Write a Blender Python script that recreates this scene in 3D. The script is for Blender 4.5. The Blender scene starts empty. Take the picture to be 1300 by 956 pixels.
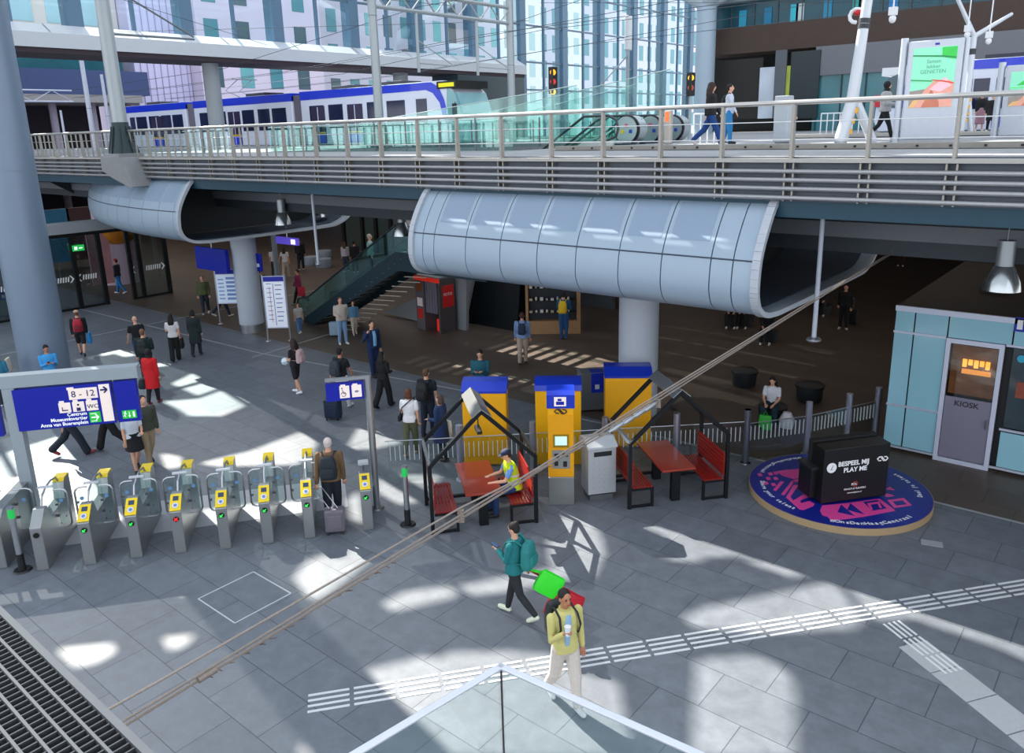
import bpy, bmesh, math, random
from mathutils import Vector as V, Matrix, Quaternion
random.seed(7)
S=bpy.context.scene; C=S.collection; R=math.radians; PI=math.pi
# ---------------------------------------------------------------- camera geometry
F=1005.0; CX,CY=650.0,433.5; PITCH=R(14.93); ROLL=R(1.52); YAW=R(40); H=7.5
O=V((0,0,H))
cf=V((-math.sin(YAW)*math.cos(PITCH),math.cos(YAW)*math.cos(PITCH),-math.sin(PITCH)))
cr0=V((math.cos(YAW),math.sin(YAW),0)); cu0=cr0.cross(cf)
cr=math.cos(ROLL)*cr0-math.sin(ROLL)*cu0; cu=math.cos(ROLL)*cu0+math.sin(ROLL)*cr0
def ray(px,py): return cf*F+cr*(px-CX)+cu*(CY-py)
def G(px,py,z=0.0):
    d=ray(px,py); return O+d*((z-H)/d.z)
def onY(px,py,Y): d=ray(px,py); return O+d*(Y/d.y)
def onX(px,py,X): d=ray(px,py); return O+d*(X/d.x)
def onP(px,py,p,q):
    n=V((-(q[1]-p[1]),q[0]-p[0],0)); d=ray(px,py); return O+d*(n.dot(V((p[0],p[1],0))-O)/n.dot(d))
cam=bpy.data.cameras.new('camera'); co=bpy.data.objects.new('camera',cam); C.objects.link(co)
co.matrix_world=Matrix(((cr.x,cu.x,-cf.x,0),(cr.y,cu.y,-cf.y,0),(cr.z,cu.z,-cf.z,H),(0,0,0,1)))
cam.sensor_width=36; cam.lens=36*F/1300; cam.shift_y=-44.5/1300; cam.clip_end=600; cam.clip_start=.05
S.camera=co
S.view_settings.view_transform='Standard'; S.view_settings.look='None'; S.view_settings.gamma=1
S.view_settings.use_curve_mapping=False; S.view_settings.exposure=0.3
S.cycles.use_denoising=True; S.cycles.max_bounces=7; S.cycles.transparent_max_bounces=24
S.cycles.diffuse_bounces=4; S.cycles.caustics_reflective=False; S.cycles.caustics_refractive=False
S.cycles.sample_clamp_indirect=6
# ---------------------------------------------------------------- materials
def lin(h):
    if not isinstance(h,str): return (*h[:3],1)
    h=h.lstrip('#'); o=[]
    for i in (0,2,4):
        c=int(h[i:i+2],16)/255; o.append(c/12.92 if c<=.04045 else ((c+.055)/1.055)**2.4)
    return (*o,1)
MC={}
def M(h,rough=.6,metal=0,var=.06,scale=9,bump=0,emit=0,spec=.5,coat=0):
    k=(h,rough,metal,var,scale,bump,emit,spec,coat)
    if k in MC: return MC[k]
    m=bpy.data.materials.new('surface'); m.use_nodes=True; nt=m.node_tree; n=nt.nodes; l=nt.links
    b=n['Principled BSDF']; c=lin(h)
    b.inputs['Roughness'].default_value=rough; b.inputs['Metallic'].default_value=metal
    b.inputs['Specular IOR Level'].default_value=spec; b.inputs['Coat Weight'].default_value=coat
    tc=n.new('ShaderNodeTexCoord'); no=n.new('ShaderNodeTexNoise'); no.inputs['Scale'].default_value=scale; no.inputs['Detail'].default_value=3
    l.new(tc.outputs['Object'],no.inputs['Vector'])
    mx=n.new('ShaderNodeMix'); mx.data_type='RGBA'
    mx.inputs[6].default_value=tuple(x*(1-var) for x in c[:3])+(1,); mx.inputs[7].default_value=tuple(min(1,x*(1+var)) for x in c[:3])+(1,)
    l.new(no.outputs['Fac'],mx.inputs[0]); l.new(mx.outputs[2],b.inputs['Base Color'])
    if emit: l.new(mx.outputs[2],b.inputs['Emission Color']); b.inputs['Emission Strength'].default_value=emit
    if bump:
        bp=n.new('ShaderNodeBump'); bp.inputs['Strength'].default_value=bump; bp.inputs['Distance'].default_value=.01
        l.new(no.outputs['Fac'],bp.inputs['Height']); l.new(bp.outputs[0],b.inputs['Normal'])
    MC[k]=m; return m
def glass(tint,refl=.1,rough=.02,rc='DDF4F6'):
    k=('g',tint,refl,rough,rc)
    if k in MC: return MC[k]
    m=bpy.data.materials.new('glass'); m.use_nodes=True; nt=m.node_tree; n=nt.nodes; l=nt.links
    n.remove(n['Principled BSDF']); out=n['Material Output']
    t=n.new('ShaderNodeBsdfTransparent'); t.inputs[0].default_value=tuple(x**.5 for x in lin(tint)[:3])+(1,)
    g=n.new('ShaderNodeBsdfGlossy'); g.inputs['Color'].default_value=lin(rc); g.inputs['Roughness'].default_value=rough
    lw=n.new('ShaderNodeLayerWeight'); lw.inputs[0].default_value=.35
    ma=n.new('ShaderNodeMath'); ma.operation='MULTIPLY_ADD'; ma.inputs[1].default_value=.25; ma.inputs[2].default_value=refl
    l.new(lw.outputs['Fresnel'],ma.inputs[0]); x=n.new('ShaderNodeMixShader'); l.new(ma.outputs[0],x.inputs[0])
    l.new(t.outputs[0],x.inputs[1]); l.new(g.outputs[0],x.inputs[2]); l.new(x.outputs[0],out.inputs[0])
    MC[k]=m; return m
STEEL=M('B4B8BC',.3,.85,.05,14); DSTEEL=M('7C8084',.38,.8,.06,12); BLACK=M('15171A',.45,0,.1); WHITE=M('E6E9EC',.5,0,.03)
NSBLUE=M('0A1FA6',.35,0,.05); YEL=M('F6B40E',.35,0,.04); ALU=M('9FB0C2',.38,.35,.04,3); DK=M('1C2328',.6,0,.1)
GREEN=M('27B03A',.4,0,.05,emit=.35); GLS=glass('C9E2DE',.08); TEAL=glass('DDF3ED',.02)
TS=bpy.data.scenes.new('bench')
def bake(t):
    TS.collection.objects.link(t); TS.view_layers[0].update(); dg=TS.view_layers[0].depsgraph; me=bpy.data.meshes.new_from_object(t.evaluated_get(dg)); bpy.data.objects.remove(t); return me
# ---------------------------------------------------------------- mesh builder
def frame(d,up=V((0,0,1))):
    d=d.normalized(); u=up if abs(d.dot(up))<.98 else V((0,1,0))
    x=u.cross(d).normalized(); y=d.cross(x); return x,y,d
class MB:
    def __init__(s): s.b=bmesh.new(); s.mi=0
    def face(s,vs):
        try: f=s.b.faces.new(vs); f.material_index=s.mi; return f
        except ValueError: return None
    def poly(s,pts): return s.face([s.b.verts.new(p) for p in pts])
    def hexa(s,c,X,Y,Z):
        v=[s.b.verts.new(c+X*a+Y*b+Z*d) for a in (-1,1) for b in (-1,1) for d in (-1,1)]
        for q in ((0,1,3,2),(4,6,7,5),(0,4,5,1),(2,3,7,6),(0,2,6,4),(1,5,7,3)): s.face([v[i] for i in q])
        return s
    def box(s,x0,x1,y0,y1,z0,z1): return s.hexa(V(((x0+x1)/2,(y0+y1)/2,(z0+z1)/2)),V(((x1-x0)/2,0,0)),V((0,(y1-y0)/2,0)),V((0,0,(z1-z0)/2)))
    def bar(s,p,q,w,h,up=V((0,0,1))):
        p,q=V(p),V(q); x,y,d=frame(q-p,up); return s.hexa((p+q)/2,x*w/2,y*h/2,(q-p)/2)
    def tube(s,pts,r,n=8,cap=True,ell=1.0):
        pts=[V(p) for p in pts]; rs=r if isinstance(r,(list,tuple)) else [r]*len(pts); rings=[]
        px=None
        for i,p in enumerate(pts):
            d=(pts[min(i+1,len(pts)-1)]-pts[max(i-1,0)]).normalized()
            if px is None: x,y,_=frame(d)
            else: x=(px-d*px.dot(d)).normalized(); y=d.cross(x)
            px=x
            rings.append([s.b.verts.new(p+(x*math.cos(2*PI*k/n)+y*math.sin(2*PI*k/n)*ell)*rs[i]) for k in range(n)])
        for a,b in zip(rings,rings[1:]):
            for k in range(n): s.face([a[k],a[(k+1)%n],b[(k+1)%n],b[k]])
        if cap: s.face(rings[0][::-1]); s.face(rings[-1])
        return s
    def limb(s,pts,rs,n=10):
        s.tube(pts,rs,n)
        for p,r in zip(pts,rs): s.ell(p,(r,r,r),n,6)
        return s
    def ell(s,c,r,n=14,m=9,rot=None):
        c=V(c); P=lambda v: c+(rot@v if rot else v)
        top=s.b.verts.new(P(V((0,0,r[2])))); bot=s.b.verts.new(P(V((0,0,-r[2])))); rings=[]
        for j in range(1,m):
            t=PI*j/m; rings.append([s.b.verts.new(P(V((r[0]*math.sin(t)*math.cos(2*PI*k/n),r[1]*math.sin(t)*math.sin(2*PI*k/n),r[2]*math.cos(t))))) for k in range(n)])
        for k in range(n):
            s.face([top,rings[0][k],rings[0][(k+1)%n]]); s.face([bot,rings[-1][(k+1)%n],rings[-1][k]])
        for a,b in zip(rings,rings[1:]):
            for k in range(n): s.face([a[k],b[k],b[(k+1)%n],a[(k+1)%n]])
        return s
    def loft(s,secs,n=18,pw=2.4):
        # secs: (centre, halfx, halfy) horizontal superellipse sections
        rings=[]
        for c,a,b in secs:
            c=V(c); L=[]
            for k in range(n):
                t=2*PI*k/n; ct,st=math.cos(t),math.sin(t)
                L.append(s.b.verts.new(c+V((a*math.copysign(abs(ct)**(2/pw),ct),b*math.copysign(abs(st)**(2/pw),st),0))))
            rings.append(L)
        for a,b in zip(rings,rings[1:]):
            for k in range(n): s.face([a[k],a[(k+1)%n],b[(k+1)%n],b[k]])
        s.face(rings[0][::-1]); s.face(rings[-1]); return s
    def prism(s,pts,ext):
        a=[s.b.verts.new(V(p)) for p in pts]; b=[s.b.verts.new(V(p)+V(ext)) for p in pts]; n=len(a)
        s.face(a[::-1]); s.face(b)
        for k in range(n): s.face([a[k],a[(k+1)%n],b[(k+1)%n],b[k]])
        return s
    def lathe(s,prof,c=(0,0,0),n=24,a0=0,a1=2*PI):
        c=V(c); full=abs(a1-a0-2*PI)<1e-6; N=n if full else n+1; rings=[]
        for k in range(N):
            t=a0+(a1-a0)*k/n; rings.append([s.b.verts.new(c+V((r*math.cos(t),r*math.sin(t),z))) for r,z in prof])
        for k in range(n):
            a,b=rings[k],rings[(k+1)%N]
            for j in range(len(prof)-1): s.face([a[j],b[j],b[j+1],a[j+1]])
        return s
    def build(s,name,mats,parent=None,smooth=False,vox=0,bevel=0,sm=0):
        mats=mats if isinstance(mats,(list,tuple)) else [mats]
        if not vox: bmesh.ops.remove_doubles(s.b,verts=s.b.verts,dist=1e-5)
        bmesh.ops.recalc_face_normals(s.b,faces=s.b.faces)
        me=bpy.data.meshes.new(name); s.b.to_mesh(me); s.b.free()
        if vox or bevel:
            t=bpy.data.objects.new('t',me)
            if vox:
                r=t.modifiers.new('r','REMESH'); r.mode='VOXEL'; r.voxel_size=vox
                q=t.modifiers.new('s','SMOOTH'); q.factor=.5; q.iterations=2+sm
            else:
                q=t.modifiers.new('b','BEVEL'); q.width=bevel; q.segments=2; q.limit_method='ANGLE'
            me2=bake(t); bpy.data.meshes.remove(me); me=me2; me.name=name
            if vox:
                me.materials.clear()
        for m in mats:
            me.materials.append(m)
        if smooth or vox:
            for p in me.polygons: p.use_smooth=True
            if not vox: me.set_sharp_from_angle(angle=R(38))
        o=bpy.data.objects.new(name,me); C.objects.link(o)
        if parent: o.parent=parent
        return o
def tag(o,label=None,cat=None,group=None,kind=None):
    if label: o['label']=label
    if cat: o['category']=cat
    if group: o['group']=group
    if kind: o['kind']=kind
    return o
def thing(name,label,cat,loc=(0,0,0),rz=0,group=None):
    o=bpy.data.objects.new(name,None); C.objects.link(o); o.location=loc; o.rotation_euler=(0,0,rz); o.empty_display_size=.1
    return tag(o,label,cat,group)
def struct(o): o['kind']='structure'; return o
def text(s,size,mat,parent,pos,xd,yd,align='LEFT',name='lettering',ext=.002,bold=.0,shear=0):
    cu_=bpy.data.curves.new('t','FONT'); cu_.body=s; cu_.size=size; cu_.align_x=align; cu_.extrude=ext; cu_.offset=bold; cu_.shear=shear; cu_.resolution_u=3
    t=bpy.data.objects.new('t',cu_); me=bake(t)
    xd=V(xd).normalized(); yd=V(yd).normalized(); z=xd.cross(yd); p=V(pos)
    me.transform(Matrix(((xd.x,yd.x,z.x,p.x),(xd.y,yd.y,z.y,p.y),(xd.z,yd.z,z.z,p.z),(0,0,0,1))))
    me.materials.clear(); me.materials.append(mat); me.name=name
    o=bpy.data.objects.new(name,me); C.objects.link(o)
    if parent: o.parent=parent
    return o
def rot2(v,a): return V((v[0]*math.cos(a)-v[1]*math.sin(a),v[0]*math.sin(a)+v[1]*math.cos(a),0))
# ---------------------------------------------------------------- sky, sun and an unseen roof cut to shape the sunlight
W=bpy.data.worlds.new('sky'); S.world=W; W.use_nodes=True
bg=W.node_tree.nodes['Background']; bg.inputs[1].default_value=1.0
_n=W.node_tree.nodes; _l=W.node_tree.links
_tc=_n.new('ShaderNodeTexCoord'); _sp=_n.new('ShaderNodeSeparateXYZ'); _rp=_n.new('ShaderNodeValToRGB')
_l.new(_tc.outputs['Generated'],_sp.inputs[0]); _l.new(_sp.outputs[2],_rp.inputs[0]); _l.new(_rp.outputs[0],bg.inputs[0])
_rp.color_ramp.elements[0].position=0; _rp.color_ramp.elements[0].color=(.97,.98,1.0,1)
_rp.color_ramp.elements[1].position=.6; _rp.color_ramp.elements[1].color=(.74,.84,1.0,1)
bg.inputs[1].default_value=1.7
SUN=V((1.15,-.21,-1)).normalized()
sd=bpy.data.lights.new('sun','SUN'); sd.energy=11.5; sd.angle=R(.38); sd.color=(1,.94,.83)
so=bpy.data.objects.new('sun',sd); C.objects.link(so); so.rotation_euler=SUN.to_track_quat('-Z','Y').to_euler()
ZR=22.0
def up(px,py,z=0.0,zr=ZR):
    g=G(px,py,z); return g-SUN*((zr-z)/-SUN.z)
PATCH=[
 [(119,436),(142,428),(172,443),(130,452)],
 [(218,487),(247,473),(290,488),(251,502)],
 [(208,510),(254,506),(292,492),(322,510),(282,528),(240,528),(225,518)],
 [(-40,590),(0,578),(75,554),(110,548),(128,590),(150,612),(160,640),(150,662),(0,668),(-60,680)],
 [(205,576),(228,580),(232,592),(212,595)],
 [(255,588),(320,572),(388,546),(405,558),(393,580),(375,590),(275,592)],
 [(440,570),(454,545),(472,541),(505,553),(508,563),(472,570)],
 [(480,603),(561,603),(533,636),(508,641),(477,623)],
 [(442,636),(455,623),(462,665),(447,660)],
 [(373,734),(389,714),(416,703),(424,709),(439,706),(442,688),(452,682),(462,691),(480,695),(480,701),(447,729),(406,760),(394,760)],
 [(485,767),(513,752),(569,744),(582,752),(569,760),(498,776)],
 [(586,744),(647,731),(700,722),(725,722),(731,735),(705,738),(660,748),(600,756)],
 [(416,866),(482,848),(536,834),(560,835),(574,829),(650,827),(700,832),(720,850),(785,866),(800,960),(380,960)],
 [(74,825),(142,818),(145,828),(122,840),(96,846)],
 [(207,810),(247,806),(233,820),(216,825)],
 [(227,754),(246,731),(269,729),(289,752),(282,759),(269,755),(249,759)],
 [(702,658),(735,654),(757,668),(768,700),(752,734),(700,720),(696,690)],
 [(826,663),(845,656),(872,654),(905,670),(970,688),(1003,703),(985,715),(940,706),(900,707),(880,714),(841,710),(864,702),(850,686)],
 [(868,785),(893,772),(970,757),(1045,741),(1062,741),(1095,788),(1078,799),(960,803),(930,798),(880,797)],
 [(1072,738),(1106,729),(1206,755),(1222,766),(1140,786),(1108,788)],
 [(1229,768),(1300,786),(1320,803),(1268,805),(1247,791)],
 [(884,842),(905,835),(960,833),(992,845),(1008,866),(1010,960),(880,960)],
 [(1290,833),(1330,828),(1330,850)],
 [(172,694),(205,668),(262,648),(330,640),(404,636),(400,648),(300,666),(225,684)],
]
holes=[[up(x,y) for x,y in p] for p in PATCH]  # roof openings traced back from the wanted floor light patches
# roof openings placed to throw sun on the deck edge, shells and pavement
for (x,y,z) in [(520,197,6.92),(880,201,6.92),(1010,199,6.92),(1150,201,6.92),(1250,196,6.92)]:
    c=up(x,y,z); holes.append([c+V((-1.4,-.25,0)),c+V((1.2,-.3,0)),c+V((1.5,.3,0)),c+V((-1.1,.35,0))])
def onpod(x,y): return onY(x,y,13.6)
for (x,y,w) in [(603,294,.5),(632,296,.5),(690,299,.4),(824,301,1.1),(880,296,.4),(884,352,.01)]:
    if w<.02: continue
    g=onpod(x,y); c=g-SUN*((ZR-g.z)/-SUN.z); holes.append([c+V((-w-.2,-.3,0)),c+V((w*.6,-.3,0)),c+V((w+.2,.3,0)),c+V((0,.3,0))])
for (x,y) in [(163,253),(176,262),(105,232),(95,262)]:
    g=onpod(x,y); c=g-SUN*((ZR-g.z)/-SUN.z); holes.append([c+V((-.5,-.5,0)),c+V((.3,-.5,0)),c+V((.6,.5,0)),c+V((-.2,.5,0))])
for i,(x,y,w,h_) in enumerate(((-27,24,14,10),(-42,26,12,10),(-58,24,12,12),(-9,26,12,12),(-30,42,20,10))):  # unseen area lights added to brighten the space under the deck
    ld=bpy.data.lights.new('deck_underside_fill','AREA'); ld.shape='RECTANGLE'; ld.size=w; ld.size_y=h_; ld.energy=(150,260,260,90,160)[i]; ld.color=(1,.9,.82)
    lo_=bpy.data.objects.new('deck_underside_fill',ld); C.objects.link(lo_); lo_.location=(x,y,5.9)
RX0,RX1,RY0,RY1=-72,24,-28,60
holes.append([V((-43.2,22.6,0)),V((-38.5,22.6,0)),V((-38.5,26.2,0)),V((-43.2,26.2,0))])  # opening added to feed the sun stripes under the deck
for i in range(9):
    for j in range(5):
        x=-30.5+i*4.3+j*.9; y=23.5+j*7.2; holes.append([V((x,y,0)),V((x+1.7,y,0)),V((x+2.3,y+4.6,0)),V((x+.6,y+4.6,0))])
from mathutils.geometry import delaunay_2d_cdt
vs=[]; fs=[]
for P_ in [[V((RX0,RY0,0)),V((RX1,RY0,0)),V((RX1,RY1,0)),V((-45.5,RY1,0)),V((-45.5,21.5,0)),V((RX0,21.5,0))]]+holes:
    q=[V((p.x,p.y)) for p in P_]; ar=sum(q[i].x*q[(i+1)%len(q)].y-q[(i+1)%len(q)].x*q[i].y for i in range(len(q)))
    if ar<0: q=q[::-1]
    fs.append(list(range(len(vs),len(vs)+len(q)))); vs+=q
vo,eo,fo,ov,oe,of=delaunay_2d_cdt(vs,[],fs,1,1e-5)
b=MB(); bv=[b.b.verts.new((v.x,v.y,0)) for v in vo]
for f,src in zip(fo,of):
    if 0 in src and len(src)==1: b.face([bv[i] for i in f])
rm=bpy.data.materials.new('sun_mask_roof'); rm.use_nodes=True; _n=rm.node_tree.nodes; _l=rm.node_tree.links; _n.remove(_n['Principled BSDF'])
_t=_n.new('ShaderNodeBsdfTransparent'); _t.inputs[0].default_value=(.16,.17,.18,1); _u=_n.new('ShaderNodeBsdfTranslucent'); _u.inputs[0].default_value=(.30,.33,.375,1)
_x=_n.new('ShaderNodeMixShader'); _x.inputs[0].default_value=.6; _l.new(_t.outputs[0],_x.inputs[1]); _l.new(_u.outputs[0],_x.inputs[2]); _l.new(_x.outputs[0],_n['Material Output'].inputs[0])
ro=b.build('ceiling',rm); ro.location=(0,0,ZR); struct(ro)  # unseen diffusing roof, its openings shaped for the sun patches
# ---------------------------------------------------------------- people
SKIN={'l':'D9A487','m':'B97F5E','d':'7A4B34','o':'96604A'}
def person(px,py,face,label,h=1.72,z=0,pose='walk',stride=.34,lead=1,arms=('down','down'),top=('1C1E22','shirt'),bot=('1B1D22','trousers'),
           hair=('1D1512','short'),skin='l',shoe='DADADA',seat=.46,group=None,fem=0,at=None,hat=None,turn=0,bald=0,lean=0,under=None):
    g=V(at) if at is not None else G(px,py,z); dist=(g-O).length
    v=V((g.x,g.y,0)).normalized(); fa=math.atan2(v.y,v.x)-R(face); rz=fa-PI/2
    root=thing('person',label,'person',(g.x,g.y,z),rz,group); s=h/1.75
    vx=min(.028,max(.0105,dist*.00078)); near=dist<19
    zo=[0]
    legs=[]; hipz=.92
    for sx in (-1,1):
        hip=V((sx*.09,0,hipz))
        if pose=='walk':
            th=stride*(1 if sx*lead>0 else -1); kb=.10 if th>0 else .42*min(1,stride/.3)
            knee=hip+V((0,math.sin(th),-math.cos(th)))*.43; t2=th-kb
            ank=knee+V((-sx*.02,math.sin(t2),-math.cos(t2)))*.40; td=V((0,math.cos(t2*.6),math.sin(t2*.75)))
        elif pose=='sit':
            hip=V((sx*.09,0,seat+.10)); knee=hip+V((sx*.06,.44,.0)); ank=V((knee.x,knee.y+.03*sx*lead+.02,.09)); td=V((0,1,0))
        else:
            knee=hip+V((sx*.015,.01,-.43)); ank=knee+V((sx*.015,-.02*(1+lead*sx),-.40)); td=V((sx*.18,1,0))
        legs.append([hip,knee,ank,td.normalized()])
    if pose!='sit':
        dz=.09-min(l[2].z for l in legs)
        for l in legs:
            for k in range(3): l[k]=l[k]+V((0,0,dz))
        zo=dz
    else: zo=seat+.10-hipz
    up_=V((0,math.sin(lean),math.cos(lean)))
    base=V((0,0,hipz+zo))
    def T(x,y,zz):  # torso space -> local (leaning)
        dzz=zz-hipz; return base+V((x,y*math.cos(lean)+dzz*math.sin(lean),dzz*math.cos(lean)-y*math.sin(lean)))
    sw=(.175 if fem else .2)
    AR={'down':((.12,-.02,-1),(.02,.18,-1)),'fwd':((.08,.38,-1),(0,.55,-1)),'bwd':((.1,-.38,-1),(.0,-.05,-1)),
        'phone':((.0,.25,-1),(-.42,.85,.38)),'ear':((.55,.25,-.8),(-.62,.05,.95)),'pull':((.12,-.30,-1),(.05,-.42,-1)),
        'hold':((.14,.05,-1),(-.3,1,-.1)),'strap':((.25,.2,-1),(-.45,.35,.9)),'drink':((.16,.3,-1),(-.35,.75,.75)),
        'reach':((.1,.75,-.6),(-.05,1,-.15)),'table':((.12,.55,-1),(-.25,1,-.12)),'out':((.5,.2,-1),(.5,.45,-1)),'lap':((.1,.25,-1),(-.35,.8,-.35)),'tuck':((.2,-.1,-1),(-.25,.5,-.3))}
    armj=[]
    for sx,a in zip((-1,1),arms):
        u,f=AR[a]; u=V((u[0]*sx,u[1],u[2])).normalized(); f=V((f[0]*sx,f[1],f[2])).normalized()
        sh=T(sx*sw,0,1.415); el=sh+u*.285; wr=el+f*.25; armj.append([sh,el,wr,f])
    for L in legs:
        for k in range(3): L[k]=L[k]*s
    for A in armj:
        for k in range(3): A[k]=A[k]*s
    TT=lambda x,y,zz:T(x,y,zz)*s
    fs=.9 if fem else 1
    SEC=[(.87,.13,.10),(.93,.165 if fem else .155,.115),(1.0,.16,.11),(1.09,.125 if fem else .14,.095),(1.2,.145,.108),(1.32,.165*fs,.115),(1.40,.17*fs,.095),(1.45,.12*fs,.075),(1.475,.06,.058)]
    skm=M(SKIN[skin],.55,0,.05,30)
    # ---- body (one continuous surface)
    b=MB(); b.loft([(TT(0,0,a),w*s,d*s) for a,w,d in SEC])
    b.limb([TT(0,-.005,1.44),TT(0,.0,1.56)],[.058*s,.052*s])
    hq=Quaternion((0,0,1),R(turn)); hc=TT(0,.015,1.635)
    tilt=R(24) if 'phone' in arms or pose=='sit' else 0
    hq=hq@Quaternion((1,0,0),-tilt); hm=hq.to_matrix()
    hs=s*.98; HP=lambda x,y,zz: hc+hm@(V((x,y,zz))*hs)
    b.ell(HP(0,-.008,.02),(.074*hs,.094*hs,.095*hs),rot=hm); b.ell(HP(0,.02,-.045),(.055*hs,.068*hs,.07*hs),rot=hm)
    b.ell(HP(0,.093,-.012),(.014*hs,.022*hs,.024*hs),8,6,rot=hm)
    for sx in (-1,1): b.ell(HP(sx*.076,-.005,-.005),(.012*hs,.02*hs,.032*hs),8,6,rot=hm)
    for hip,knee,ank,td in legs:
        b.limb([hip+V((0,0,.02)),hip.lerp(knee,.5),knee,knee.lerp(ank,.35),ank],[.088*s,.074*s,.052*s,.054*s,.036*s])
        b.limb([ank+V((0,-.01,-.03))*s,ank+td*.13*s+V((0,0,-.05))*s],[.034*s,.03*s],8)
    for sh,el,wr,f in armj:
        b.limb([sh,sh.lerp(el,.5),el,el.lerp(wr,.35),wr],[.052*s,.045*s,.037*s,.038*s,.026*s])
        x,y,d=frame(f); pr=Matrix((x,y,d)).transposed(); b.ell(wr+f*.045*s,(.04*s,.02*s,.052*s),10,7,rot=pr)
    body=b.build('body',[skm],root,vox=vx)
    # fingers, eyes and mouth belong to the same mesh
    q=MB(); q.b.from_mesh(body.data)
    for (sh,el,wr,f),a,sx in zip(armj,arms,(-1,1)):
        x,y,d=frame(f)
        if abs(x.z)>.5: x,y=y,x
        n_=-x.cross(d)
        inn=V((-sx,0,0)); n_=n_ if n_.dot(V((0,0,-1)) if abs(f.z)<.7 else inn)>0 else -n_
        cl=.9 if a in('phone','ear','pull','strap','drink','table') else .35
        for k,(o_,L) in enumerate(((-.027,.062),(-.009,.072),(.009,.068),(.027,.054))):
            p0=wr+(f*.082+x*o_)*s; p1=p0+(f*math.cos(cl*.5)+n_*math.sin(cl*.5))*L*.5*s; p2=p1+(f*math.cos(cl*1.5)+n_*math.sin(cl*1.5))*L*.5*s
            q.tube([wr+(f*.05+x*o_*.8)*s,p0,p1,p2],[.0095*s,.0095*s,.0085*s,.006*s],6)
        tx=x if x.dot(V((0,1,0)) if abs(f.z)>.7 else inn)>0 else -x
        q.tube([wr+(f*.03+tx*.025)*s,wr+(f*.055+tx*.05+n_*.012)*s,wr+(f*.085+tx*.056+n_*.025)*s],[.012*s,.0105*s,.007*s],6)
    ms=[skm]
    if near:
        q.mi=1
        for sx in (-1,1): q.ell(HP(sx*.03,.079,.012),(.012*hs,.008*hs,.007*hs),8,6,rot=hm)
        for sx in (-1,1): q.ell(HP(sx*.031,.083,.032),(.018*hs,.007*hs,.004*hs),8,6,rot=hm)
        q.mi=2; q.ell(HP(0,.084,-.055),(.022*hs,.008*hs,.007*hs),8,6,rot=hm); ms=[skm,M('2A1D18',.4),M('9B4B45',.5)]
    old=body.data; me=bpy.data.meshes.new('body'); q.b.to_mesh(me); q.b.free(); body.data=me; bpy.data.meshes.remove(old)
    for m in ms: me.materials.append(m)
    for p in me.polygons: p.use_smooth=True
    # ---- bottoms
    bc,bk=bot; bm_=M(bc,.85,0,.12,22,bump=.3)
    b=MB(); e=.016
    if bk in('trousers','wide','shorts','leggings'):
        lo={'trousers':(.03,.022),'wide':(.045,.055),'shorts':(.035,0),'leggings':(.010,.009)}[bk]
        b.loft([(TT(0,0,a),(w+e)*s,(d+e)*s) for a,w,d in SEC[:4]])
        for hip,knee,ank,td in legs:
            if bk=='shorts': b.limb([hip+V((0,0,.02)),hip.lerp(knee,.5),hip.lerp(knee,.85)],[.10*s,.095*s,.088*s])
            else: b.limb([hip+V((0,0,.02)),hip.lerp(knee,.5),knee,knee.lerp(ank,.4),ank.lerp(knee,.03)],[.104*s,.084*s+lo[0]*.4*s,.055*s+lo[0]*s,.058*s+lo[1]*.6*s,(.040+lo[1])*s])
    else:
        ln={'skirt':.62,'longskirt':.33}[bk]; z1=(ln+zo)*s
        kc=(legs[0][1]+legs[1][1])/2
        if pose=='sit':
            b.loft([(TT(0,0,a),(w+e)*s,(d+e)*s) for a,w,d in SEC[:4]])
            for hip,knee,ank,td in legs: b.limb([hip,hip.lerp(knee,.9)],[.11*s,.09*s])
        else:
            sp_=abs(legs[0][1].y-legs[1][1].y)/2
            b.loft([(V((0,0,z1)),.215*s,(.15*s+sp_*1.1)),(V((0,0,(z1+.93*s+zo)/2)),.20*s,.15*s+sp_*.5),(TT(0,0,.93),.185*s,.135*s),(TT(0,0,1.07),.15*s,.12*s)])
    b.build('trousers' if bk in('trousers','wide') else bk if bk in('shorts','leggings') else 'skirt',bm_,root,vox=vx)
    # ---- top
    tc,tk=top; tm=M(tc,.85,0,.12,20,bump=.35); e={'tee':.017,'shirt':.017,'jacket':.034,'coat':.036,'vest':.03,'puffer':.05}[tk]
    b=MB(); secs=[(TT(0,0,a),(w+e)*s,(d+e)*s) for a,w,d in SEC[2 if tk!='coat' else 1:8]]
    secs.append((TT(0,0,1.48),.075*s,.07*s))
    if tk=='coat' and pose!='sit':
        sp_=abs(legs[0][1].y-legs[1][1].y)/2
        secs=[(V((0,0,(.52+zo)*s)),.225*s,.16*s+sp_*.6),(V((0,0,(.72+zo)*s)),.21*s,.16*s+sp_*.2)]+secs
    else: secs=[(TT(0,0,.90),(.168+e)*s,(.12+e)*s)]+secs
    b.loft(secs)
    if tk!='vest':
        for sh,el,wr,f in armj:
            if tk=='tee': b.limb([sh+V((0,0,-.004)),sh.lerp(el,.62)],[.058*s,.057*s])
            else: b.limb([sh+V((0,0,-.004)),sh.lerp(el,.5),el,el.lerp(wr,.5),wr.lerp(el,.04)],[(.054+e*.4)*s,(.046+e*.45)*s,(.040+e*.45)*s,(.038+e*.4)*s,(.030+e*.35)*s])
    else:
        for sh,el,wr,f in armj: b.ell(sh+V((0,0,-.0)),(.06*s,.085*s,.06*s))
    b.build({'tee':'t_shirt','shirt':'shirt','jacket':'jacket','coat':'coat','vest':'vest','puffer':'jacket'}[tk],tm,root,vox=vx)
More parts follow.
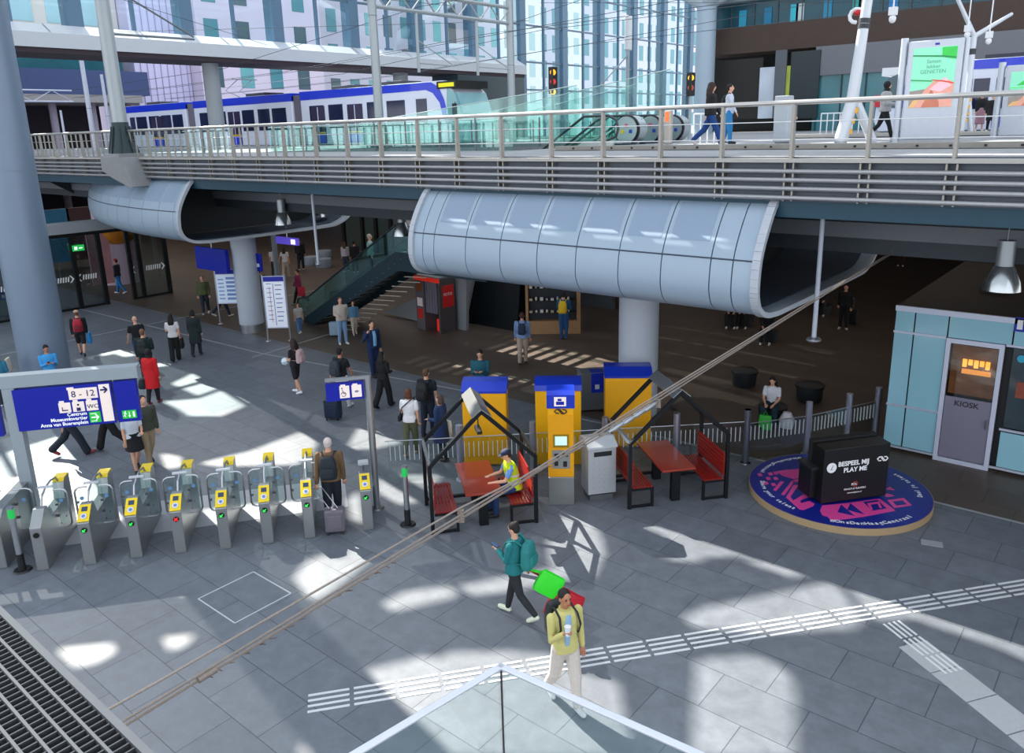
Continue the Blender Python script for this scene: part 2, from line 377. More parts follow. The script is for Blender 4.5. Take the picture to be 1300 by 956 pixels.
    if under:
        b=MB(); e2=.012
        for sh,el,wr,f in armj: b.limb([sh,sh.lerp(el,.6)],[.064*s,.056*s])
        b.build('shirt_sleeves',M(under,.8),root,vox=vx)
    # ---- shoes
    for hip,knee,ank,td in legs:
        b=MB(); hl=ank-td*.045*s+V((0,0,-.045))*s; to=ank+td*.165*s+V((0,0,-.052))*s
        b.tube([hl-td*.02*s,hl,ank+td*.06*s+V((0,0,-.045))*s,to,to+td*.03*s],[.022*s,.042*s,.046*s,.040*s,.018*s],10)
        b.limb([ank+V((0,0,-.03))*s,ank+V((0,0,.0))*s],[.045*s,.042*s])
        o=b.build('shoe',M(shoe,.6,0,.06),root,vox=max(vx,.012))
    # ---- hair
    hcx,hk=hair; hmt=M(hcx,.75,0,.25,60,bump=.6)
    b=MB()
    if hk!='none':
        if hk in('short','bun','long','bob','curly','thin','pony'):
            k=1.0 if hk!='curly' else 1.15
            b.ell(HP(0,-.026,.036),(.083*hs*k,.098*hs*k,.092*hs*k),rot=hm)
            b.ell(HP(0,-.05,-.01),(.074*hs*k,.062*hs*k,.075*hs*k),rot=hm)
        if hk=='bun': b.ell(HP(0,-.10,.085),(.045*hs,.045*hs,.04*hs))
        if hk=='long': b.loft([(HP(0,-.105,-.30),.10*hs,.035*hs),(HP(0,-.10,-.15),.115*hs,.05*hs),(HP(0,-.06,-.03),.10*hs,.065*hs),(HP(0,-.03,.05),.08*hs,.08*hs)])
        if hk=='curly': b.loft([(HP(0,-.10,-.36),.13*hs,.05*hs),(HP(0,-.09,-.2),.16*hs,.08*hs),(HP(0,-.06,-.05),.14*hs,.10*hs),(HP(0,-.03,.04),.10*hs,.10*hs)])
        if hk=='bob': b.loft([(HP(0,-.05,-.13),.095*hs,.06*hs),(HP(0,-.05,-.05),.10*hs,.075*hs),(HP(0,-.03,.05),.08*hs,.08*hs)])
        if hk=='pony': b.limb([HP(0,-.11,.06),HP(0,-.16,-.02),HP(0,-.15,-.16)],[.03*hs,.035*hs,.018*hs])
        if hk=='scarf':
            b.ell(HP(0,-.02,.02),(.095*hs,.108*hs,.118*hs),rot=hm); b.ell(HP(0,-.005,-.12),(.09*hs,.09*hs,.07*hs))
        b.build('headscarf' if hk=='scarf' else 'hair',hmt,root,vox=max(vx*.8,.010))
    if hat:
        b=MB(); b.ell(HP(0,-.012,.062),(.092*hs,.108*hs,.066*hs),rot=hm)
        c=HP(0,.10,.05); b.ell(c,(.068*hs,.07*hs,.010*hs),rot=hm); b.build('cap',M(hat,.8),root,vox=.011)
    root['_d']=0; del root['_d']
    return dict(root=root,s=s,T=TT,arm=armj,legs=legs,loc=V((g.x,g.y,z)),rz=rz,vx=vx,hc=hc)
def wl(p,v): # local -> world
    return p['loc']+Matrix.Rotation(p['rz'],3,'Z')@V(v)
def backpack(p,col,label,w=.30,h=.44,d=.18,col2=None,group=None):
    s=p['s']; t=thing('backpack',label,'backpack',p['loc'],p['rz'],group); c=p['T'](0,-.145-d/2,1.24)
    m=M(col,.7,0,.12,18,bump=.3); b=MB()
    b.loft([(c+V((0,0,-h/2)),w*.44,d*.42),(c+V((0,0,-h*.35)),w*.5,d*.52),(c+V((0,0,h*.2)),w*.48,d*.48),(c+V((0,0,h*.45)),w*.36,d*.36),(c+V((0,0,h*.5)),w*.2,d*.2)],pw=3.2)
    b.build('bag_body',m,t,vox=max(.012,p['vx']))
    b=MB(); b.loft([(c+V((0,-d*.5,-h*.36)),w*.36,d*.16),(c+V((0,-d*.52,-h*.1)),w*.38,d*.2),(c+V((0,-d*.5,h*.05)),w*.3,d*.12)],pw=3.2); b.build('front_pocket',M(col2 or col,.7,0,.15,25),t,True)
    for sx in (-1,1):
        b=MB(); b.tube([c+V((sx*.09,d*.3,h*.4)),p['T'](sx*.12,-.06,1.50),p['T'](sx*.13,.10,1.44),p['T'](sx*.145,.155,1.30),p['T'](sx*.17,.06,1.12),c+V((sx*.12,d*.3,-h*.3))],.016,6,ell=.5); b.build('strap',m,t,True)
    return t
def suitcase(pos,rz,col,label,h=.55,w=.36,d=.22,hand=None,tilt=0,group=None):
    t=thing('suitcase',label,'suitcase',pos,rz,group); m=M(col,.4,0,.08,30); b=MB()
    b.box(-w/2,w/2,-d/2,d/2,.06,h); b.build('shell',m,t,bevel=.035)
    b=MB(); b.box(-w*.38,w*.38,-d/2-.02,-d/2+.01,.14,h*.8); b.build('front_panel',m,t,bevel=.012)
    for sx in (-1,1):
        for sy in (-1,1):
            b=MB(); b.tube([(sx*w*.38-.015,sy*d*.35,.032),(sx*w*.38+.015,sy*d*.35,.032)],.032,12); b.build('wheel',BLACK,t)
    hh=h+.42; hv=V((0,0,hh))
    if hand is not None: hv=Matrix.Rotation(-rz,3,'Z')@(V(hand)-V(pos))
    b=MB(); x=V((.08,0,0))
    for sx in (-1,1): b.tube([V((sx*.08,0,h-.02)),hv+x*sx],.008,6)
    b.tube([hv-x*1.1,hv+x*1.1],.014,8); b.build('pull_handle',STEEL,t)
    return t
def tote(p,side,col,label,w=.34,h=.36,d=.10,kind='bag',cat='bag',drop=.32,up_=0):
    a=p['arm'][0 if side<0 else 1]; hnd=a[2]+a[3]*.06; t=thing('tote_bag' if kind=='bag' else kind,label,cat,p['loc'],p['rz'])
    c=hnd+V((side*.04,0,-drop-h*.15)); m=M(col,.75,0,.1,16,bump=.3); b=MB()
    b.loft([(c+V((0,0,-h/2)),d*.5,w*.42),(c+V((0,0,-h*.3)),d*.62,w*.5),(c+V((0,0,h*.3)),d*.45,w*.5),(c+V((0,0,h*.5)),d*.3,w*.46)],pw=4); b.build('bag_body',m,t,True)
    for sy in (-1,1):
        b=MB(); b.tube([c+V((0,w*.25,h*.45)),hnd+V((side*.015*sy,.02,0)),c+V((0,-w*.25,h*.45))],.008,6); b.build('handle',m,t)
    return t
def phone(p,side=1,label='phone',col='101114'):
    a=p['arm'][0 if side<0 else 1]; c=a[2]+a[3]*.09+V((0,0,.025)); e=V((0,.065,.03)); t=thing('phone',label,'phone',p['loc'],p['rz'])
    b=MB(); b.bar(c-e,c+e,.07,.009); b.build('case',M(col,.2),t,bevel=.003)
    n=V((0,-.03,.065)).normalized()*.006; b=MB(); b.bar(c-e*.9+n,c+e*.9+n,.062,.002); b.build('screen',M('4A6688',.1,emit=.2),t)
# ---------------------------------------------------------------- floor
def floor_mat(name,c1,c2,cm,sx,sy,mort,rough,offx=0,offy=0):
    m=bpy.data.materials.new(name); m.use_nodes=True; nt=m.node_tree; n=nt.nodes; l=nt.links; b=n['Principled BSDF']
    tc=n.new('ShaderNodeTexCoord'); mp=n.new('ShaderNodeMapping'); mp.inputs['Location'].default_value=(offx,offy,0); l.new(tc.outputs['Object'],mp.inputs[0])
    br=n.new('ShaderNodeTexBrick'); br.inputs['Scale'].default_value=1; br.inputs['Brick Width'].default_value=sx; br.inputs['Row Height'].default_value=sy
    br.inputs['Mortar Size'].default_value=mort; br.inputs['Mortar Smooth'].default_value=.3; br.inputs['Bias'].default_value=0
    br.inputs['Color1'].default_value=lin(c1); br.inputs['Color2'].default_value=lin(c2); br.inputs['Mortar'].default_value=lin(cm)
    l.new(mp.outputs[0],br.inputs['Vector'])
    no=n.new('ShaderNodeTexNoise'); no.inputs['Scale'].default_value=3.2; no.inputs['Detail'].default_value=8; no.inputs['Roughness'].default_value=.7; l.new(tc.outputs['Object'],no.inputs['Vector'])
    rp=n.new('ShaderNodeValToRGB'); rp.color_ramp.elements[0].position=.3; rp.color_ramp.elements[0].color=(.78,.78,.78,1); rp.color_ramp.elements[1].position=.7; rp.color_ramp.elements[1].color=(1.14,1.14,1.14,1)
    l.new(no.outputs['Fac'],rp.inputs[0]); mx=n.new('ShaderNodeMix'); mx.data_type='RGBA'; mx.blend_type='MULTIPLY'; mx.inputs[0].default_value=1
    l.new(br.outputs['Color'],mx.inputs[6]); l.new(rp.outputs[0],mx.inputs[7]); l.new(mx.outputs[2],b.inputs['Base Color'])
    mr=n.new('ShaderNodeMapRange'); mr.inputs[3].default_value=rough-.08; mr.inputs[4].default_value=rough+.12; l.new(no.outputs['Fac'],mr.inputs[0]); l.new(mr.outputs[0],b.inputs['Roughness'])
    bp=n.new('ShaderNodeBump'); bp.inputs['Strength'].default_value=.25; bp.inputs['Distance'].default_value=.004; l.new(br.outputs['Fac'],bp.inputs['Height']); bp.invert=True; l.new(bp.outputs[0],b.inputs['Normal'])
    return m
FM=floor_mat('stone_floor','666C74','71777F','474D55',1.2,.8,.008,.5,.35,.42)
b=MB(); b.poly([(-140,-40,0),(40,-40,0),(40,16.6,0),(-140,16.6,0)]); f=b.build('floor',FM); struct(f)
FD=floor_mat('brown_shaded_floor','55483F','5E5147','3A312B',1.2,.8,.008,.5,.35,.42)  # brown stone, darkened in its colour for the shade under the deck
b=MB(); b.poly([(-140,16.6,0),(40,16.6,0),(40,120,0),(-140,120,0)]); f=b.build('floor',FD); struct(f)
LINE=M('9A9EA2',.6,0,.08)
def strip(p,q,w,h=.006,m=LINE,name='floor_line',z=0): 
    b=MB(); b.bar(V((p[0],p[1],z+h/2)),V((q[0],q[1],z+h/2)),w,h); return b.build(name,m)
for k,(p,q) in enumerate([((-32.5,8),(-32.7,26)),((-40,14.7),(-24.5,15.2)),((-24.5,15.2),(-15.4,16.35)),((-3.4,16.65),(4,16.65)),((-24.3,14.7),(-24.9,20)),((-12.9,16.35),(-6,16.6))]):
    o=strip(p,q,.07,m=LINE,name='trim_%d'%(k+1)); struct(o)
# square floor hatch
sq=[(-11.74,5.58),(-10.62,5.58),(-10.62,6.64),(-11.74,6.64)]; b=MB()
for i in range(4):
    a,c=sq[i],sq[(i+1)%4]; b.bar((a[0],a[1],.003),(c[0],c[1],.003),.022,.006)
tag(b.build('floor_hatch_frame',M('C9CDD0',.4,.3)),'thin pale square metal outline of a hatch flush in the grey floor','floor hatch')
g=G(1183,690); b=MB(); b.bar(g+V((-.17,-.05,.004)),g+V((.17,.05,.004)),.2,.008); tag(b.build('floor_box_cover',M('9DA0A6',.5)),'small pale rectangular cover plate in the floor in front of the round blue stage','cover plate')
# tactile guide path: groups of raised white ribs
t=thing('tactile_path','long white ribbed tactile guide path crossing the floor at lower right','tactile path')
A_=G(560,866); B_=G(1330,740); d=(B_-A_).normalized(); nrm=V((-d.y,d.x,0)); L=(B_-A_).length; k=0; WR=M('D6D8DA',.5,0,.05)
seg=.62; n=int(L/seg)+8
for i in range(-3,n):
    b=MB()
    for j in range(4):
        o_=nrm*(j-1.5)*.11; p=A_+d*(i*seg+.03)+o_; b.bar(p+V((0,0,.004)),p+d*(seg-.06)+V((0,0,.004)),.04,.008)
    b.build('rib_tile',WR,t)
t=thing('tactile_branch','short white ribbed tactile branch leading from the main guide path to the pale pavers','tactile path')
P0=G(1132,791); P1=G(1172,812); P2=G(1232,866); d2=(G(1195,840)-G(1140,797)).normalized(); n2=V((-d2.y,d2.x,0))
for i in range(3):
    b=MB()
    for j in range(4):
        p=G(1128,791)+d2*(i*.42)+n2*(j-1)*.09; b.bar(p+V((0,0,.004)),p+d2*.38+V((0,0,.004)),.035,.008)
    b.build('rib_tile',WR,t)
t=thing('pale_paver_strip','row of pale grey square pavers running to the bottom edge right of the tactile path','pavers')
p0=G(1158,817)
for i in range(7):
    a=p0+d2*(i*.62+.01); b=MB(); b.bar(a+V((0,0,.003)),a+d2*.6+V((0,0,.003)),.5,.006); b.build('paver',M('A9ACB0',.6,0,.08,14),t)
# ---------------------------------------------------------------- deck
DZ=6.92; DF=14.2
CONC=M('8C8F93',.75,0,.1,4,bump=.2); DECKM=floor_mat('deck_paving','8B8D91','97999C','6F7174',1.6,.8,.012,.6)
holesR=[(-27.5,-15.2,18.6,28.3),(-36,-25.4,42.0,47.6)]
slots=[]
xs=sorted({-150,16,*[h[0] for h in holesR+slots],*[h[1] for h in holesR+slots]}); ys=sorted({DF+.13,62,*[h[2] for h in holesR+slots],*[h[3] for h in holesR+slots]})
b=MB()
for x0,x1 in zip(xs,xs[1:]):
    for y0,y1 in zip(ys,ys[1:]):
        cx,cy=(x0+x1)/2,(y0+y1)/2
        if any(h[0]<cx<h[1] and h[2]<cy<h[3] for h in holesR+slots): continue
        b.box(x0,x1,y0,y1,6.15,DZ)
deck=b.build('tram_deck',[DECKM]); struct(deck)
b=MB()
for k in range(10): b.box(-26.9+k*.56,-26.68+k*.56,18.6,28.3,6.3,6.36)
struct(b.build('sun_stripe_slats',M('3A444C',.6)))  # slats added to split the sun into stripes on the floor below
NAVY=M('1B4254',.5,.1,.08,3); SOF=M('23282E',.8,0,.1)
b=MB(); b.box(-150,16,DF-.02,DF+.25,5.86,6.16); struct(b.build('deck_edge_beam',NAVY))
b=MB(); b.box(-150,16,16.2,16.5,5.0,6.15); struct(b.build('deck_inner_beam',M('2A333B',.6)))
b=MB(); b.box(-150,16,16.14,16.2,5.3,5.6); struct(b.build('deck_beam_strip',M('6A6F76',.6)))
b=MB(); b.box(-43.5,16,60,60.4,0,6.15); struct(b.build('wall_back',M('3A3634',.8)))
b=MB(); b.box(-74,-73.6,-40,26,0,6.2); struct(b.build('wall_left',M('5A4A5E',.7)))
# railing: every post its own part
t=thing('deck_railing','long steel railing with tubular handrail along the edge of the tram deck','railing')
XL=-60; b=MB(); b.tube([(XL,DF-.1,7.84),(8,DF-.1,7.84)],.045,10); b.build('handrail',M('C2C0BC',.35,.7),t,True)
PX=[onY(x,180,DF-.1).x for x in (360,400,440,483,530,580,636,699,765,838,916,1005,1102,1213)]
st=PX[-1]-PX[-2]; posts=PX+[PX[-1]+1.3*i for i in range(1,6)]+[PX[0]-1.36*i for i in range(1,28)]
RPOST=M('9A9790',.4,.6)
for x in posts:
    b=MB(); b.prism([(x-.012,DF-.16,6.86),(x-.012,DF-.02,6.86),(x-.012,DF-.06,7.81),(x-.012,DF-.14,7.81)],(.05,0,0)); b.build('post',RPOST,t)
for z in (7.22,7.52):
    b=MB(); b.tube([(XL,DF-.1,z),(8,DF-.1,z)],.009,5); b.build('wire',STEEL,t)
for x in sorted(posts):
    if x<PX[0]+.1:
        for f_ in (.34,.67):
            b=MB(); b.box(x+1.36*f_-.014,x+1.36*f_+.014,DF-.12,DF-.07,6.88,7.8); b.build('baluster',RPOST,t)
b=MB(); b.box(XL,8,DF-.2,DF+.13,6.83,6.90); b.build('top_ledge',M('B0AEA9',.5,.3),t)
t=thing('deck_fascia_louvres','horizontal grey metal louvre tubes covering the front edge of the tram deck','louvres')
for i,z in enumerate((6.68,6.53,6.38,6.22)):
    b=MB(); b.tube([(XL,DF-.16,z),(8,DF-.16,z)],.042,10); b.build('louvre_tube',M('A5A6A8',.4,.55),t,True)
for x in posts:
    for dx in (-.06,.06):
        pass
    b=MB(); b.box(x-.09,x-.06,DF-.15,DF-.03,6.16,6.82); b.box(x+.06,x+.09,DF-.15,DF-.03,6.16,6.82); b.build('bracket',RPOST,t)
b=MB(); b.box(XL,8,DF-.03,DF-.015,6.15,6.92); b.build('backing_panel',M('5B636D',.6,.3),t)
# kerb on the deck
t=thing('platform_kerb','grey concrete platform kerb with a dark gap running along the right of the deck','kerb')
b=MB(); b.box(-13.6,12,18.3,18.6,6.92,7.04); b.build('kerb_stone',M('A39F98',.8,0,.15,6),t)
b=MB(); b.box(-13.6,12,18.0,18.3,6.92,6.93); b.build('dark_gap',BLACK,t)
b=MB()
for i in range(40): b.box(-13+i*.62,-12.95+i*.62,18.28,18.3,6.96,7.0)
b.build('stud_row',BLACK,t)
t=thing('platform_edge_strip','pale raised platform edge strip far behind the railing on the right','kerb'); b=MB(); b.box(-12,12,30.6,30.9,6.92,7.08); b.build('kerb_stone',M('B9B6B0',.8),t); b=MB(); b.box(-12,12,30.5,30.6,6.92,6.95); b.build('dark_gap',BLACK,t)
# ---------------------------------------------------------------- curved metal shells under the deck
PROF=[(14.25,6.12),(14.06,6.0),(13.74,5.55),(13.54,5.12),(13.48,4.65),(13.52,4.4),(13.65,4.2),(13.92,4.06),(14.35,4.0),(15.2,3.98),(19.2,3.98),(20.1,4.04),(20.7,4.3),(20.95,4.7),(21.0,5.2),(20.9,5.9)]
ALU2=M('9DB0C0',.4,.12,.03,2.0); PROF0=PROF; PROF=[]
for i in range(len(PROF0)-1):
    p0,p1,p2,p3=[PROF0[max(0,min(len(PROF0)-1,j))] for j in (i-1,i,i+1,i+2)]
    if i==3: KSEAM=len(PROF)
    for k in range(3):
        t=k/3; PROF.append(tuple(.5*(2*b_+(c_-a_)*t+(2*a_-5*b_+4*c_-d_)*t*t+(3*b_-a_-3*c_+d_)*t**3) for a_,b_,c_,d_ in zip(p0,p1,p2,p3)))
PROF.append(PROF0[-1])
SEAM=M('3E4A5A',.6)
def shell(name,label,x0,x1,seams,caps=True,bend=0):
    t=thing(name,label,'ceiling shell')
    th=.07
    def off(i):
        a=V((PROF[max(i-1,0)][0],PROF[max(i-1,0)][1],0)); c=V((PROF[min(i+1,len(PROF)-1)][0],PROF[min(i+1,len(PROF)-1)][1],0)); d=(c-a).normalized(); return (-d.y,d.x)
    def by(x): return bend*max(0,(-27-x))**2
    cuts=[x0]+[s for s in seams]+[x1]; g_=.012
    for a,c in zip(cuts,cuts[1:]):
        for lo,hi in ((0,KSEAM),(KSEAM,len(PROF)-1)):
            b=MB(); L=[]
            xs_=[a+g_,c-g_] if not bend else [a+g_+(c-a-2*g_)*k/3 for k in range(4)]
            for x in xs_:
                o_=[];i_=[]
                for i in range(lo,hi+1):
                    y,z=PROF[i]; z2=z
                    if i==lo and lo: z2=z-.0; 
                    n=off(i); o_.append(b.b.verts.new((x,y+by(x),z2))); i_.append(b.b.verts.new((x,y+by(x)+n[0]*th,z2+n[1]*th)))
                L.append((o_,i_))
            for (o1,i1),(o2,i2) in zip(L,L[1:]):
                for k in range(len(o1)-1): b.face([o1[k],o1[k+1],o2[k+1],o2[k]]); b.face([i1[k],i2[k],i2[k+1],i1[k+1]])
                b.face([o1[0],o2[0],i2[0],i1[0]]); b.face([o1[-1],i1[-1],i2[-1],o2[-1]])
            for (o1,i1) in (L[0],L[-1]):
                for k in range(len(o1)-1): b.face([o1[k],i1[k],i1[k+1],o1[k+1]])
            b.build('upper_panel' if lo==0 else 'lower_panel',ALU2,t,True)
    ys,zs=PROF[KSEAM]; b=MB(); n=24; L_=[(x0+.05+(x1-x0-.1)*k/n) for k in range(n+1)]
    b.tube([(x,ys+by(x)-.004,zs) for x in L_],.016,6); b.build('horizontal_joint',SEAM,t)
    for a,c in zip(cuts,cuts[1:]):
        if c-a<.5: continue
        b=MB(); m_=[a+.10+(c-a-.2)*k/3 for k in range(4)]; rows=[[b.b.verts.new((x,PROF[i][0]+by(x)-off(i)[0]*.004,PROF[i][1]-off(i)[1]*.004)) for x in m_] for i in range(2,KSEAM-1)]
        for r0,r1 in zip(rows,rows[1:]):
            for k in range(3): b.face([r0[k],r0[k+1],r1[k+1],r1[k]])
        b.build('perforated_field',M('8B9FB4',.5,.1,.04,60),t,True)
    b=MB() # dark liner behind the joints
    pts=[(PROF[i][0]+off(i)[0]*.1,PROF[i][1]+off(i)[1]*.1) for i in range(len(PROF))]
    for x_a,x_b in zip([x0+.25+(x1-x0-.5)*k/8 for k in range(8)],[x0+.25+(x1-x0-.5)*(k+1)/8 for k in range(8)]):
        for (p,q) in zip(pts,pts[1:]): b.poly([(x_a,p[0]+by(x_a),p[1]),(x_b,p[0]+by(x_b),p[1]),(x_b,q[0]+by(x_b),q[1]),(x_a,q[0]+by(x_a),q[1])])
    b.build('liner',SEAM,t)
    for x in ((x0+.0,x1-.0) if caps else (x1,)): # rim around the open ends
        b=MB(); n=len(PROF)
        for k in range(n-1):
            p,q=PROF[k],PROF[k+1]; b.bar((x,p[0]+by(x),p[1]+.02),(x,q[0]+by(x),q[1]+.02),.15,.10)
        b.build('rim',M('B4BBC4',.5,.05),t)
    # dark interior box carrying the shell, closed toward the deck
    b=MB(); b.poly([(x0+.8,PROF0[3][0]+.4+by(x0),4.15),(x0+.8,20.6,4.15),(x0+.8,20.6,6.1),(x0+.8,14.6,6.1)]); b.poly([(x1-2.2,14.2,4.1),(x1-2.2,20.6,4.1),(x1-2.2,20.6,6.1),(x1-2.2,14.6,6.1)]); b.build('inner_bulkhead',DK,t)
    return t
sx=[onY(x,300,13.7).x for x in (552,567)]
sx=[-13.55,-13.0]+[-13.0+1.02*k for k in range(1,7)]
cs=[onY(x,y,13.68).x for x,y in ((543,300),(557,300),(597,302),(641,308),(688,315),(737,320),(791,325),(845,330),(907,332),(935,335))]
shell('curved_ceiling_shell','curved pale blue metal panelled shell hanging under the deck at picture centre',onY(529,318,13.65).x,-5.6,cs)
cs2=[-26.25]+[-27.3-1.25*k for k in range(0,11)]
shell('curved_ceiling_shell','curved pale metal panelled shell under the deck at left beside the tall leaning column',-41.5,-25.9,sorted(cs2),bend=.018)
# ---------------------------------------------------------------- columns
COLM=M('B9C2CE',.45,0,.04,2)
def column(label,x,y,r,z1,mat=COLM,base=True,r2=None,z0=0,name='column'):
    t=thing(name,label,'column',(x,y,z0)); b=MB(); b.tube([(0,0,.34 if base else 0),(0,0,z1-z0)],[r,r2 or r],40); b.build('shaft',mat,t,True)
    if base: b=MB(); b.tube([(0,0,0),(0,0,.36)],r*1.0-.03,40); b.build('steel_foot',STEEL,t,True)
    return t
g=G(801,546); column('white round column carrying the central metal shell beside the yellow machines',g.x-.1,16.95,.5,4.02)
column('white round column under the left metal shell beside the timetable boards',-27.75,16.95,.48,4.0)
gl=(G(30,500)+G(97,500))/2
t=thing('tapered_column','huge blue-grey round column rising out of view at the far left','column',(-26.15,8.75,0)); b=MB(); b.tube([(0,0,0),(0,0,22.0)],[.69,.66],48); b.build('shaft',M('76879A',.36,.15,.04,1.2),t,True)
b=MB(); b.tube([(0,0,6.75),(0,0,6.78)],[.692,.692],48); b.build('joint_ring',M('76859A',.5),t,True)
# ---------------------------------------------------------------- west facade over the tracks
XF=-45; FIN=M('5B7A92',.5,.1,.04,2)
t=thing('glass_facade','tall glass facade with blue-grey fins above and beside the elevated walkway','facade',(0,0,0))
y0=19.4
for k in range(-2,12):
    y=y0+6.13*k; zb=13.1 if y<55.6 else 0.5
    b=MB(); b.box(XF-.9,XF+.0,y-.38,y+.38,zb,22); b.build('fin',FIN,t)
    b=MB(); b.box(XF-.3,XF-.1,y+3.0,y+3.18,zb if y<52 else .5,22); b.build('mullion',FIN,t)
for k in range(-2,11):
    y=y0+6.13*k
    for half in (0,1):
        ya=y+half*3.07+(.38 if half==0 else .1); yb=y+(3.0 if half==0 else 5.75)
        zb=13.1 if ya<55 else .5
        b=MB(); b.poly([(XF-.2,ya,zb),(XF-.2,yb,zb),(XF-.2,yb,22),(XF-.2,ya,22)]); b.build('pane',glass('D3F0F6' if (k+half)%3 else 'E2F5FA',.04),t)
for z in (10.9,13.2,16.2,19.2):
    b=MB(); b.box(XF-.25,XF-.12,55.7 if z<16 else 6,88,z-.07,z+.07); b.build('transom',M('5C7486',.5,.2),t)
t=thing('elevated_walkway_beam','long pale walkway beam with sloping sill spanning over the tram tracks','walkway beam')
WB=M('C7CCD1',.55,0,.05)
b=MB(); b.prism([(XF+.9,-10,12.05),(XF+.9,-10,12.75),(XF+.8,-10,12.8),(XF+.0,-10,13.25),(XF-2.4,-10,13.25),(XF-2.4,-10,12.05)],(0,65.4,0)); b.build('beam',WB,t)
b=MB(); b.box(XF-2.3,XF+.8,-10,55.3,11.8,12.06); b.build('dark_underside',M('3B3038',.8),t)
for k in range(0,11):
    y=3+k*6.13/1.25
    b=MB(); b.prism([(XF+.86,y,12.80),(XF+.78,y,12.83),(XF+.0,y,13.28),(XF+.04,y,13.24)],(0,.05,0)); b.build('sill_joint',M('8A9299',.6),t)
column('grey round bridge column standing in front of the blue and white tram',XF-.6,27.0,.47,12.0,M('9AA2A8',.5,0,.05),False,z0=DZ)
column('grey round bridge column half hidden behind the tram cab roof',XF-.6,42.3,.55,12.0,M('8F979C',.5,0,.05),False,z0=DZ)
b=MB(); b.box(-47,-44.2,47.0,55.2,0,11.78); tag(b.build('lift_block',M('2B3F47',.35,.1)),'dark teal enclosed block under the right end of the walkway beam','lift shaft')
# ---------------------------------------------------------------- buildings outside
def building(label,x,y0,y1,z0,z1,wallc,wx,wy,sx_,sz_,ww,wh,zs,winm,limit=100,split=None):
    t=thing('office_building',label,'building'); b=MB(); b.box(x-12,x,y0,y1,z0,z1); b.build('wall',M(wallc,.8,0,.04,.5),t)
    W_=[]; z=zs
    while z+wh<z1:
        y=wy
        while y+ww<y1-.4: W_.append((y,z)); y+=sx_
        z+=sz_
    W_.sort(key=lambda q:(abs(q[0]-y0)+max(0,q[1]-30)*3))
    for (y,z) in W_[:limit]:
        b=MB(); b.box(x-.05,x+.04,y,y+ww,z,z+wh); b.build('window',winm[int((y*7+z*3))%len(winm)],t)
    if W_[limit:]:
        b=MB()
        for (y,z) in W_[limit:]: b.box(x-.05,x+.04,y,y+ww,z,z+wh)
        tag(b.build('window',winm[0],t),kind='stuff')
    return t
WT=[M('3F7F8B',.12,0,.15,.4),M('62A3A8',.12,0,.2,.4),M('37525E',.15,0,.2,.4)]
building('large white office block with a grid of teal windows behind the glass facade',-84,62,172,-2,50,'BDBBC8',0,63,3.1,4.1,1.5,2.7,7.6,WT)
building('tall pale tower behind the right end of the glass facade',-82,176,262,-2,60,'D5E2E8',0,179,4.6,4.6,2.8,3.1,8,WT,60)
building('pinkish stone block with few windows behind the first tram cars',-80,46.3,62,-2,44,'D2C6D6',0,47.2,3.7,4.2,1.6,2.6,8.5,WT,60)
t=thing('blank_building','tall windowless lilac-white building beyond the walkway above the tram roof','building'); b=MB(); b.box(-96,-82,40.3,46.2,-2,30); b.build('wall',M('CFC8E2',.8,0,.05,.4),t)
b=MB()
for k in range(8): b.box(-81.98,-81.9,40.9+k*.7,40.94+k*.7,0,30)
b.build('panel_joints',M('A79FC0',.7),t)
t=thing('terminal_building','dark blue banded station building with columned dark recess behind the left tracks','building')
zz=lambda y:onX(90,y,-78).z
b=MB(); b.box(-90,-78,-12,39.5,zz(120),zz(88)); b.build('blue_band',M('35446E',.6,0,.05,1),t)
b=MB(); b.box(-90,-78.6,-12,37.5,zz(88),zz(88)+3.4); b.build('upper_glazing',M('1E5560',.15,0,.4,.6),t)
b=MB(); b.box(-90,-77.8,-12,38.6,zz(130),zz(120)); b.build('canopy_edge',M('8F8A88',.7),t)
b=MB(); b.box(-90,-86,-12,38,-1,zz(130)); b.build('recess_wall',M('2C2530',.8),t)
for k in range(7):
    b=MB(); b.tube([(-79.5,17+k*3.5,0),(-79.5,17+k*3.5,zz(130))],.32,16); b.build('support_column',M('8E8496',.7),t,True)
t=thing('street_building','pale stone and glass building seen through the upper left facade','building'); b=MB(); b.box(-96,-84,-12,40.2,zz(88)+3.5,44); b.build('wall',M('D9CFC8',.8,0,.05,.5),t)
for k in range(14):
    for j in range(4): b=MB(); b.box(-84.05,-83.95,-6+k*3.3,-3.9+k*3.3,zz(88)+4.6+j*4.2,zz(88)+7.2+j*4.2); b.build('window',M('9FC6CE',.15,0,.2,.4),t)
# ---------------------------------------------------------------- brown building on the right
YB=58
t=thing('brown_building','dark brown banded building with a strip of lit windows along the upper right','building')
BR=M('4E4039',.85,0,.12,1.5,bump=.3); XA=onY(884,100,YB).x
b=MB(); b.box(XA,22,YB,YB+10,12.5,14.3); b.build('brown_band',BR,t)
b=MB(); b.box(XA,22,YB+.6,YB+10,14.3,16.0); b.build('window_strip',M('2E5A68',.12,0,.35,.8),t)
for k in range(26):
    b=MB(); x=XA+.6+k*1.75; b.box(x,x+.08,YB+.5,YB+.62,14.3,16.0); b.build('window_mullion',M('4A545A',.5),t)
for k,c in enumerate(['2FA7C9','1D7FA5','3FC4D8','C8D6D8','2B8FB4','31A7A0','B5C4C8','2A86C4']):
    b=MB(); x=XA+3.0+k*1.4+(k%3)*.5; b.box(x,x+.55,YB+.52,YB+.58,14.35,15.5); b.build('window_blind',M(c,.5),t)
b=MB(); b.box(XA,22,YB-.1,YB+10,16.0,16.5); b.build('pale_ledge',M('8D9AA4',.6),t)
b=MB(); b.box(XA,22,YB+.3,YB+10,16.5,24); b.build('upper_band',BR,t)
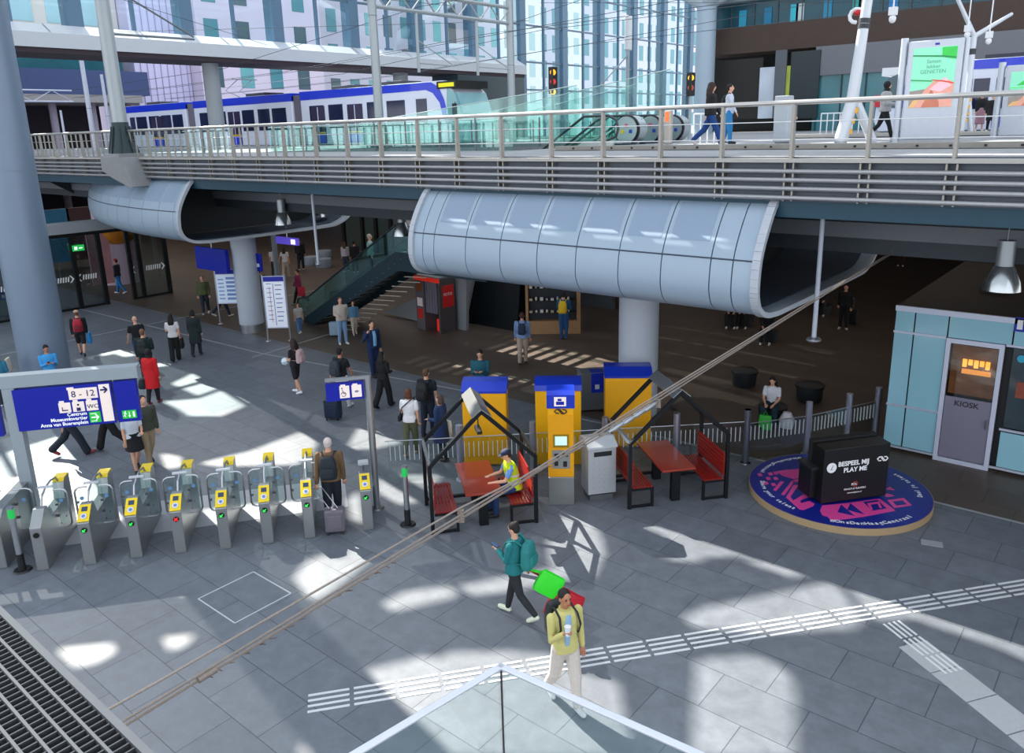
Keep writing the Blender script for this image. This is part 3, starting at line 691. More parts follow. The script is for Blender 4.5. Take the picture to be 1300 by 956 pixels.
b=MB(); b.box(XA,22,YB-.05,YB+9,17.9,20.2); b.build('upper_window_strip',M('27404A',.15,0,.4,.8),t)
b=MB(); b.box(XA,22,YB+3,YB+10,6.92,12.5); b.build('dark_recess',M('1F2426',.6),t)
def rect(x0,y0_,x1,y1_,yy,name,m):
    p=onY(x0,y0_,yy); q=onY(x1,y1_,yy); b=MB(); b.box(p.x,q.x,yy,yy+.15,min(q.z,p.z),max(p.z,q.z)); return b.build(name,m,t)
rect(965,86,983,150,YB-.2,'window',M('B9C3D0',.2,0,.2,1,emit=.12)); rect(994,84,1003,150,YB-.2,'window',M('B9CC5A',.2,0,.3,1,emit=.15))
rect(1005,66,1036,150,YB-.3,'dark_panel',M('16282C',.3)); rect(985,64,994,150,YB-.6,'grey_pier',M('5D6269',.6)); rect(905,78,965,150,YB+.0,'dark_shutter',M('2B2725',.7))
b=MB(); b.box(onY(1036,80,YB).x,22,YB-.2,YB+3,10.6,12.5); b.build('grey_metal_band',M('74777D',.5,.3),t)
b=MB(); b.box(onY(1036,80,YB).x,22,YB,YB+3,6.92,10.6); b.build('lower_glazing',M('3F7F88',.12,0,.35,.6),t)
for k in range(14):
    x=onY(1036,80,YB).x+.2+k*1.6; b=MB(); b.box(x,x+.07,YB-.1,YB+.0,6.92,10.6); b.build('glazing_bar',M('2C3A40',.5),t)
# branching roof column
t=thing('branching_roof_column','pale blue-grey branching column at the corner beside the brown building','column'); g=onY(893,140,56.5)
b=MB(); b.tube([(g.x,g.y,0),(g.x,g.y,16.2)],[.75,.7],24); b.build('trunk',M('A9BBC9',.45),t,True)
for d_ in ((-9,-6,5.6),(8,-6,5.8),(-3,9,5.8),(10,3,5.6)):
    b=MB(); b.limb([(g.x,g.y,16.0),(g.x+d_[0],g.y+d_[1],16+d_[2])],[.62,.4],16); b.build('branch',M('B9C6D0',.4),t,True)
# ---------------------------------------------------------------- ticket gates
DR=(G(468,672)-G(115,717)).normalized(); BKD=V((-DR.y,DR.x,0)); GRZ=math.atan2(DR.y,DR.x)
GLG=glass('E4F2F0',.05)
def paddle(t,sx,y,w0,w1,z0,z1):
    x0,x1=sx*w0,sx*w1; r=.09; P=[]
    P=[(x0,y,z1),(x1-sx*r,y,z1),(x1-sx*.03,y,z1-.03),(x1,y,z1-r),(x1,y,z0+r),(x1-sx*.03,y,z0+.03),(x1-sx*r,y,z0),(x0,y,z0)]
    b=MB(); b.tube(P,.019,8); o=b.build('paddle_frame',STEEL,t,True)
    b=MB(); b.box(min(x0,x1)+.03,max(x0,x1)-.03,y-.006,y+.006,z0+.05,z1-.04); b.build('paddle_glass',GLG,o)
    b=MB(); c=V((sx*(w0+w1)/2,y-.012,z1-.22)); b.tube([c,c-V((0,.004,0))],.038,14); b.build('round_sticker',M('6F9CC8',.4),o)
    for z in (z0+.25,z1-.3): b=MB(); b.box(min(x0,x1)-.0,min(x0,x1)+.05,y-.02,y+.02,z-.02,z+.02); b.build('hinge_clip',DSTEEL,o)
def gate(px,py,label,arrow='g',reader=True,rear=True,pad=(1,1),L=1.75,single=False):
    g=G(px,py); t=thing('ticket_gate',label,'ticket gate',(g.x,g.y,0),GRZ,'ticket gates in the row')
    w=.10
    b=MB(); b.prism([(-w,0,0),(-w,0,.84),(-w,.30,1.08),(-w,.42,1.08),(-w,.55,.80),(-w,L-.42,.80),(-w,L-.34,1.10),(-w,L-.28,1.15),(-w,L-.03,1.15),(-w,L,1.10),(-w,L,0)],(2*w,0,0)) if rear else b.prism([(-w,0,0),(-w,0,.84),(-w,.30,1.08),(-w,.42,1.08),(-w,.6,.5),(-w,L*.6,.5),(-w,L*.6,0)],(2*w,0,0))
    b.build('cabinet',M('A2A5A6',.33,.75,.05,10),t,bevel=.012)
    n=V((0,-.62,.78)); a=V((0,.015,.853)); c=V((0,.285,1.069))
    if reader:
        b=MB(); b.bar(a+n*.012,c+n*.012,.20,.022,up=n); o=b.build('reader_panel',M('EBCB14',.35,0,.04),t,bevel=.006)
        q=a.lerp(c,.72)+n*.026; d=(c-a).normalized(); b=MB(); b.bar(q-d*.045,q+d*.045,.10,.006,up=n); b.build('screen',M('2A3A52',.15,emit=.15),o)
        q=a.lerp(c,.30)+n*.026; b=MB(); b.tube([q,q+n*.008],.055,18); b.build('card_pad',M('D5DAE6',.4),o)
        b=MB(); b.tube([q+n*.008,q+n*.012],.03,14); b.build('pad_symbol',M('6A7FB5',.4),o)
    q=V((0,-.008,.70)); b=MB(); b.tube([q,q-V((0,.006,0))],.052,18); o=b.build('indicator_light',M('10160F' ,.3),t)
    col=M('0F1A12',.4) if not reader else M('2FD04A' if arrow=='g' else 'E8252B',.3,0,.02,emit=1.2)
    b=MB()
    if arrow=='g': b.bar(q+V((.024,-.012,.024)),q+V((-.02,-.012,-.02)),.016,.004,up=V((0,1,0))); b.bar(q+V((-.026,-.012,-.026)),q+V((.016,-.012,-.026)),.014,.004); b.bar(q+V((-.026,-.012,-.026)),q+V((-.026,-.012,.016)),.014,.004)
    else: b.bar(q+V((.028,-.012,.028)),q+V((-.028,-.012,-.028)),.018,.004,up=V((0,1,0))); b.bar(q+V((-.028,-.012,.028)),q+V((.028,-.012,-.028)),.018,.004,up=V((0,1,0)))
    b.build('arrow' if arrow=='g' else 'cross',col,o)
    if rear:
        b=MB(); b.prism([(-.102,L-.34,1.11),(-.102,L-.28,1.172),(-.102,L-.03,1.172),(-.102,L+.01,1.10),(-.102,L-.04,1.15),(-.102,L-.28,1.15)],(.204,0,0)); b.build('rear_reader',M('EBCB14',.35,0,.04),t)
        b=MB(); b.tube([(0,.42,1.02),(0,.55,1.22),(0,.78,1.28),(0,1.05,1.30),(0,L-.42,1.24),(0,L-.34,1.14)],.02,8); b.build('arch_rail',STEEL,t,True)
        b=MB(); b.box(-.006,.006,.60,L-.42,.80,1.22); b.build('centre_glass',GLG,t)
        b=MB(); b.box(-.13,.13,.74,.80,1.28,1.31); b.build('cross_cap',M('D8DDE2',.4,.3),t)
        for k,y in enumerate((.95,1.25)): 
            b=MB(); b.tube([(w,y,.45),(w+.006,y,.45)],.018,10); b.build('sensor',BLACK,t)
        if pad[0]: paddle(t,-1,.82,.10,.33,.42,1.2)
        if pad[1]: paddle(t,1,.82,.10,.33,.42,1.2)
    else:
        b=MB(); b.tube([(0,.55,.5),(0,.6,1.0),(0,.5,1.22)],.02,8); b.build('post_rail',STEEL,t,True); b=MB(); b.box(-.1,.1,.42,.58,1.2,1.25); b.build('cross_cap',M('B8BDC2',.4,.3),t)
    return t
GT=[(115,717,'g','second ticket gate from the left with a yellow reader, right of the low grey cabinet'),(174,708,'g','third ticket gate from the left, green arrow lit, just left of the red cross one'),(230,702,'r','ticket gate showing the red cross light'),
 (287,697,'g','ticket gate directly right of the one showing a red cross'),(341,690,'g','sixth ticket gate from the left, between two others in mid row'),(394,683,'g','ticket gate left of the grey haired man with the suitcase')]
gate(55,724,'leftmost full ticket gate with bare steel front and no reader, beside the gantry post',reader=False,pad=(0,1))
for x,y,a,l in GT: gate(x,y,l,a)
gate(468,673,'slim yellow faced gate post standing alone beside the small blue sign pole',rear=False)
g=G(2,722); t=thing('ticket_gate','ticket gate cut by the left edge of the photo, partly behind a black based post','ticket gate',(g.x,g.y,0),GRZ,'ticket gates in the row')
b=MB(); b.prism([(-.1,0,0),(-.1,0,.84),(-.1,.3,1.05),(-.1,1.75,1.02),(-.1,1.75,0)],(.2,0,0)); b.build('cabinet',M('A2A5A6',.33,.75,.05,10),t,bevel=.012); paddle(t,1,.82,.10,.42,.36,1.18); paddle(t,-1,.82,.10,.42,.36,1.18)
# lane plates
b=MB(); a=G(60,700); c=G(440,640); b.bar(a+BKD*.9+V((0,0,.003)),c+BKD*.6+V((0,0,.003)),1.5,.006); tag(b.build('gate_lane_plate',M('A9ADB2',.35,.1,.05,3)),'pale smooth floor plate running under the row of ticket gates','floor plate')
# ---------------------------------------------------------------- sign gantries
g=G(47,668); DR2=DR
def PL(px,py,off=0): return onP(px,py,(g.x,g.y),(g.x+DR2.x,g.y+DR2.y))
t=thing('sign_gantry','large blue direction sign with white platform tiles hung on a grey post at far left','sign gantry')
GP=M('9AA5AC',.45,.1,.04,3)
lx=lambda px,py:(PL(px,py)-V((g.x,g.y,0))).dot(DR2)
zt=(PL(172,471).z+PL(5,483).z)/2; topz=zt+.1; b=MB(); b.bar((g.x,g.y,0),(g.x,g.y,topz),.22,.22,up=V(DR2)); b.build('post',GP,t)
e0=-1.9; e1=lx(176,470)
GX=lambda u,z,o=0: V((g.x,g.y,0))+DR2*u-BKD*o+V((0,0,z))
b=MB(); b.bar(GX(e0,zt),GX(e1,zt),.26,.24); b.build('top_beam',GP,t)
zl=(PL(28,543.6).z+PL(180,532).z)/2; zh=(PL(20,492).z+PL(174,481).z)/2
print('gantry',zt,PL(172,471).z,PL(5,483).z,PL(28,543.6).z,PL(180,532).z,PL(20,492).z,PL(174,481).z)
u0=lx(22,515); u1=lx(146,508); u2=lx(149,508); u3=lx(177,505)
o_=.14
b=MB(); b.bar(GX(u0,(zl+zh)/2,.06),GX(u1,(zl+zh)/2,.06),.16,zh-zl); b.build('sign_panel',M('0A1C9C',.3,0,.04,2,emit=.06),t)
b=MB(); b.bar(GX(u2,(zl+zh)/2,.06),GX(u3,(zl+zh)/2,.06),.16,zh-zl); b.build('sign_panel',M('0A1C9C',.3,0,.04,2,emit=.06),t)
LIT=M('E6D8D0',.4,0,.02,emit=.3); PX_=(u1-u0)/127.0; HZ=(zh-zl)
def gxp(fx,fz,o=.15): return GX(u0+(u1-u0)*fx,zl+HZ*fz,o)
def plate(f0,f1,z0,z1,m=LIT,o=.145,name='pictogram_tile',par=None):
    b=MB(); a=gxp(f0,(z0+z1)/2,o); c=gxp(f1,(z0+z1)/2,o); b.bar(a,c,.012,HZ*(z1-z0)); return b.build(name,m,par or t)
NAVYT=M('101A60',.5); WT_=M('F4F6FA',.5,0,.02,emit=.25)
plate(.875,.985,.06,.97,name='arrow_tile'); plate(.56,.855,.66,.92); plate(.55,.62,.9,.96)
for f in (.44,.58,.72):
    plate(f,f+.12,.36,.60); plate(f+.01,f+.06,.60,.65)
text('8 - 12',HZ*.215,NAVYT,t,gxp(.585,.72,.158),DR2,(0,0,1))
text('WC',HZ*.14,NAVYT,t,gxp(.728,.42,.158),DR2,(0,0,1))
b=MB(); b.bar(gxp(.475,.42,.158),gxp(.475,.50,.158),.02,.01,up=V(DR2)); b.bar(gxp(.47,.42,.158),gxp(.53,.42,.158),.01,.02); b.build('seat_symbol',NAVYT,t)
b=MB(); b.bar(gxp(.62,.42,.158),gxp(.66,.42,.158),.01,HZ*.08); b.ell(gxp(.64,.53,.158),(.02,.02,.02)); b.build('person_symbol',NAVYT,t)
plate(.735,.85,.06,.32,GREEN,name='exit_tile'); 
b=MB(); a=gxp(.755,.19,.158); c=gxp(.83,.19,.158)
b.bar(a,c,.01,.025); b.bar(gxp(.80,.26,.158),c,.01,.02); b.bar(gxp(.80,.12,.158),c,.01,.02); b.bar(gxp(.75,.28,.158),gxp(.81,.28,.158),.01,.012); b.bar(gxp(.75,.10,.158),gxp(.81,.10,.158),.01,.012); b.build('exit_symbol',WT_,t)
b=MB(); m_=gxp(.925,.84,.158); rr=(u1-u0)*.035; b.bar(m_-DR2*rr,m_+DR2*rr,.01,.03); b.bar(m_+DR2*rr,m_+V((0,0,rr)),.03,.01,up=-BKD); b.bar(m_+DR2*rr,m_-V((0,0,rr)),.03,.01,up=-BKD); b.build('arrow_symbol',NAVYT,t)
for s_,fz,sz in (('Centrum',.27,.115),('Museumkwartier',.165,.115),('Anna van Buerenplein',.055,.115)):
    text(s_,HZ*sz,WT_,t,gxp(.715,fz,.156),DR2,(0,0,1),'RIGHT',bold=.002)
def g3(f,z,o=.158): return GX(u2+(u3-u2)*f,zl+HZ*z,o)
b=MB(); b.bar(g3(.22,.18,.146),g3(.85,.18,.146),.012,HZ*.2); b.build('exit_tile',GREEN,t)
b=MB(); b.ell(g3(.37,.255),(.013,.013,.013),8,6); b.bar(g3(.33,.17),g3(.37,.235),.014,.01,up=-BKD); b.bar(g3(.29,.22),g3(.36,.23),.01,.01,up=-BKD); b.bar(g3(.27,.14),g3(.33,.175),.011,.01,up=-BKD); b.bar(g3(.33,.175),g3(.37,.12),.011,.01,up=-BKD); b.bar(g3(.36,.225),g3(.42,.19),.01,.01,up=-BKD); b.bar(g3(.54,.12),g3(.54,.25),.012,.01,up=-BKD); b.bar(g3(.50,.16),g3(.54,.115),.012,.01,up=-BKD); b.bar(g3(.58,.16),g3(.54,.115),.012,.01,up=-BKD); b.bar(g3(.70,.18),g3(.78,.18),.012,HZ*.13); b.build('running_man_symbol',WT_,t)
t2=thing('hanging_sign','corner of a blue hanging sign cut by the left edge of the photo','sign'); p=V((g.x,g.y,0))
b=MB(); b.bar(p-DR2*.32-BKD*-.2+V((0,0,zl+.2)),p-DR2*1.5-BKD*-.2+V((0,0,zl+.2)),.14,.7); b.build('sign_panel',NSBLUE,t2)
b=MB(); b.bar(p-DR2*.9+BKD*.2+V((0,0,zl+.5)),p-DR2*.9+BKD*.1+V((0,0,zt)),.05,.05); b.build('hanger',GP,t2)
# small sign on pole
g2=G(479,645); t=thing('sign_pole','small blue accessible gate sign on a steel pole right of the ticket gates','sign pole',(g2.x,g2.y,0),GRZ)
hz=lambda px,py:onP(px,py,(g2.x,g2.y),(g2.x+DR.x,g2.y+DR.y))
ztp=hz(467,477).z; xl=(hz(413,490)-V((g2.x,g2.y,0))).dot(DR); zs0=hz(414,506).z; zs1=hz(412,486).z; xr=(hz(461,485)-V((g2.x,g2.y,0))).dot(DR)
b=MB(); b.tube([(0,0,0),(0,0,ztp)],.07,20); b.build('pole',STEEL,t,True); b=MB(); b.lathe([(.001,.03),(.13,.03),(.15,0)]); b.build('foot_plate',DSTEEL,t)
b=MB(); b.bar((.03,0,ztp-.02),(xl-.0,0,ztp-.02),.10,.05); b.build('arm',STEEL,t)
zsa=ztp-.09; zsb=ztp-.45
b=MB(); b.box(xl,xr,-.05,.05,zsb,zsa); b.build('sign_panel',M('0A1C9C',.3,0,.04,2,emit=.06),t)
for f in (.36,.68):
    x=xl+(xr-xl)*f; b=MB(); b.box(x,x+(xr-xl)*.26,-.06,-.052,zsb+.05,zsa-.06); b.box(x+.02,x+(xr-xl)*.16,-.06,-.052,zsa-.06,zsa-.03); b.build('pictogram_tile',LIT,t)
x=xl+(xr-xl)*.46; zc=(zsa+zsb)/2-.01
b=MB(); b.tube([(x+.045*math.cos(k*.5+.6),-.064,zc-.04+.045*math.sin(k*.5+.6)) for k in range(-6,6)],.006,5); b.bar((x-.02,-.064,zc+.06),(x,-.064,zc-.02),.01,.01); b.bar((x,-.064,zc-.02),(x+.04,-.064,zc-.03),.01,.01); b.ell((x-.025,-.064,zc+.085),(.015,.005,.015),8,6); b.build('wheelchair_symbol',NAVYT,t)
x=xl+(xr-xl)*.81; b=MB(); b.ell((x,-.064,zc),(.04,.004,.025),10,6); b.build('pram_symbol',M('8A8FA8',.5),t)
def lightpost(px,py,label):
    g=G(px,py); t=thing('gate_post',label,'post',(g.x,g.y,0)); b=MB(); b.tube([(0,0,.30),(0,0,1.05)],.055,16); b.build('shaft',STEEL,t,True)
    b=MB(); b.lathe([(.001,.03),(.14,.03),(.16,.0)]); b.tube([(0,0,0),(0,0,.34)],.062,16); b.build('black_base',BLACK,t)
    b=MB(); b.tube([(0,0,1.05),(0,0,1.22)],.058,16); b.build('green_light',M('1FA84A',.3,0,.05,emit=.5),t,True); b=MB(); b.tube([(0,0,1.22),(0,0,1.26)],.06,16); b.build('cap',STEEL,t,True)
lightpost(518,666,'thin steel post with green light band beside the left wooden seating frame'); lightpost(29,724,'thin steel post with green light band in front of the left ticket gates')
# ---------------------------------------------------------------- glass fence with striped glass
def gfence(pts,label,h=.95,postmask=None,posth=1.3,hpost=.06):
    t=thing('glass_fence',label,'glass fence')
    for i,(p,q) in enumerate(zip(pts,pts[1:])):
        p,q=V(p),V(q); d=(q-p).normalized(); b=MB(); b.bar(p+d*.05+V((0,0,.05+h/2)),q-d*.05+V((0,0,.05+h/2)),.012,h); o=b.build('glass_pane',glass('EDF4F4',.03),t)
        b=MB(); L=(q-p).length; n=int(L/.105)
        for k in range(n):
            c=p+d*(.1+k*.105)+V((0,0,.72)); b.bar(c-V((0,0,.17)),c+V((0,0,.17)),.022,.016,up=d)
        b.build('white_stripes',M('C9D2D6',.5),o)
        b=MB(); b.tube([p+V((0,0,h+.06)),q+V((0,0,h+.06))],.012,6); b.build('top_edge',STEEL,t)
    for i,p in enumerate(pts):
        if postmask and not postmask[i]: continue
        b=MB(); b.tube([V(p),V(p)+V((0,0,posth))],.075,16); b.lathe([(.001,.03),(.11,.03),(.12,0)],p); b.build('post',M('AEB4C4',.3,.8,.04),t,True)
A=G(480,650)+BKD*.05; Bq=G(1112,565)
f0=G(628,662); 
P1=V((-12.0,9.9,0)); P2=V((-10.1,12.15,0)); P3=V((-8.9,13.6,0))
fl=[V(G(485,604+18)),]
l0=V((-12.55,10.55,0)); l1=G(946,588); dd=(l1-l0)
gfence([l0+dd*k/5 for k in range(6)],'low glass fence with white stripes behind the two house shaped seats',postmask=[0,1,1,1,1,1])
gfence([l1,G(1023,577),G(1068,570)+V((0,.3,0)),G(1110,556)+V((0,.0,0))],'low glass fence with white stripes behind the round blue stage',h=.9)
# ---------------------------------------------------------------- house shaped seating
def house(fl,fr,bl,label,grp):
    fl,fr=V(fl),V(fr); dx=(fr-fl); Wd=dx.length; dx.normalize(); dy=V((-dx.y,dx.x,0)); Dp=1.3; rz=math.atan2(dx.y,dx.x)
    t=thing('house_seat',label,'seating frame',(fl.x,fl.y,0),rz,grp)
    FB=M('1A1D21',.4,.5); e=1.43; ap=2.42; w=.07
    for y in (0,Dp):
        b=MB(); b.bar((0,y,0),(0,y,e),w,w); b.build('post',FB,t); b=MB(); b.bar((Wd,y,0),(Wd,y,e),w,w); b.build('post',FB,t)
        b=MB(); b.bar((0,y,e-.02),(Wd/2,y,ap),w,w); b.bar((Wd,y,e-.02),(Wd/2,y,ap),w,w); b.build('gable',FB,t)
    SP=M('B9BCBE',.25,.85,.05,5)
    b=MB(); cx=Wd/2; b.prism([(cx,-.04,ap+.06),(cx-.19,-.04,ap-.10),(cx-.185,-.04,ap-.115),(cx,-.04,ap+.04),(cx+.185,-.04,ap-.115),(cx+.19,-.04,ap-.10)],(0,Dp+.08,0)); b.build('ridge_plate',SP,t)
    for x in (0,Wd): b=MB(); b.bar((x,0,e),(x,Dp,e),.05,.09); b.build('eave_beam',SP if x==0 else FB,t)
    b=MB(); b.tube([(Wd/2,Dp*.35,ap-.05),(Wd/2,Dp*.35,ap-.5)],.012,6); b.box(Wd/2-.05,Wd/2+.05,Dp*.2,Dp*.5,ap-.56,ap-.50); b.build('hanging_lamp',BLACK,t)
    RED=M('8E1F1A',.35,0,.14,12); 
    for s_,x0 in ((1,.05),(-1,Wd-.05)):
        o=thing('bench_seat',None,None); 
        bpy.data.objects.remove(o)
        b=MB()
        for k in range(7): x=x0+s_*(.02+k*.062); b.box(min(x,x+s_*.05),max(x,x+s_*.05),-.0,Dp,.43,.46)
        b.build('bench_slats',RED,t)
        b=MB()
        for k in range(6):
            z=.52+k*.085; xx=x0-s_*(.0); b.box(min(xx,xx+s_*.03),max(xx,xx+s_*.03),.0,Dp,z,z+.07)
        b.build('backrest',RED,t)
        for y in (.02,Dp-.02):
            b=MB(); b.bar((x0+s_*.44,y,0),(x0+s_*.44,y,.43),.05,.05); b.bar((x0,y,.40),(x0+s_*.46,y,.40),.04,.05); b.bar((x0,y,.03),(x0+s_*.46,y,.03),.04,.05); b.build('bench_frame',FB,t)
    b=MB(); b.box(Wd/2-.36,Wd/2+.36,-.02,Dp+.25,.72,.76); b.build('table_top',M('96301C',.28,0,.16,9,coat=.3),t,bevel=.006)
    for y in (.18,Dp-.05):
        b=MB(); b.box(Wd/2-.09,Wd/2+.09,y-.06,y+.06,0,.72); b.build('table_leg',FB,t)
    b=MB(); b.box(0,Wd,Dp-.03,Dp+.03,.10,.16); b.build('floor_beam',FB,t)
    return t,rz,Wd,dx,dy
H1=house(G(550,679),G(681,663),0,'left house shaped black frame with red benches and table, a worker in yellow seated inside','house shaped seats')
H2=house(G(799,646),G(921,632),0,'right house shaped black frame with empty red benches, left of the round stage','house shaped seats')
# ---------------------------------------------------------------- yellow machines
def machine(px,py,px2,py2,h,depth,label,name='ticket_machine_back',front=False):
    a,c=G(px,py),G(px2,py2); d=(c-a); w=d.length; rz=math.atan2(d.y,d.x); t=thing(name,label,'machine',(a.x,a.y,0),rz)
    b=MB(); b.box(0,w,0,depth,.0 if not front else .62,h-.16); b.build('yellow_body',YEL,t,bevel=.02)
    return t,w,rz
for (x0,y0_,x1,y1_,l) in [(590,592,645,592,'yellow cabinet with blue sloped cap behind the left house shaped seat'),(768,569,826,569,'yellow cabinet with blue sloped cap in front of the central column')]:
    t,w,rz=machine(x0,y0_,x1,y1_,1.95,.62,l,'yellow_cabinet')
    b=MB(); b.prism([(-.015,-.02,1.78),(-.015,-.02,1.83),(-.015,.28,1.98),(-.015,.64,1.98),(-.015,.64,1.78)],(w+.03,0,0)); b.build('blue_cap',M('1736B8',.3,0,.05),t)
    b=MB(); b.box(.03,w-.03,-.006,0,.12,1.7); b.build('front_panel',M('F2AE10',.4,0,.05),t); b=MB(); b.box(.0,w,0,.6,0,.06); b.build('plinth',DSTEEL,t)
t,w,rz=machine(681,590,738,590,1.98,.55,'yellow cabinet with blue cap directly behind the yellow ticket machine','yellow_cabinet')
b=MB(); b.prism([(-.015,-.02,1.80),(-.015,.02,1.92),(-.015,.3,1.98),(-.015,.57,1.98),(-.015,.57,1.80)],(w+.03,0,0)); b.build('blue_cap',M('1736B8',.3,0,.05),t)
a,c=G(697,641),G(728,641); d=c-a; w=d.length; rz=math.atan2(d.y,d.x); t=thing('ticket_machine','slim yellow ticket machine with blue top, screen and black arrow logo','ticket machine',(a.x,a.y,0),rz)
w=.52
b=MB(); b.box(-.0,w,0,.42,0,.62); b.build('steel_plinth',M('9A9C9C',.35,.7,.05),t,bevel=.01)
b=MB(); b.box(0,w,0,.42,.62,2.16); b.build('yellow_body',YEL,t,bevel=.015)
b=MB(); b.prism([(-.02,-.03,2.12),(-.02,-.03,2.40),(-.02,.08,2.46),(-.02,.46,2.46),(-.02,.46,2.12)],(w+.04,0,0)); b.build('blue_cap',M('1736B8',.3,0,.05),t)
b=MB(); b.box(.13,.37,-.04,-.03,2.17,2.36); b.build('pictogram_tile',LIT,t); b=MB(); b.box(.17,.33,-.046,-.04,2.2,2.27); b.box(.2,.28,-.046,-.04,2.28,2.33); b.build('train_symbol',NSBLUE,t)
b=MB(); b.box(.02,w-.02,-.012,0,.66,1.98); b.build('face_plate',M('E9A20A',.35,0,.04),t)
b=MB(); b.box(.10,w-.10,-.02,-.012,1.28,1.56); b.build('screen_frame',M('A98A2A',.3,.4),t)
b=MB(); b.box(.14,w-.14,-.026,-.02,1.33,1.52); b.build('screen',M('BFE3D8',.2,0,.1,20,emit=.5),t)
b=MB(); b.box(.08,w-.08,-.02,-.012,.82,1.22); b.build('keypad_panel',M('A7A9A8',.3,.6),t)
for (x0,z0,x1,z1) in ((.12,1.05,.22,1.15),(.28,1.08,.4,1.16),(.12,.88,.2,.98),(.3,.86,.38,.98)): b=MB(); b.box(x0,x1,-.026,-.02,z0,z1); b.build('slot',BLACK,t)
def nslogo(t,c,xd,yd,s,m,name='arrow_logo'):
    xd,yd=V(xd),V(yd); n=xd.cross(yd); b=MB()
    def P(x,y): return V(c)+xd*x*s+yd*y*s
    pts=[(-1,0),(-.55,.38),(-.1,.38),(.1,.0),(.35,-.3)]; 
    b.tube([P(-.95,.02),P(-.6,.36),P(-.15,.36),P(.12,.0),P(.4,-.3),P(.6,-.3)],.09*s,6); b.tube([P(.95,-.02),P(.6,-.36),P(.15,-.36),P(-.12,0),P(-.4,.3)],.09*s,6)
    b.tube([P(-.95,.02),P(-.65,-.3),P(-.25,-.3)],.09*s,6); b.tube([P(.95,-.02),P(.65,.3),P(.25,.3)],.09*s,6); b.build(name,m,t)
nslogo(t,(w/2,-.014,2.05),(1,0,0),(0,0,1),.13,BLACK)
# silver waste unit and recycling bins
g=G(747,638); t=thing('waste_unit','silver box waste unit with dotted door right of the ticket machine','bin',(g.x,g.y,0),R(52)); SG=M('B9BEC2',.4,.4,.04)
b=MB(); b.box(.05,.55,.05,.45,0,.12); b.build('plinth',DSTEEL,t); b=MB(); b.box(0,.6,0,.5,.16,1.18); b.build('housing',SG,t,bevel=.012)
b=MB(); b.prism([(-.02,-.03,1.18),(-.02,-.03,1.22),(-.02,.25,1.34),(-.02,.52,1.30),(-.02,.52,1.18)],(.64,0,0)); b.build('lid',M('D0D5D9',.35,.3),t)
b=MB(); b.box(.12,.5,-.01,0,1.0,1.1); b.build('slot',BLACK,t)
b=MB()
for i in range(4):
    for j in range(5): b=MB(); b.ell((.12+i*.12,-.002,.3+j*.14),(.014,.008,.014),8,5); b.build('stud',STEEL,t,True)
b.b.free() if False else None
g=G(738,524); t=thing('recycling_bins','grey recycling cabinet with blue and dark pictogram doors left of the central column','bin',(g.x,g.y,0),R(48))
b=MB(); b.box(0,1.15,0,.5,.05,1.12); b.build('housing',M('7E858A',.4,.4),t,bevel=.015)
for x,c in ((.28,'1530C0'),(.78,'20262E')):
    b=MB(); b.box(x,x+.34,-.012,0,.55,1.1); b.build('bin_door',M(c,.4),t); b=MB(); b.box(x,x+.34,0,.3,1.12,1.13); b.build('flap',M(c,.4),t); b=MB(); b.box(x+.1,x+.22,-.018,-.012,.65,.78); b.build('pictogram',WHITE,t)
for px,py,l in ((939,494,'dark round tub seat on the dark floor, left of the seated woman'),(1022,514,'dark round tub seat on the dark floor, right of the seated woman')):
    g=G(px,py-2); t=thing('tub_seat',l,'tub seat',(g.x,g.y+.3,0)); b=MB(); b.lathe([(.001,.0),(.30,.0),(.34,.06),(.36,.40),(.33,.43)],n=28); b.build('tub',M('2B3136',.4,.2),t,True); b=MB(); b.lathe([(.001,.50),(.33,.50),(.39,.46),(.39,.40),(.33,.385),(.001,.385)],n=28); b.build('rim_cushion',M('171A1D',.5),t,True)
g=G(978,541); t=thing('tub_seat','dark round tub seat under the seated woman in white','tub seat',(g.x-.1,g.y+.35,0)); b=MB(); b.lathe([(.001,.0),(.30,.0),(.34,.06),(.36,.40),(.001,.40)],n=28); b.build('tub',M('2B3136',.4,.2),t,True); b=MB(); b.lathe([(.001,.46),(.33,.46),(.37,.43),(.36,.385),(.001,.385)],n=28); b.build('rim_cushion',M('171A1D',.5),t,True)
SEAT=V((g.x-.1,g.y+.35,0))
# ---------------------------------------------------------------- round stage and piano
DC=V((-4.57,15.88,0)); DRd=1.78; t=thing('round_stage','round blue and pink stage platform with plywood edge under the black piano cover','stage',(DC.x,DC.y,0))
b=MB(); b.tube([(0,0,.0),(0,0,.14)],DRd,96); b.build('plywood_edge',M('A88F6C',.7,0,.12,30),t)
b=MB(); b.tube([(0,0,.14),(0,0,.146)],DRd-.015,96); b.build('blue_deck',M('0E1F86',.45,0,.05,3),t)
PINK=M('E8489C',.45,0,.04); ZD=.147
def dsk(pts,name='pink_graphic',m=PINK):
    b=MB(); q=[G(x,y,ZD)-DC for x,y in pts]; b.prism([(p.x,p.y,ZD) for p in q],(0,0,.002)); return b.build(name,m,t)
def zc8(pts,z=.0): return [(940+x/5.2,560+y/5.2) for x,y in pts]
dsk(zc8([(540,425),(700,410),(920,380),(1025,460),(815,500),(600,528),(575,500),(540,490),(525,460)]))
dsk(zc8([(480,430),(420,455),(390,452),(300,372),(350,290),(385,290),(330,368),(350,392),(420,350),(450,370),(395,392),(400,410),(455,395),(490,415)]))
dsk(zc8([(235,200),(300,190),(430,180),(430,240),(350,250),(280,230)])); dsk(zc8([(340,262),(362,262),(290,358),(268,352)])); dsk(zc8([(265,265),(290,268),(235,330),(215,322)]))
dsk(zc8([(350,255),(425,245),(425,262),(345,275)]))
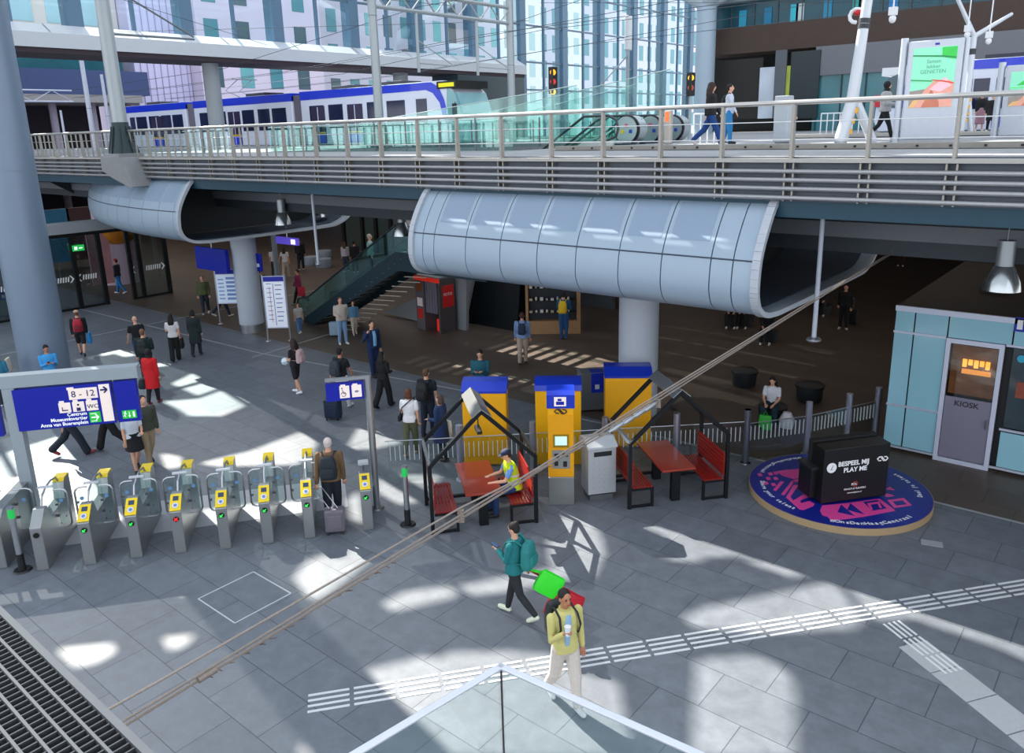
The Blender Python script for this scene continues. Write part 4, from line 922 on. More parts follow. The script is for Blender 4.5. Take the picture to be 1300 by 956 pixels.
for x,y in ((110,215),(165,240),(180,210),(215,240),(150,270),(200,280),(215,205)): dsk(zc8([(x,y),(x+25,y-4),(x+38,y+14),(x+12,y+18)]))
dsk(zc8([(970,390),(1080,375),(1132,425),(1015,442)])); dsk(zc8([(1005,400),(1070,392),(1098,418),(1030,426)]),'blue_inset',M('0E1F86',.45)).location.z=.002
for pts in ([(640,470),(665,420),(755,495)],[(705,455),(725,410),(820,485)]): dsk(zc8(pts),'blue_inset',M('0E1F86',.45)).location.z=.002
dsk(zc8([(810,402),(905,390),(965,445),(870,460)]),'blue_inset',M('0E1F86',.45)).location.z=.002
dsk(zc8([(835,412),(915,400),(935,440),(920,445),(905,415),(860,420),(875,455),(860,458)]),'note_symbol').location.z=.004
dsk(zc8([(960,320),(985,300),(1022,325)])); dsk(zc8([(945,355),(970,345),(1020,362),(965,370)]))
def arc(s,r,a_mid,size,inward=False):
    o=[]; per=size*.62/r; n=len(s)
    for i,ch in enumerate(s):
        if ch==' ': continue
        k=i-(n-1)/2; a=a_mid+k*per; rad=V((math.cos(a),math.sin(a),0)); tan=V((-math.sin(a),math.cos(a),0))
        text(ch,size,WHITE,t,rad*r+V((0,0,ZD+.001)),tan,-rad,'CENTER',bold=.003)
def angp(x,y): q=G(x,y,ZD)-DC; return math.atan2(q.y,q.x)
a1=angp(1110,662); arc('#OnsDenHaagCentraal',1.62,a1,.145)
arc('Share your talent',1.55,angp(982,628),.135); arc('#OnsDenHaagCentraal',1.60,angp(992,590),.12); arc('Deel je talent',1.58,angp(1143,616),.135)
# piano cover
A_=G(1042,642,.146); B_=G(1124,631,.146); d=(B_-A_); w=d.length; rz=math.atan2(d.y,d.x); t=thing('covered_piano','black box cover reading BESPEEL MIJ PLAY ME over an upright piano on the blue stage','piano',(A_.x,A_.y,.146),rz)
hp=1.18; PB=M('0E1012',.4,0,.12,15)
b=MB(); b.box(0,w,0,.42,.04,hp); b.build('cover',PB,t,bevel=.012)
b=MB(); b.box(.0,w,.42,.55,.04,hp+.04); b.build('back_panel',M('16191B',.6),t); b=MB(); b.box(-.14,.02,.18,.62,.1,.74); b.build('keyboard_end',PB,t,bevel=.01)
b=MB(); b.box(-.16,.0,.16,.64,.70,.76); b.build('keyboard_ledge',M('23262A',.4),t)
for x in (.08,w-.08):
    for y in (.08,.46): b=MB(); b.tube([(x-.03,y,.03),(x+.03,y,.03)],.03,12); b.build('caster',DSTEEL,t)
LW=M('E4E6E8',.5,0,.03,emit=.1)
print('piano w',w)
text('BESPEEL MIJ',.135,LW,t,(.31,-.006,.80),(1,0,0),(0,0,1),bold=.004); text('PLAY ME',.135,LW,t,(.44,-.006,.66),(1,0,0),(0,0,1),bold=.004)
b=MB(); b.tube([(.17,-.002,.79),(.17,-.01,.79)],.105,24); b.build('round_emblem',LW,t); b=MB(); b.bar((.15,-.014,.75),(.19,-.014,.84),.012,.004); b.bar((.13,-.014,.77),(.2,-.014,.75),.012,.004); b.build('note_symbol',M('6A6F75',.5),t)
nslogo(t,(w-.16,-.01,.86),(1,0,0),(0,0,1),.125,LW)
text('BOL',.07,LW,t,(w/2-.02,-.006,.36),(1,0,0),(0,0,1),'CENTER'); b=MB(); b.lathe([(.045,0),(.06,0)],(0,0,0),24); o=b.build('red_ring',M('B4382E',.5),t); o.rotation_euler=(PI/2,0,0); o.location=(w/2-.0,-.008,.385)
text("PIANO'S & VLEUGELS",.052,LW,t,(w/2,-.006,.27),(1,0,0),(0,0,1),'CENTER'); text('www.bolpianos.nl',.045,LW,t,(w/2,-.006,.19),(1,0,0),(0,0,1),'CENTER')
# ---------------------------------------------------------------- kiosk
KY=18.97; kx=lambda px,py:onY(px,py,KY).x; kz=lambda px,py:onY(px,py,KY).z
t=thing('kiosk','pale blue glass panelled kiosk with white framed door at the right edge','kiosk'); x0=kx(1120,565); zt=kz(1135,388); KB=M('8FC3D3',.12,0,.03,1.5,coat=.6)
KF=M('C3CBDD',.35,.4,.03); print('kiosk',x0,zt)
b=MB(); b.box(x0+.02,9,KY+.12,26,0.03,zt-.05); b.build('core',M('14181C',.6),t)
b=MB(); b.box(x0,9,KY,26.2,zt-.05,zt); b.build('roof',M('3A322B',.75,0,.3,1.2),t); b=MB(); b.box(x0,9,KY-.03,KY+.04,zt-.10,zt+.02); b.build('roof_edge',KF,t)
for k,(xx,yy) in enumerate(((x0+1.2,21.5),(x0+2.6,20.6),(x0+3.6,23.0))):
    b=MB(); b.box(xx,xx+.5,yy,yy+.3,zt,zt+.18); b.build('roof_box',M('2A2622',.7),t)
zmid=kz(1135,420); zlow=kz(1122,511); V1=[x0,kx(1163,395),kx(1201,399),kx(1281,407),9]; dxl=kx(1184,583)+.0; dxr=kx(1254,599); z_d=kz(1200,428)
print('kiosk zs',zmid,zlow,z_d,V1,dxl,dxr)
def kp(a,c,z0,z1): b=MB(); b.box(a+.015,c-.015,KY,KY+.06,z0+.015,z1-.015); b.build('glass_panel',KB,t)
x1=V1[1]; 
kp(x0,x1,zmid,zt-.08); kp(x1,dxl,zmid,zt-.08); kp(dxl,dxr+.12,zmid,zt-.08); kp(dxr+.12,2.2,zmid,zt-.08); kp(x0,x1,zlow,zmid); kp(x1,dxl,zlow,zmid); kp(x0,x1,.12,zlow); kp(x1,dxl,.12,zlow); kp(dxr+.12,.8,.12,.95); kp(.8,2.6,.12,.95)
for a,c,z in ((x0,dxl-.02,zmid),(dxr+.02,4,zmid),(x0,dxl,zlow),(x0,dxl,.1),(dxr,4,.1),(dxr+.1,4,1.0)): b=MB(); b.box(a,c,KY-.03,KY,z-.025,z+.025); b.build('rail',KF,t)
dd_=b=MB(); b.box(dxl,dxl+.09,KY-.05,KY+.05,0.0,z_d); b.box(dxr-.09,dxr,KY-.05,KY+.05,0.0,z_d); b.box(dxl+.09,dxr-.09,KY-.05,KY+.05,z_d-.1,z_d); b.box(dxl+.09,dxr-.09,KY-.05,KY+.05,.0,.1); door=b.build('door_frame',M('CDD3E6',.35,.2),t)
b=MB(); b.box(dxl+.1,dxr-.1,KY-.02,KY,.12,1.55); b.build('frosted_glass',M('7C7A8C',.35,0,.05),door); b=MB(); b.box(dxl+.1,dxr-.1,KY-.02,KY+.0,1.55,z_d-.12); b.build('door_glass',glass('E0D8D0',.05),door)
b=MB(); b.box(dxl+.12,dxr-.12,KY+.08,KY+.11,1.6,z_d-.15); b.build('interior_glow',M('6E4A2E',.6,0,.6,6,emit=.25),t)
for k in range(5): b=MB(); b.box(dxl+.35+k*.11,dxl+.43+k*.11,KY+.03,KY+.07,2.25+.05*(k%2),2.42); b.build('warm_lamp',M('FFB040',.4,emit=1.6),t)
b=MB(); b.box(dxl+.35,dxr-.2,KY+.03,KY+.07,2.1,2.2); b.build('counter_light',M('E89A3C',.5,emit=.9),t)
b=MB(); b.tube([(dxr-.16,KY-.07,.95),(dxr-.16,KY-.07,1.15)],.015,8); b.build('door_handle',DSTEEL,door)
text('KIOSK',.17,M('2A2430',.4),t,((dxl+dxr)/2-.02,KY-.025,1.36),(1,0,0),(0,0,1),'CENTER',bold=.003)
b=MB(); b.box(dxr+.16,2.4,KY+.02,KY+.05,1.05,zmid-.05); b.build('shop_window',M('35434A',.08,0,.4,3),t)
for k in range(3): b=MB(); b.box(dxr+.3+k*.5,dxr+.7+k*.5,KY-.0,KY+.02,1.75+.1*k,2.1); b.build('window_display',M(('7A3A2A','8E5A30','6A2A33')[k],.4,0,.3,emit=.15),t)
b=MB(); b.tube([(dxr+.32,KY-.0,zmid-.25),(dxr+.32,KY-.02,zmid-.25)],.08,16); b.build('round_sticker',M('2AA9C9',.4),t)
p=onY(1287,420,KY); b=MB(); b.box(p.x,p.x+.7,KY-.03,KY,p.z-.0,p.z+.3); b.build('blue_sign',NSBLUE,t); b=MB(); b.box(p.x+.05,p.x+.15,KY-.04,KY-.03,p.z+.05,p.z+.25); b.build('sign_symbol',WHITE,t)
# ---------------------------------------------------------------- trams
TW=M('DDE2F2',.3,0,.03,2,coat=.4); TB=M('1236D2',.3,0,.04,2,coat=.4); TG=M('232B4A',.08,0,.25,1.2); TK=M('2A2B33',.7)
TZ0=6.95; TZ1=10.1
def tram_car(t,x0,x1,Y,nose=0,wins=(),doors=()):
    # side profile in X,Z extruded through the width
    W_=2.5; z0,z1=TZ0,TZ1
    if nose==0: P=[(x0,z0),(x1,z0),(x1,z1-.12),(x1-.1,z1),(x0+.1,z1),(x0,z1-.12)]; BP=[(x0,z1-.5),(x1,z1-.5),(x1,z1-.02),(x0,z1-.02)]
    else:
        s=nose; e=x1 if s>0 else x0; f=x0 if s>0 else x1
        P=[(f,z0),(e-s*.25,z0),(e,z0+.5),(e-s*.05,z0+1.2),(e-s*.55,z1-.65),(e-s*1.1,z1-.12),(e-s*1.5,z1),(f,z1)]
        BP=[(f,z1-.5),(e-s*2.6,z1-.42),(e-s*2.1,z1-.60),(e-s*1.62,z1-1.1),(e-s*1.42,z0+1.3),(e-s*1.20,z0+1.0),(e-s*1.05,z0+1.35),(e-s*1.3,z1-.95),(e-s*1.65,z1-.32),(e-s*2.2,z1-.05),(f,z1+.01)]
    b=MB(); b.prism([(x,Y,z) for x,z in P],(0,W_,0)); body=b.build('car_body',TW,t,bevel=.06)
    b=MB(); b.prism([(x,Y-.02,z) for x,z in BP],(0,W_+.04,0)); b.build('blue_roof_band',TB,t)
    for a,c in wins: b=MB(); b.box(a,c,Y-.025,Y+.02,z0+.95,z0+2.3); b.build('window',TG,t,bevel=.01)
    for a,c in doors:
        b=MB(); b.box(a,c,Y-.03,Y+.02,z0+.08,z0+2.25); o=b.build('door',M('3A3550',.15,0,.3,1.5),t)
        b=MB(); b.box(a+.04,c-.04,Y-.04,Y-.03,z0+.1,z0+.62); b.build('blue_door_panel',TB,o); b=MB(); b.box(a+.02,c-.02,Y-.045,Y-.03,z0+.66,z0+.74); b.build('yellow_stripe',M('F2C21A',.4),o)
        b=MB(); b.box((a+c)/2-.03,(a+c)/2+.03,Y-.045,Y-.03,z0+.1,z0+2.2); b.build('door_post',TW,o)
    b=MB(); b.box(x0+.3,x1-.3,Y+.1,Y+W_-.1,6.92,z0+.02); b.build('skirt',TK,t)
    return body
TY=31.0; tx=lambda px:onY(px,150,TY).x
t=thing('tram','white tram with blue roof band passing at the upper left behind the railing','tram')
X_=[tx(150),tx(237),tx(247),tx(372),tx(383),tx(588)]
def W4(px): return [(tx(a),tx(b_)) for a,b_ in px]
tram_car(t,X_[0],X_[1],TY,0,W4([(165,171),(173,186),(189,202),(205,217),(219,232)]),W4([(192,205)]))
tram_car(t,X_[2],X_[3],TY,0,W4([(254,268),(271,287),(308,323),(328,343),(346,364)]),W4([(290,305)]))
tram_car(t,X_[4],X_[5],TY,1,W4([(394,412),(418,436),(467,486),(492,515)]),W4([(396,413),(442,461)]))
b=MB(); b.box(X_[5]-3.4,X_[5]-2.6,TY-.03,TY+.02,TZ0+1.0,TZ0+2.3); b.build('cab_door_window',TG,t)
for a,c in ((X_[1],X_[2]),(X_[3],X_[4])):
    b=MB(); b.box(a-.02,c+.02,TY+.15,TY+2.35,TZ0,TZ1-.15); b.build('articulation_bellows',M('6A6572',.8),t)
b=MB(); e=X_[5]; b.prism([(e-1.15,TY+.1,TZ0+1.1),(e-.05+.02,TY+.1,TZ0+1.2),(e-.53,TY+.1,TZ1-.63),(e-1.05,TY+.1,TZ1-.4)],(0,-.14,0)); b.prism([(e+.0,TY+.1,TZ0+1.2),(e+.03,TY+.1,TZ0+1.2),(e-.50,TY+.1,TZ1-.63),(e-.58,TY+.1,TZ1-.63)],(0,2.3,0)); b.build('windscreen',M('7FB3B8',.05,0,.2,1),t)
b=MB(); b.box(e-1.75,e-.35,TY-.06,TY+2.4,TZ1-.42,TZ1-.05); b.build('destination_box',M('1C1D1A',.5),t); b=MB(); b.box(e-1.6,e-.5,TY-.075,TY-.06,TZ1-.34,TZ1-.14); b.build('destination_display',M('C9C21A',.4,emit=.6),t)
b=MB(); b.bar((e-.5,TY-.05,TZ0+1.9),(e-.2,TY-.35,TZ0+2.0),.04,.04); b.box(e-.35,e-.1,TY-.42,TY-.34,TZ0+1.4,TZ0+1.95); b.build('mirror',BLACK,t)
for x in (X_[4]+2.5,X_[4]+6.5,X_[2]+6,X_[0]+4): b=MB(); b.box(x,x+2.2,TY+.5,TY+2,TZ1,TZ1+.22); b.build('roof_unit',M('3A3B45',.7),t,bevel=.03)
px_=X_[2]+3.5; b=MB()
for y in (TY+.7,TY+1.8): b.tube([(px_+1.5,y,TZ1+.05),(px_-.2,y,TZ1+.55),(px_+1.4,y,TZ1+1.2)],.03,6)
b.tube([(px_+1.4,TY+.3,TZ1+1.22),(px_+1.4,TY+2.2,TZ1+1.22)],.04,6); b.build('pantograph',DSTEEL,t)
TY=43.2; tx=lambda px:onY(px,120,TY).x
t=thing('tram','white and blue tram partly hidden behind the advertising panels on the right','tram'); e=tx(1112)
tram_car(t,e,e+11,TY,-1,W4([(1219,1233),(1235,1255),(1148,1156)])+[(tx(1263),tx(1290))]); tram_car(t,e+11.4,e+21,TY,0,[(e+12+1.6*k,e+13.3+1.6*k) for k in range(5)])
b=MB(); b.prism([(e+1.15,TY+.1,TZ0+1.1),(e+.03,TY+.1,TZ0+1.2),(e+.53,TY+.1,TZ1-.63),(e+1.05,TY+.1,TZ1-.4)],(0,-.14,0)); b.build('windscreen',M('3A5A62',.05,0,.2,1),t)
b=MB(); b.box(e+.2,e+1.3,TY-.02,TY+2.4,TZ1-.5,TZ1-.12); b.build('destination_box',WHITE,t)
b=MB(); b.box(e+.05,e+.35,TY-.35,TY-.28,TZ0+1.2,TZ0+1.75); b.build('red_marker',M('C8283A',.5),t)
b=MB(); b.box(e+4.5,e+8,TY+.5,TY+2,TZ1,TZ1+.2); b.build('roof_unit',M('3A3B45',.7),t)
b=MB(); b.box(tx(1263),tx(1300)+2,TY-.03,TY,TZ0+.1,TZ0+.62); b.build('blue_skirt_panel',TB,t)
# rails
for y in (31.7,33.1,40.2,41.6):
    pass
# ---------------------------------------------------------------- masts, gantry truss and wires
GM=M('A7AFB2',.4,.35,.04,4)
def mast(label,x,y,z0,z1,r0,r1,foot=None,mat=GM):
    t=thing('overhead_line_mast',label,'mast',(x,y,z0)); b=MB(); b.tube([(0,0,0),(0,0,z1-z0)],[r0,r1],24); b.build('pole',mat,t,True)
    if foot:
        b=MB(); b.tube([(0,0,.0),(0,0,.35),(0,0,.85),(0,0,1.1)],[foot,r0*1.5,r0*1.08,r0*1.05],16); b.build('flared_foot',M('2F4042',.5,.2),t,True)
        b=MB()
        for k in range(8): a=k*PI/4+.2; b.bar((math.cos(a)*foot*.95,math.sin(a)*foot*.95,.0),(math.cos(a)*r0,math.sin(a)*r0,.95),.03,.12)
        b.build('gusset',M('2F4042',.5,.2),t)
    b=MB(); b.tube([(0,0,(z1-z0)*.45),(0,0,(z1-z0)*.45+.03)],r0*.98,20); b.build('band',M('7A8488',.5),t)
    return t
q=onY(166,203,DF); MX=q.x; mast('large grey mast with dark flared foot on a concrete block at the left deck edge',MX,DF-.2,7.05,19,.27,.2,.5)
b=MB(); b.prism([(MX-.8,DF-.75,6.92),(MX+1.0,DF-.75,6.92),(MX+1.5,DF-.75,5.9),(MX+1.25,DF-.75,5.86),(MX-.1,DF-.75,6.2),(MX-.8,DF-.75,6.45)],(0,1.0,0)); b.box(MX-.6,MX+.6,DF-.7,DF+.2,6.9,7.05); tag(b.build('mast_block',M('8D8F90',.8,0,.12,5,bump=.2)),'grey concrete console block carrying the large left mast on the deck edge','concrete block')
m2=G(484,187,6.92); mast('grey mast with flared foot in front of the tram cab',m2.x,m2.y,6.92,19,.2,.17,.45)
q=onX(648,60,m2.x); m3y=q.y; mast('grey mast carrying the right end of the lattice gantry',m2.x,m3y,6.92,15.4,.2,.18)
print('mast3',q)
q1=onX(484,12,m2.x); zt1=onX(484,14,m2.x).z; 
zc=(onX(490,12,m2.x).z+onX(640,27,m2.x).z)/2; zu=zc+.75
t=thing('lattice_gantry','steel lattice gantry beam across the tracks between two masts','gantry beam')
b=MB(); b.tube([(m2.x,m2.y,zc),(m2.x,m3y,zc)],.09,8); b.tube([(m2.x,m2.y,zu),(m2.x,m3y,zu)],.09,8); b.build('chord',GM,t,True)
n=12; L=m3y-m2.y
for k in range(n):
    b=MB(); b.tube([(m2.x,m2.y+L*k/n,zc if k%2 else zu),(m2.x,m2.y+L*(k+1)/n,zu if k%2 else zc)],.035,6); b.build('lattice_bar',GM,t)
for f in (.28,.72):
    y=m2.y+L*f; b=MB(); b.tube([(m2.x,y,zc),(m2.x,y,zc-2.6)],.07,8); b.tube([(m2.x,y,zc-1.2),(m2.x+1.0,y+1.2,zc-2.3)],.03,6); b.tube([(m2.x,y,zc-2.2),(m2.x+1.1,y+1.2,zc-2.35)],.03,6); b.build('drop_arm',GM,t)
# far left masts and gantry beyond the walkway
LM=M('C3C6D6',.4,.2); 
for px,py0,r,l in ((121,72,.17,'slim pale mast beyond the walkway left of the big leaning mast'),(143,95,.12,'thin pale signal mast just left of the big leaning mast at the tracks'),(85,140,.08,'short pale camera post in the shaded tracks at far left')):
    g=onX(px,190,-56); mast(l,-56,g.y,6.92,onX(px,py0,-56).z,r,r*.8,mat=LM)
t=thing('lattice_gantry','white lattice gantry over the tracks at the far left beyond the walkway','gantry beam'); z=onX(80,115,-58).z
b=MB(); b.tube([(-58,-6,z),(-58,24,z)],.06,6); b.tube([(-58,-6,z-.7),(-58,24,z-.7)],.06,6); b.build('chord',LM,t)
for k in range(24): b=MB(); b.tube([(-58,-6+k*1.25,z if k%2 else z-.7),(-58,-4.75+k*1.25,z-.7 if k%2 else z)],.03,5); b.build('lattice_bar',LM,t)
t=thing('cantilever_arm','long diagonal cantilever arm and tube of the big left mast reaching over the tracks','mast arm'); z=onY(150,42,DF).z
pA=V((MX,DF,onY(148,42,DF).z)); pB=onY(246,50,DF+6); pC=V((MX,DF,onY(136,-30,DF).z)); b=MB(); b.tube([pA,pB],.05,6); b.build('lower_tube',DSTEEL,t); b=MB(); b.tube([onY(160,-5,DF+3),pB+V((0,0,.1))],.04,6); b.build('stay',DSTEEL,t)
def wire(pts,label,r=.014,name='overhead_wire'): 
    t=MB(); t.tube(pts,r,5); return tag(t.build(name,M('4A5055',.5,.5)),label,'wire','overhead tram wires')
for k,(y,z,zz) in enumerate(((31.9,12.0,12.1),(32.5,12.0,12.9),(40.4,12.0,12.2),(41.0,12.1,13.2),(27.5,12.9,13.0),(36.4,12.5,12.6))):
    wire([(-77,y,11.3),(-60,y,11.35),(-45,y,11.5),(-28,y,z+.2),(-10,y,zz+.1),(14,y,z+.3)],'thin dark overhead wire strung above the tram tracks')
for k,(a,c) in enumerate((((-44.0,20,12.9),(-28.4,36,13.2)),((-28.4,26,13.5),(-11,33,13.0)),((-28.4,34,12.8),(-9,28,14.0)),((MX,DF,13.2),(-28.4,30,13.4)),((-28.4,37,14.2),(-14,57,14.5)),((MX,DF,12.5),(-44.0,30,12.9)))):
    wire([a,c],'thin dark span wire crossing the tracks between masts',.012)
t=thing('hanging_insulator_post','white boxed bracket post with diagonal stay in front of the glass facade','wire bracket'); q=onX(797,45,-38)
b=MB(); b.box(q.x-.25,q.x+.1,q.y-.2,q.y+.6,q.z-1.2,q.z+1.6); b.build('white_box',WHITE,t,bevel=.1); b=MB(); b.tube([(q.x,q.y,6.92),(q.x,q.y,q.z-1.2)],.12,10); b.build('post',GM,t,True); b=MB(); b.tube([(q.x,q.y,q.z-1.6),(q.x,q.y-4.2,q.z-4.2)],.05,6); b.tube([(q.x,q.y,q.z-4.2),(q.x,q.y-4.4,q.z-4.2)],.05,6); b.build('stay',DSTEEL,t)
# white leaning masts on the deck
WM=M('CDD3DA',.35,.2,.03,3)
def amast(label,fx,fy,kx_,ky,txx,tyy,leg2,r,bx,extra=False):
    f=G(fx,fy,6.92); n=(f.x,f.y); pl=lambda px,py:onP(px,py,n,(n[0]+cr0.x,n[1]+cr0.y)); k=pl(kx_,ky); tp=pl(txx,tyy); l2=pl(*leg2); l2.z=6.92
    t=thing('white_mast',label,'mast'); b=MB(); b.limb([V((f.x,f.y,6.92+r*.6)),k,tp],[r*1.25,r*1.1,r*.85],16); b.build('pole',WM,t,True)
    b=MB(); b.limb([l2+V((0,0,r*.3)),k+V((0,0,.2))],[r*.9,r*.8],12); b.build('rear_leg',WM,t,True)
    c=V((f.x,f.y,6.92)).lerp(k,.35); d=(k-V((f.x,f.y,6.92))).normalized(); b=MB(); side=cr0*.0
    for i in range(4): p=c+d*(i-.5)*.28+cr0*r*.6-V((cf.x,cf.y,0)).normalized()*r*.75; b.bar(p,p+d*.14,.18,.03,up=cr0.cross(V((0,0,1))))
    b.build('warning_chevrons',M('F0B020',.5),t)
    for i in range(2): 
        pp=k.lerp(tp,.68+.05*i); b=MB(); b.tube([pp,pp+(tp-k).normalized()*.12],r*1.04,16); b.build('dark_band',M('30363C',.5),t)
    return t,k,tp
amast('white leaning two legged mast with black and yellow chevrons beside the walking pair',1067,182,1082,128,1103,-8,(1107,181),.145,0)
t,k,tp=amast('white Y topped mast with hanging lamps in front of the right tram',1219,168,1228,118,1237,46,(1232,168),.13,0)
n=(k.x,k.y); pl=lambda px,py:onP(px,py,n,(n[0]+cr0.x,n[1]+cr0.y))
for q in ((1212,-10),(1284,18)): b=MB(); b.limb([tp,pl(*q)],[.10,.07],12); b.build('branch_arm',WM,t,True)
def camlamp(px,py,Y,label):
    p=onY(px,py,Y); t=thing('hanging_camera',label,'camera'); b=MB(); b.tube([p+V((0,0,4.4)),p],.022,8); b.build('drop_pipe',WHITE,t); b=MB(); b.ell(p,(.10,.10,.12)); b.box(p.x-.11,p.x+.11,p.y-.08,p.y+.08,p.z+.1,p.z+.32); b.build('white_housing',WHITE,t,True)
camlamp(1133,24,26,'white camera hanging on a thin pipe right of the leaning mast'); camlamp(1228,44,34,'white lamp housing hanging left of the Y shaped mast top'); camlamp(1255,52,34,'small white lamp hanging right of the Y shaped mast top')
t=thing('red_ring_horn','red and white ring fitting on the leaning white mast near the top','fitting'); q=onY(1087,20,27.6); b=MB(); b.tube([q+V((.2*math.cos(a*.6),0,.2*math.sin(a*.6))) for a in range(9)],.06,8); b.build('ring',WHITE,t,True); b=MB(); b.ell(q+V((.06,-.06,.08)),(.13,.08,.09)); b.build('red_centre',M('C02028',.4),t,True)
# signals
def signal(px,y0_,y1_,X,label,cols):
    a=onX(px,y0_,X); c=onX(px,y1_,X); t=thing('signal_light',label,'traffic signal'); h=(a.z-c.z)/2; m=(a+c)/2; b=MB(); b.box(m.x-.12,m.x+.12,m.y-.19,m.y+.19,m.z-h,m.z+h); b.build('black_housing',BLACK,t,bevel=.03); b=MB(); b.tube([(m.x,m.y,6.92),(m.x,m.y,m.z-h)],.07,10); b.build('pole',GM,t)
    for i,(c_,f) in enumerate(cols): b=MB(); p=V((m.x,m.y,m.z+h*f)); d=(O-p).normalized(); b.tube([p+d*.13,p+d*.17],.13,14); b.build('lens',M(c_,.4,emit=1.2),t)
signal(702,85,119,-22,'black signal with amber top and bottom lights before the glass facade',(('F2A21A',.6),('A02020',-.1),('E8B040',-.85)))
signal(877,92,122,-17,'black signal with amber light on a pole left of the walking pair',(('F2B01A',.55),('803020',-.3)))
# ---------------------------------------------------------------- escalators on the deck
def escalator(label,x0,x1,ya,yb,z0,z1,bal=GLS,skirt=M('8FA3A0',.35,.3),grp=None,newel=True):
    t=thing('escalator',label,'escalator',(0,0,0),0,grp); dx=x1-x0; s=1 if dx>0 else -1; L=math.hypot(dx,z1-z0)
    for y in (ya,yb):
        b=MB(); b.prism([(x0-s*1.0,y-.02,z0),(x0,y-.02,z0),(x1,y-.02,z1),(x1+s*1.0,y-.02,z1),(x1+s*1.0,y-.02,z1+.95),(x1,y-.02,z1+.95),(x0,y-.02,z0+.95),(x0-s*1.0,y-.02,z0+.95)],(0,.02,0)); b.build('glass_side',bal,t)
        b=MB(); b.tube([(x0-s*.9,y,z0+.15),(x0-s*1.3,y,z0+.3),(x0-s*1.38,y,z0+.55),(x0-s*1.3,y,z0+.82),(x0-s*1.0,y,z0+.97),(x0,y,z0+.97),(x1,y,z1+.97),(x1+s*1.0,y,z1+.97),(x1+s*1.3,y,z1+.82),(x1+s*1.38,y,z1+.55),(x1+s*1.3,y,z1+.3),(x1+s*.9,y,z1+.15)],.045,8); b.build('handrail',M('3A4144',.4),t,True)
        b=MB(); b.prism([(x0-s*1.0,y-.05,z0-.2),(x1+s*.2,y-.05,z1-.3),(x1+s*1.2,y-.05,z1-.2),(x1+s*1.2,y-.05,z1+.15),(x1,y-.05,z1+.15),(x0,y-.05,z0+.15),(x0-s*1.0,y-.05,z0+.12)],(0,.1,0)); b.build('side_skirt',M('C9D2CE',.3,.3),t)
    b=MB(); n=int(abs(dx)/.4)
    for k in range(n):
        x=x0+dx*k/n; z=z0+(z1-z0)*k/n; xa,xb=sorted((x,x+dx/n)); b.box(xa,xb,ya+.06,yb-.06,z-.25,z+.10)
    b.box(*sorted((x0,x0-s*1.2)),ya,yb,z0-.02,z0+.04); b.box(*sorted((x1,x1+s*1.2)),ya,yb,z1-.2,z1+.02); b.build('steps',M('4E5558',.5,.5),t)
    return t
for k,l in enumerate(('nearest of the three deck escalators left of centre with green glass sides','middle one of the three deck escalators left of centre','farthest of the three deck escalators left of centre')):
    y=23.2+k*1.6; escalator(l,-24.6,-16.0,y,y+1.15,1.7,6.92,bal=TEAL,grp=None)
    t=thing('escalator_newel_drum',('nearest','middle','farthest')[k]+' of three rounded steel balustrade ends of the deck escalators, with notice stickers','balustrade end')
    for yy in (y+1.22,): b=MB(); b.tube([(-15.0,y+1.07,7.42),(-15.0,y+1.11,7.42)],.44,28); b.tube([(-15.0,yy-.02,7.42),(-15.0,yy+.5,7.42)],.47,28); b.build('drum',M('B9C4C8',.3,.6),t,True)
    b=MB(); b.tube([(-15.0,y+1.12,7.42),(-15.0,y+1.2,7.42)],.5,28); b.build('rubber_rim',BLACK,t,True)
    for i,c in enumerate(('E9D23A','D86A8A','2A4AB0')): b=MB(); b.box(-15.2+i*.17,-15.08+i*.17,y+1.05,y+1.07,7.3+.2*(i%2),7.42+.2*(i%2)); b.build('notice_sticker',M(c,.5),t)
    b=MB(); b.box(-15.9,-14.6,y+.1,y+1.1,6.92,6.97); b.build('comb_plate',M('16303F',.5),t)
for k,l in enumerate(('nearer of the two far deck escalators right of the walking pair','farther of the two far deck escalators right of the walking pair')):
    y=43.0+k*1.75; escalator(l,-34.5,-26.4,y,y+1.15,1.6,6.92,bal=TEAL)
    t=thing('escalator_newel_drum',('nearer','farther')[k]+' rounded steel balustrade end of the far deck escalators','balustrade end'); b=MB(); b.tube([(-25.3,y+1.2,7.45),(-25.3,y+1.5,7.45)],.6,28); b.build('drum',M('B9C4C8',.3,.6),t,True); b=MB(); b.tube([(-25.3,y+1.16,7.45),(-25.3,y+1.22,7.45)],.64,28); b.build('rubber_rim',BLACK,t,True)
# glass screens
def gscreen(label,pts,z0,zt,tint=TEAL,step=1.6):
    t=thing('glass_screen',label,'glass screen')
    for (p,q,za,zb) in zip(pts,pts[1:],zt,zt[1:]):
        p,q=V((*p,0)),V((*q,0)); n=max(1,round((q-p).length/step))
        for k in range(n):
            a,c=p.lerp(q,k/n),p.lerp(q,(k+1)/n); z_a,z_b=za+(zb-za)*k/n,za+(zb-za)*(k+1)/n; d=(c-a).normalized()*.01
            b=MB(); b.prism([a+d+V((0,0,z0)),c-d+V((0,0,z0)),c-d+V((0,0,z_b)),a+d+V((0,0,z_a))],(d.y,-d.x,0)); b.build('pane',tint,t)
            if k: b=MB(); b.box(a.x-.02,a.x+.02,a.y-.02,a.y+.02,z0,z0+1.0); b.build('clamp_post',DSTEEL,t)
        b=MB(); b.tube([p+V((0,0,za)),q+V((0,0,zb))],.018,6); b.build('top_trim',M('CFE4E2',.3,.4),t)
gscreen('green tinted glass screen with a sloping top in front of the deck escalators',[(-27.3,22.8),(-16.0,22.8)],6.92,[7.95,8.9])
gscreen('green tinted glass screen behind the deck escalators left of centre',[(-27.3,28.4),(-15.6,28.4)],6.92,[8.0,9.6])
